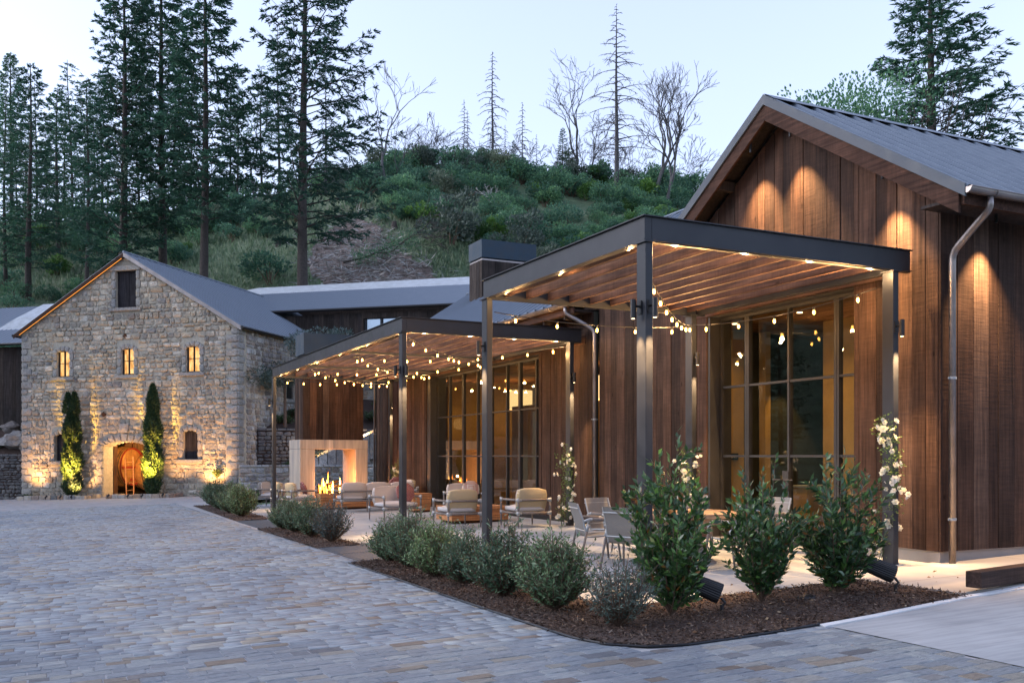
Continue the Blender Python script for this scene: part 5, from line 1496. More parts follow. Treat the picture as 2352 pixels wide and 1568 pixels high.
E_, Fr1, Fr2, F_ = (6.75, 18.75, zc), (6.75, 22.8, zc), (6.75, 27.0, zc), (6.75, 30.95, zc)
G_, W1, W2, W3 = (10.5, 18.75, zc), (10.5, 22.8, zc), (10.5, 27.0, zc), (10.5, 30.95, zc)
string_light('bulb string from the far pergola\'s near front post to its wall side', E_, W1, .14, 8)
string_light('bulb string from the wall post across to the front beam, nearest crossing', G_, Fr1, .14, 9)
string_light('bulb string rising from the first front crossing to the second wall hook', Fr1, W2, .14, 9)
string_light('bulb string from the first wall hook to the second front crossing', W1, Fr2, .14, 9)
string_light('bulb string from the second front crossing to the far wall corner', Fr2, W3, .14, 9)
string_light('bulb string from the second wall hook to the farthest front post', W2, F_, .14, 9)

# ------------------------------------------------------------------ furniture
def soft_box(sx, sy, sz, r=.04, puff=.015, seg=3):
    bm = bmesh.new(); bmesh.ops.create_cube(bm, size=1)
    for v in bm.verts: v.co = Vector((v.co.x * sx, v.co.y * sy, v.co.z * sz))
    bmesh.ops.subdivide_edges(bm, edges=bm.edges[:], cuts=3, use_grid_fill=True)
    hx, hy, hz = sx / 2, sy / 2, sz / 2
    for v in bm.verts:
        fx, fy, fz = v.co.x / hx, v.co.y / hy, v.co.z / hz
        c = [v.co.x, v.co.y, v.co.z]
        for i, (f, h) in enumerate(((fx, hx), (fy, hy), (fz, hz))):
            others = [a for j, a in enumerate((fx, fy, fz)) if j != i]
            if abs(f) > .99:
                c[i] = f * (h - r * max(abs(others[0]), abs(others[1])) ** 4 + puff * (1 - others[0] ** 2) * (1 - others[1] ** 2))
        v.co = Vector(c)
    return bm
def soft_mesh(name, mat, *a, **k):
    bm = soft_box(*a, **k); me = bpy.data.meshes.new(name); bm.to_mesh(me); bm.free()
    me.polygons.foreach_set('use_smooth', [True] * len(me.polygons)); me.materials.append(mat); return me
def lounge(width, label, loc, rz, group=None, seats=1, back_mat='stripe'):
    """seat faces local +y"""
    t = thing('lounge_sofa' if seats > 1 else 'armchair', label, 'sofa' if seats > 1 else 'armchair', (loc[0], loc[1], G(loc[0], loc[1]) + .004), rz, group)
    hw, hd = width / 2, .42
    for sx in (-1, 1):
        for sy in (-1, 1):
            x, y = sx * hw, sy * hd
            lg = MB(); lg.tube([(x, y, 0), (x, y, .3)], [.014, .026], 8); lg.tube([(x, y, .3), (x, y, .62)], .026, 8); lo = lg.build('leg', M['rope'], t, smooth=True)
            for z in (.33, .62):
                jb = MB(); jb.tube([(x, y, z - .05), (x, y, z + .045)], .034, 8); jb.build('joint', M['joint_white'], lo, smooth=True)
            ft = MB(); ft.tube([(x, y, 0), (x, y, .03)], .017, 8); ft.build('foot', M['joint_white'], lo)
    def rail(nm, a, b, r=.025):
        mb = MB(); A, B = Vector(a), Vector(b); mb.tube([A, B], r, 8); o = mb.build(nm, M['rope'], t, smooth=True)
        d = (B - A).normalized()
        mb = MB(); mb.tube([A, A + d * .08], r + .006, 8); mb.tube([B - d * .08, B], r + .006, 8); mb.build('joint', M['joint_white'], o, smooth=True)
    for sx in (-1, 1):
        rail('arm_rail', (sx * hw, -hd, .62), (sx * hw, hd, .62)); rail('side_rail', (sx * hw, -hd, .33), (sx * hw, hd, .33))
    rail('back_rail', (-hw, -hd, .62), (hw, -hd, .62)); rail('lower_rail', (-hw, -hd, .33), (hw, -hd, .33)); rail('front_rail', (-hw, hd, .33), (hw, hd, .33))
    if seats > 1:
        for k in range(1, seats):
            mb = MB(); x = -hw + width * k / seats; mb.tube([(x, -hd, 0), (x, -hd, .33)], [.014, .024], 8); mb.build('leg', M['rope'], t)
    w = (width - .08) / seats
    sm = soft_mesh('seat_cushion', M['cushion_white'], w - .012, .76, .15, r=.03); bmn = soft_mesh('back_cushion', M[back_mat], w - .012, .17, .5, r=.028)
    fm = soft_mesh('back_cushion_face', M['cushion'], w - .02, .06, .47, r=.02)
    for k in range(seats):
        x = -hw + .04 + w * (k + .5)
        link('seat_cushion', sm, None, t, (x, .03, .42))
        b = link('back_cushion', bmn, None, t, (x, -hd + .13, .62), (.12, 0, 0))
        link('cushion_face', fm, None, b, (0, .068, 0))
    return t
GA = 'armchairs on the patio'
lounge(.80, 'ochre striped armchair seen from behind, nearest the house glazing', (9.62, 18.98), .02, GA)
lounge(.80, 'ochre striped armchair seen from behind, between the two tall front posts', (8.38, 20.0), .03, GA)
lounge(1.05, 'wide armchair holding a dark red woven pillow beside the cedar table', (8.05, 23.35), PI + .15, GA, back_mat='cushion')
lounge(.80, 'armchair with a patterned square pillow facing out behind the cedar table', (9.95, 23.3), PI - .05, GA, back_mat='cushion')
lounge(2.35, 'three-seat outdoor sofa with pale cushions seen from behind, facing the fire', (9.0, 27.95), 0, None, 3, 'cushion')
lounge(.80, 'armchair past the right end of the sofa, by the dark glazing', (10.25, 29.1), PI / 2, GA)
lounge(.80, 'armchair left of the fire with a dark red pillow', (7.25, 30.45), -PI / 2 + .15, GA)
lounge(.80, 'armchair left of the fire, the farther of the facing pair by the end post', (7.1, 31.5), -PI / 2 + .1, GA)
def cedar(name, label, loc, sx, sy, h, taper=0.0, rz=0.0, courses=3, cat='table'):
    t = thing(name, label, cat, (loc[0], loc[1], G(*loc) + .004), rz)
    for k in range(courses):
        z0, z1 = .06 + (h - .06) * k / courses, .06 + (h - .06) * (k + 1) / courses - .004
        f0, f1 = 1 - taper * (1 - k / courses), 1 - taper * (1 - (k + 1) / courses)
        mb = MB(); a, b, c, d = sx / 2 * f0, sy / 2 * f0, sx / 2 * f1, sy / 2 * f1
        mb.poly([(-a, -b, z0), (a, -b, z0), (a, b, z0), (-a, b, z0), (-c, -d, z1), (c, -d, z1), (c, d, z1), (-c, d, z1)], [(0, 3, 2, 1), (4, 5, 6, 7), (0, 1, 5, 4), (1, 2, 6, 5), (2, 3, 7, 6), (3, 0, 4, 7)])
        mb.build('timber_course', M['block'], t, bevel=.004)
    mb = MB(); mb.box(-sx * .42, sx * .42, -sy * .42, sy * .42, 0, .059); mb.build('plinth', M['door'], t)
    return t
cedar('coffee_table', 'large low cedar block coffee table between the armchairs', (9.35, 21.35), 1.5, 1.0, .4)
cedar('coffee_table', 'long cedar block coffee table between the sofa and the fire', (8.9, 29.6), 1.5, .7, .38)
cedar('side_table', 'tapered cedar block side table beside the armchair left of the fire', (7.95, 29.75), .52, .52, .52, .16)
cedar('side_table', 'tapered cedar block side table beyond the wide armchair, near the glazing', (9.75, 26.1), .6, .5, .55, .16)
mb = MB()
mb.v = []; n = 20
prof = [(.05, 0), (.12, .012), (.17, .05), (.18, .06), (.165, .055), (.11, .025), (.0, .02)]
vs = [(r * math.cos(2 * PI * k / n), r * math.sin(2 * PI * k / n), z) for r, z in prof for k in range(n)]
mb.poly(vs, [(q * n + k, q * n + (k + 1) % n, (q + 1) * n + (k + 1) % n, (q + 1) * n + k) for q in range(len(prof) - 1) for k in range(n)] + [tuple(range(n))[::-1]])
o = mb.build('bowl', M['black_metal'], None, smooth=True); o.location = (9.0, 21.75, G(9, 21.75) + .405); tag(o, 'black shallow bowl standing on the large coffee table', 'bowl')
def pillow(name, label, mat, s, loc, z, rz, tilt=.35):
    me = soft_mesh('pillow', M[mat], s, .12, s, r=.05, puff=.03)
    o = link(name, me, None, None, (loc[0], loc[1], G(*loc) + z), (tilt, 0, rz), None)
    return tag(o, label, 'pillow')
pillow('pillow', 'dark red lattice pillow on the wide armchair', 'red_weave', .46, (8.28, 23.22), .72, PI + .15)
pq = pillow('pillow', 'cream square pillow with dark red line border on the facing armchair', 'cushion', .42, (10.1, 23.15), .72, PI - .2)
for k, s in enumerate((.34, .27, .14)):
    mb = MB(); w_ = .008; h = s / 2
    for a, b, c, d in ((-h, h, -h, -h + w_), (-h, h, h - w_, h), (-h, -h + w_, -h, h), (h - w_, h, -h, h)): mb.box(a, b, .08, .084 , c, d)
    mb.build('printed_border', M['cask_rim'], pq)
pillow('pillow', 'dark red pillow in the armchair left of the fire', 'red_weave', .4, (7.42, 30.55), .68, -PI / 2)
pillow('pillow', 'dark red pillow at the right end of the sofa', 'red_weave', .4, (9.7, 28.1), .78, .1)
# dining table
dt = thing('dining_table', 'round teak dining table on a flared concrete pedestal', 'table', (8.35, 11.5, G(8.35, 11.5) + .004))
bm = bmesh.new(); bmesh.ops.create_cone(bm, cap_ends=True, segments=48, radius1=.86, radius2=.86, depth=.06)
me = bpy.data.meshes.new('table_top'); bm.to_mesh(me); bm.free(); me.materials.append(M['table']); link('table_top', me, None, dt, (0, 0, .72))
mb = MB(); mb.tube([(0, 0, .61), (0, 0, .689)], .82, 40); mb.build('apron', M['table'], dt)
mb = MB(); mb.poly([(-.42, -.3, 0), (.42, -.3, 0), (.42, .3, 0), (-.42, .3, 0), (-.2, -.16, .61), (.2, -.16, .61), (.2, .16, .61), (-.2, .16, .61)], [(0, 3, 2, 1), (4, 5, 6, 7), (0, 1, 5, 4), (1, 2, 6, 5), (2, 3, 7, 6), (3, 0, 4, 7)]); mb.build('pedestal', M['concrete'], dt, bevel=.03)
def dining_chair():
    t = thing('dining_chair', '', 'chair', (0, 0, 0), 0, 'sling chairs round the dining table')
    for s in (-1, 1):
        for nm, pts, rr in (('leg', [(s * .31, .30, 0), (s * .27, .22, .62)], [.013, .021]), ('leg', [(s * .31, -.34, 0), (s * .27, -.2, .6)], [.013, .021])):
            mb = MB(); mb.tube(pts, rr, 8); lg = mb.build(nm, M['rope'], t, smooth=True)
            mb = MB(); mb.tube([pts[0], Vector(pts[0]).lerp(Vector(pts[1]), .06)], .016, 8); mb.tube([Vector(pts[0]).lerp(Vector(pts[1]), .82), pts[1]], .026, 8); mb.build('joint', M['joint_white'], lg, smooth=True)
        mb = MB(); mb.tube([(s * .27, .22, .62), (s * .27, .16, .66), (s * .27, -.18, .67), (s * .26, -.26, .64)], .023, 8); a = mb.build('armrest', M['joint_white'], t, smooth=True)
        mb = MB(); mb.tube([(s * .27, .12, .663), (s * .27, -.14, .671)], .027, 8); mb.build('rope_wrap', M['rope'], a, smooth=True)
        mb = MB(); mb.tube([(s * .24, -.22, .42), (s * .245, -.27, .66), (s * .24, -.36, .9)], .014, 6); mb.build('back_upright', M['joint_white'], t)
        mb = MB(); mb.tube([(s * .24, .22, .44), (s * .24, -.22, .41)], .014, 6); mb.build('seat_rail', M['joint_white'], t)
    mb = MB(); pts = [(.23, .445), (.1, .425), (-.08, .40), (-.18, .405), (-.23, .46), (-.28, .66), (-.32, .78), (-.37, .91)]
    vs = []
    for y, z in pts: vs += [(-.235, y, z), (.235, y, z)]
    for y, z in pts: vs += [(-.235, y - .004, z - .006), (.235, y - .004, z - .006)]
    k = len(pts)
    mb.poly(vs, [(2 * i, 2 * i + 1, 2 * i + 3, 2 * i + 2) for i in range(k - 1)] + [(2 * (k + i), 2 * (k + i) + 2, 2 * (k + i) + 3, 2 * (k + i) + 1) for i in range(k - 1)])
    mb.build('sling', M['sling'], t, smooth=True)
    mb = MB(); mb.tube([(-.25, -.35, .83), (.25, -.35, .83)], .012, 6); mb.tube([(-.25, -.245, .5), (.25, -.245, .5)], .012, 6); mb.build('cross_bar', M['joint_white'], t)
    return t
dc = dining_chair()
spots = [((7.4, 12.25), -PI / 2 - .25, 'grey sling chair at the left side of the round table, seen side-on'),
         ((7.22, 11.0), -PI / 2 + .45, 'grey sling chair nearest the tall corner post, back turned'),
         ((8.1, 12.95), PI + .15, 'grey sling chair behind the round table, to the left'),
         ((9.3, 12.4), PI * .8, 'grey sling chair behind the table in front of the roses'),
         ((8.45, 10.3), .05, 'grey sling chair on the near side between the first two bay shrubs'),
         ((9.62, 11.1), PI / 2 + .2, 'grey sling chair right of the table by the glass doors')]
for i, (p, rz, lb) in enumerate(spots):
    c = dc if i == 0 else copy_tree(dc)
    c.location = (p[0], p[1], G(*p) + .004); c.rotation_euler = (0, 0, rz); c['label'] = lb
o = lounge(.7, 'grey armchair behind the far end post, beside the low steps', (6.95, 33.2), -2.3, GA, back_mat='sling')

# ------------------------------------------------------------------ garden speakers, timber sleeper, rock light
def speaker(label, loc, rz):
    t = thing('garden_speaker', label, 'speaker', (loc[0], loc[1], G(*loc) + .01), rz, 'ribbed garden speakers in the mulch bed')
    n = 26; mb = MB(); R1_, R2_ = .092, .078
    ring = lambda r, y: [((r - (.006 if k % 2 else 0)) * math.cos(2 * PI * k / (2 * n)) * 1.0, y, (r - (.006 if k % 2 else 0)) * math.sin(2 * PI * k / (2 * n)) * 1.15) for k in range(2 * n)]
    vs = ring(R1_, 0) + ring(R1_, .06) + ring(R2_, .36); m_ = 2 * n
    mb.poly(vs, [(q * m_ + k, q * m_ + (k + 1) % m_, (q + 1) * m_ + (k + 1) % m_, (q + 1) * m_ + k) for q in range(2) for k in range(m_)] + [tuple(range(m_))[::-1], tuple(range(2 * m_, 3 * m_))])
    mb.xf(Matrix.Translation((0, 0, .19)) @ Matrix.Rotation(.38, 4, 'X'))
    b = mb.build('body', M['black'], t)
    mb = MB(); mb.tube([(0, -.004, 0), (0, 0.0, 0)], .088, 24); mb.xf(Matrix.Translation((0, 0, .19)) @ Matrix.Rotation(.38, 4, 'X') @ Matrix.Scale(1.12, 4, (0, 0, 1))); mb.build('end_cap', M['black_metal'], b)
    mb = MB(); mb.box(.03, .042, -.008, -.005, .0, .035); mb.xf(Matrix.Translation((0, 0, .19)) @ Matrix.Rotation(.38, 4, 'X')); mb.build('badge', M['white'], b)
    mb = MB(); mb.tube([(0, -.02, -.06), (0, -.02, .08)], [.02, .02], 8); mb.tube([(0, -.02, .06), (0, -.05, .1), (0, -.01, .15)], .016, 8); mb.build('stake', M['black'], t)
speaker('black ribbed garden speaker between the first and second bay shrubs', (6.18, 7.78), .95)
speaker('black ribbed garden speaker right of the third bay shrub near the apron', (8.62, 7.75), .95)
sl = thing('timber_sleeper', 'dark timber sleeper lying on the apron at the right edge', 'sleeper', (10.9, 7.45, G(10.9, 7.45)))
mb = MB(); mb.box(-1.75, 3.2, -.09, .09, .02, .2); b_ = mb.build('sleeper_beam', M['beam_timber'], sl, bevel=.008)
sl.rotation_euler = (0, 0, .17)
bo = boulder((7.45, 7.88, G(7.45, 7.88) + .03), (.11, .08, .05), 'small black stone-shaped light lying in the mulch between shrubs', 3.3); bo.data.materials[0] = M['black']
for (px, py, e) in ((5.2, 14.1, 0),):
    pass
# wall uplights washing the cellar front
def ground_spot(label, x, y, tx, ty, tz, e, ang, col=(1, .62, .28)):
    p = to_w(x, y); g = G(p.x, p.y)
    t = thing('ground_spotlight', label, 'light', (p.x, p.y, g), SBA, 'small spotlights at the foot of the cellar')
    mb = MB(); mb.tube([(0, 0, 0), (0, 0, .1)], .012, 6); mb.tube([(0, -.05, .1), (0, .06, .2)], [.035, .045], 10); mb.build('lamp_body', M['black_metal'], t)
    mb = MB(); mb.tube([(0, .0605, .2), (0, .063, .203)], .036, 10); mb.build('lens', M['lens'], t)
    lamp('wall_wash', 'SPOT', (0, .08, .23), e, col, t, .03, (tx - x, ty - y, tz - g), ang, 1)
CXP1 = sbp(165, 1138, -.75)[0]; CXP2 = sbp(350, 1136, -.75)[0]
Y_ = (1, .56, .07); OR_ = (1, .50, .18)
ground_spot('spotlight before the left cypress aimed up at it', CXP1 + .35, -1.95, CXP1 + .05, -.75, 1.6, 620, 40, Y_)
ground_spot('second spotlight at the left cypress, aimed from its left', CXP1 - .75, -1.6, CXP1, -.7, 1.2, 300, 36, Y_)
ground_spot('spotlight before the right cypress aimed up at it', CXP2 + .3, -1.95, CXP2 + .05, -.75, 1.6, 620, 40, Y_)
ground_spot('second spotlight at the right cypress, aimed from its left', CXP2 - .7, -1.6, CXP2, -.7, 1.4, 300, 36, Y_)
ground_spot('spotlight washing the wall left of the arched doorway', dx0 - .75, -1.3, dx0 - .6, 0, 2.0, 62, 105, OR_)
ground_spot('spotlight washing the wall between the right cypress and the low shutter', CXP2 + 1.0, -1.4, CXP2 + 1.1, 0, 3.0, 52, 95, OR_)
ground_spot('spotlight washing the wall at the left end of the cellar', 1.0, -1.1, 1.1, 0, 2.0, 58, 100, OR_)
ground_spot('spotlight washing the wall near the right corner of the cellar', 10.9, -1.0, 10.8, 0, 1.8, 75, 105, OR_)
ground_spot('spotlight washing the upper wall above the doorway', cxd + .2, -1.5, cxd, 0, 4.5, 60, 75, OR_)
# warm strip under the left eave of the cellar
k_ = SR / (SW / 2)
mb = MB(); zz = lambda u: SE + k_ * u - .045
mb.poly([(.0, -.2, zz(0)), (5.9, -.2, zz(5.9)), (5.9, -.17, zz(5.9) - .012), (.0, -.17, zz(0) - .012)], [(0, 1, 2, 3)])
mb.build('eave_light_strip', mat_emit('eave_strip', (1, .38, .06), .55), cel)
# ------------------------------------------------------------------ vegetation generators
def part(root, name, me, kind=None):
    o = link(name, me, None, root)
    if kind: o['kind'] = kind
    return o
def conifer_mesh(seed, H, hb, Lmax, nb, rise=.35, twigs=13, per=7, leaf=.3, lean=0.0, skew=0.0, top_keep=1.0, droop=.35, r0=None):
    r = np.random.default_rng(seed); rr = random.Random(seed)
    r0 = r0 or H * .018
    tk = MB(); n = 9
    sway = lambda t: Vector((lean * H * t + .12 * math.sin(t * 5 + seed), .1 * math.cos(t * 4 + seed), H * t))
    tk.tube([sway(i / (n - 1)) - (Vector((0, 0, 1.5)) if i == 0 else Vector()) for i in range(n)], [r0 * (1 - .93 * i / (n - 1)) + .015 for i in range(n)], 9)
    trunk = tk.mesh('trunk', M['bark'], True)
    br = MB(); P, D, Ls = [], [], []
    for i in range(nb):
        t = (i + rr.random()) / nb
        z = hb + (H * .985 - hb) * t
        az = i * 2.399 + rr.uniform(-.5, .5)
        prof = (1 - t) ** .75 * (.55 + .45 * min(1, t * 5 + .3))
        L = Lmax * prof * rr.uniform(.55, 1.12) * (1 + skew * math.cos(az)) + .35
        up = rise * rr.uniform(.5, 1.4) + .25 * t; dr = droop * rr.uniform(.5, 1.3) * (1 - .6 * t)
        base = sway(z / H)
        h = Vector((math.cos(az), math.sin(az), 0)); sd = Vector((-h.y, h.x, 0))
        bend = rr.uniform(-.18, .18)
        f = lambda s: base + h * (L * s) + sd * (L * bend * s * s) + Vector((0, 0, L * (up * s - dr * s * s + .22 * s ** 4)))
        rb = max(.012, .011 * L + .012)
        br.tube([f(0), f(.3), f(.65), f(1)], [rb, rb * .75, rb * .45, .006], 3, cap=False)
        nt = max(4, int(twigs * (.4 + .6 * L / Lmax)))
        for k in range(nt):
            s = .12 + .88 * ((k + rr.random()) / nt) ** .8
            if rr.random() < .12: continue
            p = f(s); tl = (L * .26 * (1.15 - s) + .28) * rr.uniform(.6, 1.2)
            td = (h * rr.uniform(.35, 1) + sd * (1 if k % 2 else -1) * rr.uniform(.4, 1.0) + Vector((0, 0, rr.uniform(-.35, .35)))).normalized()
            m_ = max(3, int(per * 1.7 * (.5 + tl)))
            for q in range(m_):
                u = (q + rr.random()) / m_
                pp = p + td * tl * u + Vector((0, 0, -.25 * tl * u * u))
                P.append(pp[:]); D.append((td + Vector((rr.gauss(0, .45), rr.gauss(0, .45), rr.gauss(0, .35)))).normalized()[:]); Ls.append(leaf * rr.uniform(.6, 1.25))
    P, D, Ls = np.array(P), np.array(D), np.array(Ls)
    v, f_, t_ = leaf_arrays(P, D, Ls, Ls * .12, .35, r)
    return trunk, br.mesh('branches', M['bark']), np_mesh('foliage', v, f_, M['fir'], t_)
def make_conifer(meshes, label, cat='tree', group=None, name='fir_tree'):
    t = thing(name, label, cat, (0, 0, 0), 0, group)
    part(t, 'trunk', meshes[0]); part(t, 'branches', meshes[1], 'stuff'); part(t, 'foliage', meshes[2], 'stuff')
    return t
def put(meshes, px, Z, label, h=1.0, rz=0.0, group=None, name='fir_tree', dz=0.0, sxy=None):
    X, Y, z = at(px, Z, dz)
    t = make_conifer(meshes, label, 'tree', group, name)
    t.location = (X, Y, z); t.rotation_euler = (0, 0, rz); s = sxy or h; t.scale = (s, s, h)
    return t
CA = conifer_mesh(1, 33, 8, 6.2, 125, .45, 17, 12, .40, r0=.42)
CB = conifer_mesh(2, 34, 12, 5.2, 120, .30, 17, 12, .40, droop=.4, r0=.40)
CC = conifer_mesh(3, 38, 11.5, 7.2, 112, .32, 19, 13, .38, skew=.25, droop=.35, r0=.5)
CD = conifer_mesh(4, 22, 3, 4.6, 92, .15, 15, 11, .36, droop=.3, r0=.3)
CE = conifer_mesh(5, 26, 6, 3.0, 90, .2, 11, 6, .46, r0=.26)
CF = conifer_mesh(6, 34, 6, 7.2, 150, .42, 19, 13, .36, droop=.2, skew=.2, r0=.5)
YAW = -math.atan2(FX, FY)
put(CA, 283, 72, 'tall dense fir directly behind the cellar gable, left edge of the grove', .94, YAW + 2.6)
put(CB, 372, 75, 'tall fir between the gable fir and the lichen-barked fir', .98, YAW + 1.2)
put(CB, 470, 69, 'tall fir with bare lower trunk right of the cellar ridge', .98, YAW + 4.0)
put(CC, 698, 68, 'big lone fir with wide horizontal boughs standing behind the pale roof', .95, YAW)
put(CD, 68, 86, 'dense shorter fir at the far left with a broad pointed crown', .98, YAW + .5)
put(CD, 132, 96, 'thin-topped fir just right of the far left fir', .85, YAW + 2.5)
put(CE, 200, 84, 'narrow fir between the left fir and the gable fir', .8, YAW)
put(CA, 25, 110, 'dark fir at the left frame edge behind the others', .6, YAW + 1)
put(CE, 12, 88, 'narrow dark fir at the very left edge', .72, YAW + 3)
put(CF, 2137, 66, 'big fir with upswept boughs behind the near metal roof', .9, YAW + .3, sxy=1.35)
put(CE, 2252, 60, 'stubby ivy-thick trunk right of the big fir behind the roof', .52, YAW + 2, dz=4)
put(CD, 2318, 58, 'small fir tip at the right edge behind the roof', .50, YAW + 1, dz=4)
put(CD, 1292, 122, 'small dark fir on the ridge beside the crooked dead oak', .30, YAW)
put(CD, 1180, 124, 'small fir rising from the ridge shrubs, left of the crooked dead oak', .18, YAW + 2)
# thin background trunks
r5 = random.Random(55)
BG = [conifer_mesh(20 + i, 15 + 2 * i, 5, 2.0, 50, .1, 8, 5, .44, lean=.02 * (i - 1), r0=.16) for i in range(3)]
k = 0
_vis = sorted([40, 58, 85, 105, 150, 165, 192, 215, 235, 318, 345, 400, 415, 440, 530, 545, 600, 640]); _ords = [w_ + ' slim one from the left' for w_ in 'first second third fourth fifth sixth seventh eighth ninth tenth eleventh twelfth thirteenth fourteenth fifteenth sixteenth seventeenth eighteenth'.split()]
for px, Z in ((40, 115), (58, 120), (85, 122), (105, 118), (150, 120), (165, 112), (192, 118), (215, 122), (235, 116), (318, 118), (345, 121), (400, 118), (415, 124), (440, 116), (530, 120), (545, 112), (600, 124), (640, 118), (-40, 112), (-90, 105), (-150, 110)):
    put(BG[k % 3], px, Z, 'slim pole-like fir with sparse crown, %s on the left ridge' % (_ords[_vis.index(px)] if px in _vis else 'outside the frame'), r5.uniform(.75, 1.15), YAW + r5.uniform(0, 6), 'slim firs along the left ridge', 'slim_fir'); k += 1
# trees out of frame to the left, met by reflections in the glazing
for i in range(14):
    a = math.radians(-40 - i * 6.5); rr_ = r5.uniform(62, 85)
    X, Y = c2w(math.sin(a) * rr_, math.cos(a) * rr_)
    t = make_conifer((CA, CB, CD)[i % 3], 'fir on the slope left of the court, outside the photograph', 'tree', 'firs left of the court'); t.location = (X, Y, terr(X, Y)); t.scale = (.7, .7, .62)

def bare_mesh(seed, H, spread=.5, levels=5, r0=.22, lean=.0, crook=.22, twigs=True, split=2.4, mat='deadwood'):
    rr = random.Random(seed); mb = MB()
    def grow(p, d, L, r, lv):
        n = 4; pts = [p]; dd = d
        for i in range(n):
            dd = (dd + Vector((rr.gauss(0, crook), rr.gauss(0, crook), rr.gauss(0, crook * .5)))).normalized()
            pts.append(pts[-1] + dd * (L / n))
        mb.tube(pts, [max(.022, r * (1 - .35 * i / n)) for i in range(n + 1)], 5 if lv < 2 else 3, cap=False)
        if lv >= levels: return
        k = 2 if rr.random() < (3 - split) else 3
        for j in range(k):
            q = pts[-1] if j < 2 else pts[rr.choice((2, 3))]
            nd = (dd + Vector((rr.uniform(-1, 1), rr.uniform(-1, 1), rr.uniform(-.2, .6))) * spread).normalized()
            grow(q, nd, L * rr.uniform(.62, .88), r * .68 * rr.uniform(.8, 1.05), lv + 1)
    grow(Vector((0, 0, -.5)), Vector((lean, 0, 1)).normalized(), H * .36, r0, 0)
    return mb.mesh('trunk', M[mat])
def snag_mesh(seed, H, Lmax, hb, nb, droop=.5, r0=.25, sub=5):
    rr = random.Random(seed); mb = MB()
    mb.tube([(0, 0, -.5), (.05, 0, H * .3), (-.05, .03, H * .6), (0, 0, H)], [r0, r0 * .75, r0 * .45, .02], 7)
    for i in range(nb):
        t = (i + rr.random()) / nb; z = hb + (H - hb) * t; az = i * 2.4 + rr.uniform(-.4, .4)
        L = Lmax * (1 - t) ** .8 * rr.uniform(.25, 1.15) + .15
        h = Vector((math.cos(az), math.sin(az), 0)); sd = Vector((-h.y, h.x, 0)); up = rr.uniform(.0, .4)
        f = lambda s: Vector((0, 0, z)) + h * L * s + Vector((0, 0, L * (up * s - droop * s * s)))
        mb.tube([f(0), f(.33), f(.66), f(1)], [.06 + .01 * L, .05, .036, .02], 3, cap=False)
        for k in range(sub):
            s = rr.uniform(.3, 1); p = f(s); tl = L * rr.uniform(.1, .25)
            mb.tube([p, p + (h * .4 + sd * rr.uniform(-1, 1) + Vector((0, 0, rr.uniform(-.7, .2)))).normalized() * tl], [.024, .014], 3, cap=False)
    return mb.mesh('trunk', M['deadwood'])
def put_bare(me, px, Z, label, s=1.0, rz=0.0, name='bare_tree', group=None, dz=-.3):
    X, Y, z = at(px, Z, dz); t = thing(name, label, 'tree', (X, Y, z), YAW + rz, group); t.scale = (s, s, s)
    o = link('trunk', me, None, t); return t
SN = [snag_mesh(31, 15.5, 3.7, 1, 80, .55, .2, 7), snag_mesh(32, 24, 6.0, 5, 84, .3, .34, 9), snag_mesh(33, 10, 2.2, 1, 46, .5, .09, 4)]
Zr = 121
put_bare(SN[0], 1131, Zr, 'dead conifer spire with drooping bare twigs, mid ridge', 1.0, 0, 'dead_conifer')
put_bare(SN[1], 1416, 117, 'tallest dead conifer with thick straight trunk on the ridge', 1.0, 1, 'dead_conifer')
put_bare(SN[2], 1200, Zr, 'slender dead conifer right of the mid ridge spire', 1.0, 2, 'dead_conifer')
put_bare(SN[2], 1066, Zr, 'slender dead conifer left of the mid ridge spire', .9, 3, 'dead_conifer')
put_bare(SN[2], 1074, 123, 'thin dead conifer paired close beside the left slender one', .75, 4, 'dead_conifer')
put_bare(SN[2], 1160, 124, 'faint thin dead pole between the spire and the slender conifer', .6, 4.5, 'dead_conifer')
put_bare(SN[2], 1232, 124, 'short thin dead pole right of the slender dead conifer', .55, 5, 'dead_conifer')
put_bare(SN[0], 748, 112, 'leaning dead conifer right of the big lone fir', .95, 5, 'dead_conifer')
put_bare(bare_mesh(41, 14, .55, 6, .24, .0), 1316, Zr, 'crooked bare oak with curling top on the ridge', .95, .4)
put_bare(bare_mesh(42, 10, .6, 6, .18, .05, .3), 1362, Zr, 'smaller crooked bare oak left of the tallest dead conifer', .9, 2)
put_bare(bare_mesh(43, 15, .5, 7, .36, -.05, .16), 1503, 114, 'large bare oak with rounded twig crown right of the tallest dead conifer', .92, 1)
put_bare(bare_mesh(44, 13, .5, 7, .34, .38, .14), 1528, 113, 'bare oak leaning right with feathery twigs on the ridge end', .88, 0)
put_bare(bare_mesh(45, 15, .4, 6, .22, -.2, .14), 892, 112, 'bare tree with long pale limbs right of the big lone fir', 1.0, .2)
put_bare(bare_mesh(46, 8, .4, 5, .09, .1, .15), 905, 114, 'small thin bare tree close to the pale-limbed bare tree', .9, 1.2)
put_bare(bare_mesh(47, 13, .35, 4, .17, -.16, .1), 590, 112, 'leaning bare trunk between the lichen-barked fir and the lone fir', 1.0, 0)
put_bare(bare_mesh(48, 4.5, .3, 5, .16, .3, .2, mat='palewood'), 1130, 104, 'bleached broken snag leaning on the hillside', .9, 0, 'bleached_snag')
TW = [bare_mesh(60 + i, 6, .45, 5, .05, .1 * (i - 1), .2) for i in range(3)]

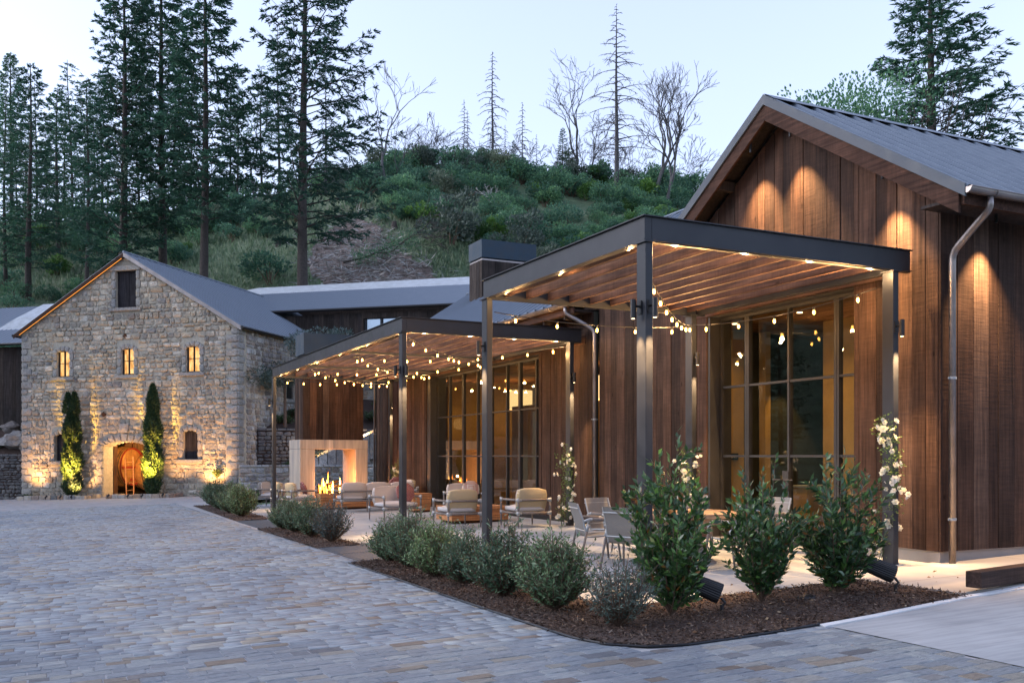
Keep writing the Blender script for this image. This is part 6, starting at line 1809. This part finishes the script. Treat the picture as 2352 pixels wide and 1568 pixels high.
# ------------------------------------------------------------------ hill shrubs
def shrub_meshes(seed, mat, R=1.6, leaf=.26, n=1500, lobes=9, squash=.85):
    r = np.random.default_rng(seed)
    C = r.normal(size=(lobes, 3)) * np.array([.55, .55, .38]) * R; C[:, 2] = np.abs(C[:, 2]) + .45 * R
    Rr = r.uniform(.35, .62, lobes) * R
    k = r.integers(0, lobes, n); d = rdir(n, r); rad = r.uniform(.55, 1.08, n) ** .6
    P = C[k] + d * (Rr[k] * rad)[:, None] * np.array([1, 1, squash])
    P = P[P[:, 2] > .02]; d = rdir(len(P), r) * .8 + unit(P - np.array([0, 0, .4 * R])) ; d[:, 2] += .25; d = unit(d)
    L = leaf * r.uniform(.5, 1.2, len(P))
    v, f, t = leaf_arrays(P, d, L, L * .3, .3, r)
    fol = np_mesh('foliage', v, f, M[mat], t)
    mb = MB()
    for i in range(5): mb.tube([(0, 0, -.3), tuple(C[i % lobes] * .5), tuple(C[i % lobes])], [.05, .04, .015], 4)
    return mb.mesh('stems', M['twig']), fol
def shrub(ms, loc, label, s=1.0, rz=0.0, group=None, name='shrub', sz=None):
    t = thing(name, label, 'shrub', loc, rz, group); t.scale = (s, s, sz or s)
    part(t, 'stems', ms[0]); part(t, 'foliage', ms[1], 'stuff'); return t
HS = [shrub_meshes(70 + i, 'ridge_leaf', 1.6, .26, 1150, lobes=7 + 2 * i, squash=.75 + .1 * i) for i in range(4)]
HG = [shrub_meshes(80 + i, 'grey_leaf', 1.7, .24, 1900) for i in range(2)]
HB = [shrub_meshes(90 + i, 'bright_leaf', 1.4, .28, 1300) for i in range(2)]
r6 = random.Random(66)
MARKS = [(0, 'by the left frame edge'), (70, 'behind the far left fir'), (140, 'right of the far left fir'), (210, 'left of the gable fir'), (283, 'behind the gable fir'), (340, 'right of the gable fir'), (400, 'behind the second tall fir'), (470, 'behind the lichen-barked fir'),
         (540, 'right of the lichen-barked fir'), (620, 'left of the big lone fir'), (698, 'behind the big lone fir'), (750, 'right of the big lone fir'), (800, 'above the woodchip strip'), (850, 'left of the pale-limbed bare tree'), (895, 'below the pale-limbed bare tree'),
         (945, 'right of the pale-limbed bare tree'), (1000, 'left of the paired slender snags'), (1066, 'below the paired slender snags'), (1131, 'below the mid ridge spire'), (1200, 'below the lone slender snag'), (1255, 'right of the lone slender snag'), (1292, 'by the small ridge fir'),
         (1330, 'below the crooked bare oak'), (1375, 'left of the tallest dead conifer'), (1416, 'below the tallest dead conifer'), (1460, 'right of the tallest dead conifer'), (1505, 'below the round bare oak'), (1550, 'below the leaning bare oak'), (1600, 'at the right end of the hill')]
def landmark(px): return min(MARKS, key=lambda m_: abs(m_[0] - px))[1]
for i, px in enumerate((945, 958, 1050, 1100, 1148, 1255, 1270, 1340, 1385, 1398, 1440, 1460, 1480, 1560, 1575, 1590, 975, 1120, 1300, 1430, 1545, 930, 1000, 1015, 1085, 1215, 1245, 1350, 1405, 1535, 870, 990, 1180)):
    put_bare(TW[i % 3], px, 120 + (i % 4), 'small thin bare sapling on the ridge, ' + landmark(px), r5.uniform(.55, 1.1), r5.uniform(0, 6), 'bare_sapling', 'bare saplings on the ridge')
regions = [  # polygon in picture directions, count, size, mesh kinds
    ([(640, 430), (760, 390), (900, 352), (1100, 345), (1300, 360), (1480, 385), (1640, 430), (1640, 480), (1450, 450), (1200, 430), (950, 430), (800, 440)], 125, (.6, 1.3), HS),
    ([(840, 430), (1640, 450), (1640, 530), (1300, 560), (1080, 540), (880, 500)], 80, (.5, 1.15), HS),
    ([(1000, 520), (1500, 540), (1380, 600), (1100, 570)], 16, (.7, 1.2), HS),
    ([(0, 500), (200, 500), (420, 470), (560, 440), (560, 520), (300, 560), (0, 600)], 42, (.7, 1.4), HS),
    ([(0, 580), (260, 560), (600, 520), (640, 640), (400, 660), (0, 720)], 26, (.5, 1.1), HS),
    ([(560, 420), (700, 410), (720, 520), (560, 560)], 10, (.5, 1.0), HS),
]
for poly, cnt, sr, kinds in regions:
    xs = [p[0] for p in poly]; ys = [p[1] for p in poly]; made = 0; tries = 0
    while made < cnt and tries < cnt * 20:
        tries += 1
        p = (r6.uniform(min(xs), max(xs)), r6.uniform(min(ys), max(ys)))
        if not inside(p, poly): continue
        h = hit(p[0], p[1] + 14)
        if h is None: h_ = at(p[0], 121); h = (*h_, 121)
        kd = kinds if r6.random() > .14 else (HG if r6.random() < .6 else HB)
        sz_ = r6.uniform(*sr)
        lb = '%s %s shrub %s %s' % ('large' if sz_ > 1.05 else 'mid-sized' if sz_ > .8 else 'small', {id(HS): 'green', id(HG): 'grey-green', id(HB): 'bright green'}[id(kd)],
             'high on the hill' if p[1] < 430 else 'halfway up the hill' if p[1] < 520 else 'low on the hill', landmark(p[0]))
        shrub(r6.choice(kd), h[:3], lb, sz_ * (.75 + .25 * h[3] / 110), r6.uniform(0, 6), 'shrubs covering the hillside', 'hill_shrub'); made += 1
for px, py, s, kd, lb in ((1035, 560, 2.0, HG, 'large round grey-green oak above the board chimney'), (1190, 590, 1.7, HG, 'wide grey oak right of the board chimney cap'), (1330, 585, 1.3, HB, 'bright leafy shrub above the near pergola beam'),
                         (1512, 505, 1.1, HB, 'yellow-green sapling just left of the near gable'), (620, 640, 1.5, HS, 'dark shrub at the foot of the lone fir'), (830, 470, 1.0, HS, 'round shrub at the top of the woodchip patch'),
                         (945, 470, 1.0, HS, 'round shrub on the grass left of the ridge thicket'), (1240, 640, 1.3, HG, 'grey shrub behind the chimney cap, at its right')):
    h = hit(px, py + 12)
    if h: shrub(kd[0], h[:3], lb, s * .85, 1.0, None, 'hill_shrub')
# fallen branch tree across the slope right of the woodchips
fb = bare_mesh(91, 9, .35, 5, .12, .0, .2, mat='bark'); h = hit(800, 620)
t = thing('fallen_bough', 'long leafy bough reaching across the slope above the corrugated roof', 'branch', (h[0], h[1], h[2] + .8), YAW); t.rotation_euler = (0, 1.25, YAW); link('trunk', fb, None, t)
r = np.random.default_rng(5); P = np.column_stack([r.normal(0, .5, 1500), r.normal(0, .5, 1500), r.uniform(.5, 7, 1500)])
v, f, t_ = leaf_arrays(P, rdir(1500, r), r.uniform(.1, .25, 1500), r.uniform(.03, .07, 1500)); part(t, 'foliage', np_mesh('foliage', v, f, M['ridge_leaf'], t_), 'stuff')
# hill grass and wood debris
def scatter_px(poly, n, seed):
    r_ = random.Random(seed); out = []
    xs = [p[0] for p in poly]; ys = [p[1] for p in poly]
    hc = {}
    while len(out) < n:
        p = (r_.uniform(min(xs), max(xs)), r_.uniform(min(ys), max(ys)))
        if not inside(p, poly): continue
        k = (int(p[0] / 8), int(p[1] / 6))
        if k not in hc: hc[k] = hit(k[0] * 8 + 4, k[1] * 6 + 3)
        h = hc[k]
        if h is None: n -= 1; continue
        x, y = h[0] + r_.gauss(0, 1.1), h[1] + r_.gauss(0, 1.6); out.append((x, y))
    A = np.array(out); return np.column_stack([A, terr_np(A[:, 0], A[:, 1])])
Pg = scatter_px([(0, 560), (480, 500), (640, 430), (900, 420), (1100, 480), (1500, 560), (1300, 650), (1080, 665), (500, 668), (0, 700)], 15000, 12)
_keep = np.array([not inside((CXP + FPX * w2c(q[0], q[1])[0] / w2c(q[0], q[1])[1], HYP - FPX * (q[2] - 1.5) / w2c(q[0], q[1])[1]), [(715, 575), (760, 525), (830, 500), (880, 530), (900, 575), (985, 612), (1010, 650), (960, 664), (740, 664), (700, 620)]) for q in Pg]); Pg = Pg[_keep]
d = rdir(len(Pg)); d[:, 2] = np.abs(d[:, 2]) + 1.3; d = unit(d)
v, f, t_ = leaf_arrays(Pg, d, rng.uniform(.3, .85, len(Pg)), rng.uniform(.04, .12, len(Pg)))
tag(link('hill_grass', np_mesh('hill_grass', v, f, M['grass'], t_)), 'pale tufts of grass over the hillside clearing', 'grass', None, 'stuff')
patch = [(715, 575), (760, 525), (830, 500), (880, 530), (900, 575), (985, 612), (1010, 650), (960, 664), (740, 664), (700, 620)]
gxp, gyp = np.meshgrid(np.arange(700, 1014, 6), np.arange(498, 668, 4)); okp = np.zeros(gxp.shape, bool); PP = np.zeros(gxp.shape + (3,))
for i_ in range(gxp.shape[0]):
    for j_ in range(gxp.shape[1]):
        h = hit(gxp[i_, j_], gyp[i_, j_])
        if h: PP[i_, j_] = (h[0], h[1], h[2] + .12); okp[i_, j_] = inside((gxp[i_, j_] + 6 * math.sin(gyp[i_, j_] * .2), gyp[i_, j_]), patch)
a_ = np.arange(gxp.size).reshape(gxp.shape); sl_ = okp[:-1, :-1] & okp[:-1, 1:] & okp[1:, :-1] & okp[1:, 1:]
link('bare_soil', np_mesh('bare_soil', PP.reshape(-1, 3), np.stack([a_[:-1, :-1][sl_], a_[:-1, 1:][sl_], a_[1:, 1:][sl_], a_[1:, :-1][sl_]], 1), M['soil'], smooth=True))['kind'] = 'structure'
Pd = scatter_px(patch, 2600, 13)
mbd = MB()
Dd = rdir(len(Pd)); Dd[:, 2] *= .25
ps = Pd + np.array([0, 0, .2])
v, f, t_ = leaf_arrays(ps, unit(Dd), rng.uniform(.3, 1.7, len(ps)), rng.uniform(.03, .075, len(ps)), .5)
tag(link('wood_debris', np_mesh('wood_debris', v, f, M['palewood'], t_)), 'bleached sticks strewn down the bare strip of hillside', 'sticks', None, 'stuff')
XX = []
for k_ in range(6):
    h = hit((575, 640, 1000, 780, 905, 1275)[k_], (440, 560, 520, 555, 520, 555)[k_] + 8)
    if h:
        mb = MB(); mb.tube([(0, 0, -.3), (.03, 0, .35), (.05, .04, .7)], [.34, .27, .24], 9)
        o = mb.build('tree_stump', M['bark']); o.location = h[:3]; o.scale = (1.1, 1.1, 1.0)
        tag(o, ['charred stump high on the grass slope', 'dark stump beside the lone fir trunk', 'pale stump among shrubs above the woodchips', 'stump inside the woodchip strip', 'stump at the edge of the ridge thicket', 'stump near the grey oak'][k_], 'stump')

# ------------------------------------------------------------------ cypresses
def cypress(label, x, h, rad, seed, fork=False):
    r = np.random.default_rng(seed)
    p = to_w(x, -.72); t = thing('cypress', label, 'tree', (p.x, p.y, G(p.x, p.y) - .02), SBA)
    n = 15000; z = r.random(n) ** .92
    prof = np.minimum(1, (z * 7 + .35)) * (1 - z ** 3.2) ** .8 * (.86 + .14 * np.sin(z * 21 + seed)) 
    an = r.uniform(0, 2 * PI, n); rr_ = rad * prof * np.sqrt(r.uniform(.45, 1.0, n)) * (1 + .16 * np.sin(an * 5 + z * 30))
    P = np.column_stack([rr_ * np.cos(an), rr_ * np.sin(an), .12 + z * (h - .2)])
    if fork:
        s = z > .8; P[s, 0] += np.where(r.random(s.sum()) < .4, -.24, .12)
    d = np.column_stack([np.cos(an) * .55, np.sin(an) * .55, np.full(n, .9)]) + r.normal(size=(n, 3)) * .35
    v, f, tt = leaf_arrays(P, unit(d), r.uniform(.07, .19, n), r.uniform(.012, .03, n), .4, r)
    part(t, 'foliage', np_mesh('foliage', v, f, M['cypress_leaf'], tt), 'stuff')
    mb = MB(); mb.tube([(0, 0, -.1), (0, 0, h * .8)], [.08, .03], 7); mb.build('trunk', M['bark'], t)
cypress('columnar cypress left of the cellar door, foot lit yellow, with a forked tip', CXP1, 5.15, .47, 7, True)
cypress('columnar cypress right of the cellar door, foot lit yellow, single pointed tip', CXP2, 5.35, .46, 8)

# ------------------------------------------------------------------ olives, bays, roses
def stem_shrub(seed, mat, H, R, stems, per, leaf, hw, vert=.55, inner=.0, twist=.5, side=3, out_pow=1.0, clear=.0, spread=1.0, hv=.78):
    r = random.Random(seed); g = np.random.default_rng(seed); mb = MB(); P, D = [], []
    for i in range(stems):
        az = i * 2.399 + r.uniform(-.3, .3); q = math.sqrt((i + .5) / stems)
        rad = R * q ** out_pow * r.uniform(.8, 1.05); hh = H * (1 - vert * q * q) * r.uniform(hv, 1.08)
        tip = Vector((math.cos(az) * rad, math.sin(az) * rad, hh)); mid = Vector((tip.x * .55, tip.y * .55, hh * .35))
        f = lambda s: mid * (2 * s * (1 - s)) + tip * (s * s)
        mb.tube([f(0), f(.35), f(.7), f(1)], [.009, .007, .004, .0015], 4, cap=False)
        def leaves(fn, n, s0, s1, ln):
            for k in range(n):
                s = s0 + (s1 - s0) * (k + r.random()) / n
                p = fn(s); tg = (fn(min(1, s + .05)) - fn(max(0, s - .05))).normalized()
                o = Vector((r.gauss(0, 1), r.gauss(0, 1), r.gauss(0, .6))); o = (o - tg * o.dot(tg)).normalized()
                P.append(p[:]); D.append((tg * r.uniform(.35, 1.0) + o * r.uniform(.5, 1) * spread).normalized()[:])
        leaves(f, per, .22 + clear, 1, leaf)
        for k in range(side):
            s = r.uniform(.3 + clear, .9); b = f(s); o = Vector((r.gauss(0, 1), r.gauss(0, 1), r.uniform(.1, 1.3))).normalized(); L = r.uniform(.10, .24) * (H / .8) ** .5
            e = lambda u, b=b, o=o, L=L: b + o * L * u + Vector((0, 0, .25 * L * u * u))
            mb.tube([e(0), e(1)], [.004, .0015], 3, cap=False); leaves(e, max(4, int(per * .38)), .1, 1, leaf)
    P, D = np.array(P), np.array(D); L = leaf * g.uniform(.65, 1.2, len(P))
    v, f_, t_ = leaf_arrays(P, D, L, L * hw, .25, g)
    return mb.mesh('stems', M['twig']), np_mesh('foliage', v, f_, M[mat], t_)
OL = [stem_shrub(100 + i, 'olive_leaf', .80, .46, 105, 24, .052, .17, .62, side=4) for i in range(3)]
OG = [stem_shrub(110 + i, 'dusty_leaf', .72, .44, 70, 20, .052, .13, .55, side=3) for i in range(1)]
olive1 = [(4.88, 14.45, .95, 'olive shrub at the far end of the near mulch bed'), (4.88, 13.5, 1.1, 'olive shrub second from the grate in the near bed'), (4.80, 12.2, 1.05, 'olive shrub third from the grate in the near bed'),
          (4.86, 11.3, .95, 'smaller olive shrub in front of the left front post'), (4.82, 10.1, 1.12, 'broad olive shrub midway along the near bed'), (4.85, 8.9, 1.12, 'leafy yellow-green olive shrub near the bed corner')]
for i, (x, y, s, lb) in enumerate(olive1):
    shrub(OL[i % 3], (x, y, G(x, y) + .01), lb, s, i * 1.7, 'olive shrubs along the mulch beds', 'olive_shrub')
shrub(OG[0], (4.92, 7.72, G(4.9, 7.7) + .01), 'sparse grey-leaved olive shrub at the rounded corner of the mulch bed', .98, 1, 'olive shrubs along the mulch beds', 'olive_shrub')
for i, (x, y, s, lb) in enumerate(((5.0, 22.6, .95, 'olive shrub at the far end of the second bed'), (5.0, 21.4, 1.0, 'olive shrub second from the far end of the second bed'), (5.02, 20.0, 1.1, 'olive shrub third along the second bed'), (5.05, 18.5, 1.2, 'greyer olive shrub at the near end of the second bed'),
                                   (5.35, 35.6, 1.25, 'olive shrub farthest away, toward the cellar'), (5.2, 33.2, 1.3, 'olive shrub second in the farthest bed'), (5.1, 30.6, 1.2, 'olive shrub third in the farthest bed'), (5.05, 28.4, 1.3, 'olive shrub at the near end of the farthest bed'), (5.4, 31.8, 1.2, 'olive shrub at the patio side of the farthest bed'))):
    shrub(OL[(i + 1) % 3] if i != 3 else OG[0], (x, y, G(x, y) + .01), lb, s, i * 2.1, 'olive shrubs along the mulch beds', 'olive_shrub')
BAY = [stem_shrub(120, 'laurel_leaf', 1.72, .50, 27, 52, .088, .21, .50, side=5, out_pow=.85, clear=-.10, spread=.75, hv=.6), stem_shrub(121, 'laurel_leaf', 1.5, .46, 24, 50, .084, .21, .42, side=5, out_pow=.85, clear=-.06, spread=.7, hv=.62),
       stem_shrub(122, 'laurel_leaf', 1.6, .52, 27, 48, .095, .19, .45, side=5, out_pow=.9, clear=-.12, spread=.85, hv=.55)]
for i, (x, y, lb) in enumerate(((5.66, 7.9, 'tallest bay shrub, in front of the corner post'), (6.92, 8.02, 'middle bay shrub with dark upright stems'), (8.0, 7.98, 'bay shrub nearest the apron, with a few orange leaves'))):
    shrub(BAY[i], (x, y, G(x, y) + .01), lb, 1.04, (0, .8, 2.1)[i], 'bay shrubs before the near pergola', 'bay_shrub')
petal_bm = MB()
for ring, (nr, rad, tilt, ln) in enumerate(((6, .004, .25, .036), (5, .003, .8, .028), (4, .002, 1.2, .02))):
    for k in range(nr):
        a = 2 * PI * k / nr + ring * .5; u = Vector((math.cos(a), math.sin(a), 0)); s = Vector((-u.y, u.x, 0)); up = Vector((0, 0, 1))
        d_1 = (u * math.cos(tilt) + up * math.sin(tilt)); w_ = ln * .42
        petal_bm.poly([u * rad, u * rad + d_1 * ln * .6 + s * w_, u * rad + d_1 * ln + up * .004, u * rad + d_1 * ln * .6 - s * w_], [(0, 1, 2), (0, 2, 3)], rnd.random())
bloom_me = petal_bm.mesh('bloom', M['petal'], tones=True)
def rose(label, x, y, h, blooms, seed, wide=.2, name='climbing_rose'):
    r = random.Random(seed); g = np.random.default_rng(seed)
    t = thing(name, label, 'rose', (x, y, G(x, y) + .01), 0, 'white roses climbing the wall-side posts')
    mb = MB(); P, D, B = [], [], []
    for i in range(4):
        ph = r.uniform(0, 6); hh = h * r.uniform(.75, 1.0)
        f = lambda s, ph=ph, hh=hh: Vector((wide * (.25 + .55 * s) * math.sin(ph + s * 4.0), -.04 + wide * .6 * math.cos(ph + s * 3.2), hh * s))
        mb.tube([f(k / 10) for k in range(11)], [.007 - .0005 * k for k in range(11)], 4)
        for k in range(95):
            s = .06 + .94 * r.random(); p = f(s); o = Vector((r.gauss(0, 1), r.gauss(0, 1), r.gauss(0, .5))).normalized()
            q = p + o * r.uniform(.02, .13)
            for m_ in range(3):
                P.append((q + Vector((r.gauss(0, .012), r.gauss(0, .012), r.gauss(0, .012))))[:]); D.append((o + Vector((r.gauss(0, .6), r.gauss(0, .6), r.gauss(0, .4)))).normalized()[:])
        for k in range(blooms // 4):
            s = r.uniform(.12, 1); o = Vector((r.gauss(0, 1) - .3, r.gauss(0, 1) - .6, r.gauss(0, .4))).normalized(); B.append((f(s) + o * r.uniform(.06, .17), o))
    mb.build('stems', M['rose_leaf'], t)
    P, D = np.array(P), np.array(D); L = g.uniform(.022, .042, len(P))
    v, f_, t_ = leaf_arrays(P, D, L, L * .3, .25, g); part(t, 'foliage', np_mesh('foliage', v, f_, M['rose_leaf'], t_), 'stuff')
    for p, o in B:
        q = link('bloom', bloom_me, None, t, p, o.to_track_quat('Z', 'Y').to_euler()); s = r.uniform(1.0, 1.55); q.scale = (s, s, s)
        if r.random() < .6:
            q2 = link('bloom', bloom_me, None, t, p + Vector((r.gauss(0, .04), r.gauss(0, .04), r.gauss(0, .03))), (o + Vector((r.gauss(0, .5), r.gauss(0, .5), .2))).to_track_quat('Z', 'Y').to_euler()); q2.scale = (s * .85,) * 3
rose('white rose climbing the near wall-side post by the glass doors', 10.36, 9.52, 2.1, 40, 1, .32)
rose('white rose climbing between the two pergolas, near the downpipe', 10.3, 18.4, 1.85, 34, 2, .26)
rose('white rose climbing the back post behind the round table', 10.25, 13.8, 1.75, 26, 3, .26)
rose('small white rose by the far wall behind the sofa', 10.6, 30.6, 1.6, 18, 4, .2)

# bank planting and small trees behind the patio
GC = [stem_shrub(130 + i, 'bedgreen', .45, .6, 60, 10, .09, .2, .5, side=2) for i in range(2)]
for i in range(34):
    if i < 22:
        x, y = r6.uniform(9.3, 18), r6.uniform(46.9, 51.5); z = 2.6 + (y - 46.5) * .42
    else:
        x, y = r6.uniform(8.6, 17), r6.uniform(44.9, 45.9); z = .95
    shrub(GC[i % 2], (x, y, z), 'low green groundcover mound %s' % ('on the upper bank, %s' % ('beside the cellar wall' if x < 12 else 'midway along' if x < 15 else 'beyond the steps') if i < 22 else 'on the narrow terrace between the two retaining walls'), r6.uniform(.7, 1.5) * (.6 if i >= 22 else 1), i, 'groundcover on the terraces', 'groundcover')
for i in range(7):
    shrub(GC[i % 2], (6.6 + i * .55, 41.2 + r6.uniform(-.3, .3), -.25), 'low leafy border plant in front of the low stone steps', .75, i, 'border plants by the low steps', 'border_plant')
for i in range(6):
    p = to_w(-.8 - i * 1.1, 1.75 + .3 * (i % 2)); shrub(GC[i % 2], (p.x, p.y, 1.9), 'green plant among the boulders left of the cellar', .9, i, 'plants on the left bank', 'bank_plant')
OT = shrub_meshes(140, 'dusty_leaf', 1.25, .12, 5200, 14, .7)
for px, Z, z0, hz, s, lb in ((768, 47, 3.6, 6.2, 1.1, 'grey-green olive tree crown above the far chimney cap'), (655, 46.5, 3.4, 4.9, .85, 'small grey olive tree against the cellar side wall'), (820, 50, 4.0, 6.6, .7, 'smaller olive crown right of the far olive tree')):
    X, Y = c2w((px - CXP) / FPX * Z, Z)
    t = thing('olive_tree', lb, 'tree', (X, Y, z0), 1.0)
    mb = MB(); mb.tube([(0, 0, -.5), (.1, .05, (hz - z0) * .6), (0, 0, hz - z0 + .4)], [.09, .07, .03], 7); mb.build('trunk', M['twig'], t)
    o = part(t, 'foliage', OT[1], 'stuff'); o.location = (0, 0, hz - z0 - .35); o.scale = (s, s, s)
gt = stem_shrub(150, 'grey_leaf', .7, .55, 90, 8, .3, .03, .3, side=0)
shrub(gt, (11.6, 44.95, .95), 'clump of fine upright ornamental grass right of the fireplace', 1.1, 0, None, 'grass_clump')
# flowering plant on the cellar wall near the right corner
fw = stem_shrub(151, 'rose_leaf', .5, .3, 30, 12, .07, .25, .5)
a = sbp(502, 1080); p = to_w(a[0], -.12)
shrub(fw, (p.x, p.y, a[1] - .35), 'small plant growing out of the cellar wall near its right corner', 1.0, 0, None, 'wall_plant')
p = to_w(.6, -.35); shrub(GC[0], (p.x, p.y, G(p.x, p.y)), 'tiny plant at the left foot of the cellar wall', .6, 0, None, 'wall_plant')
# leaf-shaded broad tree behind the near roof
BT = shrub_meshes(160, 'ridge_leaf', 3.2, .28, 2600, 16, .8)
for px, Z, s, lb in ((1945, 62, 1.0, 'broadleaf tree with airy crown behind the near roof ridge'), (2030, 60, .85, 'broadleaf crown joining the big fir behind the roof')):
    X, Y, z = at(px, Z)
    t = thing('broadleaf_tree', lb, 'tree', (X, Y, 21.4), 1.0)
    part(t, 'foliage', BT[1], 'stuff'); o = link('trunk', bare_mesh(161, 15, .4, 5, .25, 0, .15, mat='bark'), None, t); o.location = (0, 0, -12.5); t.scale = (s,) * 3
# left foreground broadleaf masses under the firs, above the dark barn
LB = shrub_meshes(170, 'ridge_leaf', 3.2, .30, 4200, 16, .75)
for i, (px, Z, s) in enumerate(((30, 66, .9), (130, 68, .85), (230, 66, .75), (330, 70, .7), (-60, 64, .9), (410, 72, .6))):
    X, Y, z = at(px, Z)
    t = thing('broadleaf_tree', 'low spreading dark oak under the firs, number %s along the slope from the left' % ('one two three four five six'.split()[i]), 'tree', (X, Y, z + .5), i, 'oaks below the firs')
    t['label'] = ['dark spreading oak above the dark barn roof', 'dark oak left of the cellar apex', 'dark oak just left of the gable fir trunk', 'dark oak between the two nearest fir trunks', 'dark oak beyond the left edge', 'low dark oak below the lichen-barked fir'][i]
    part(t, 'foliage', LB[1], 'stuff'); link('trunk', HS[0][0], None, t); t.scale = (s, s, s * .95)
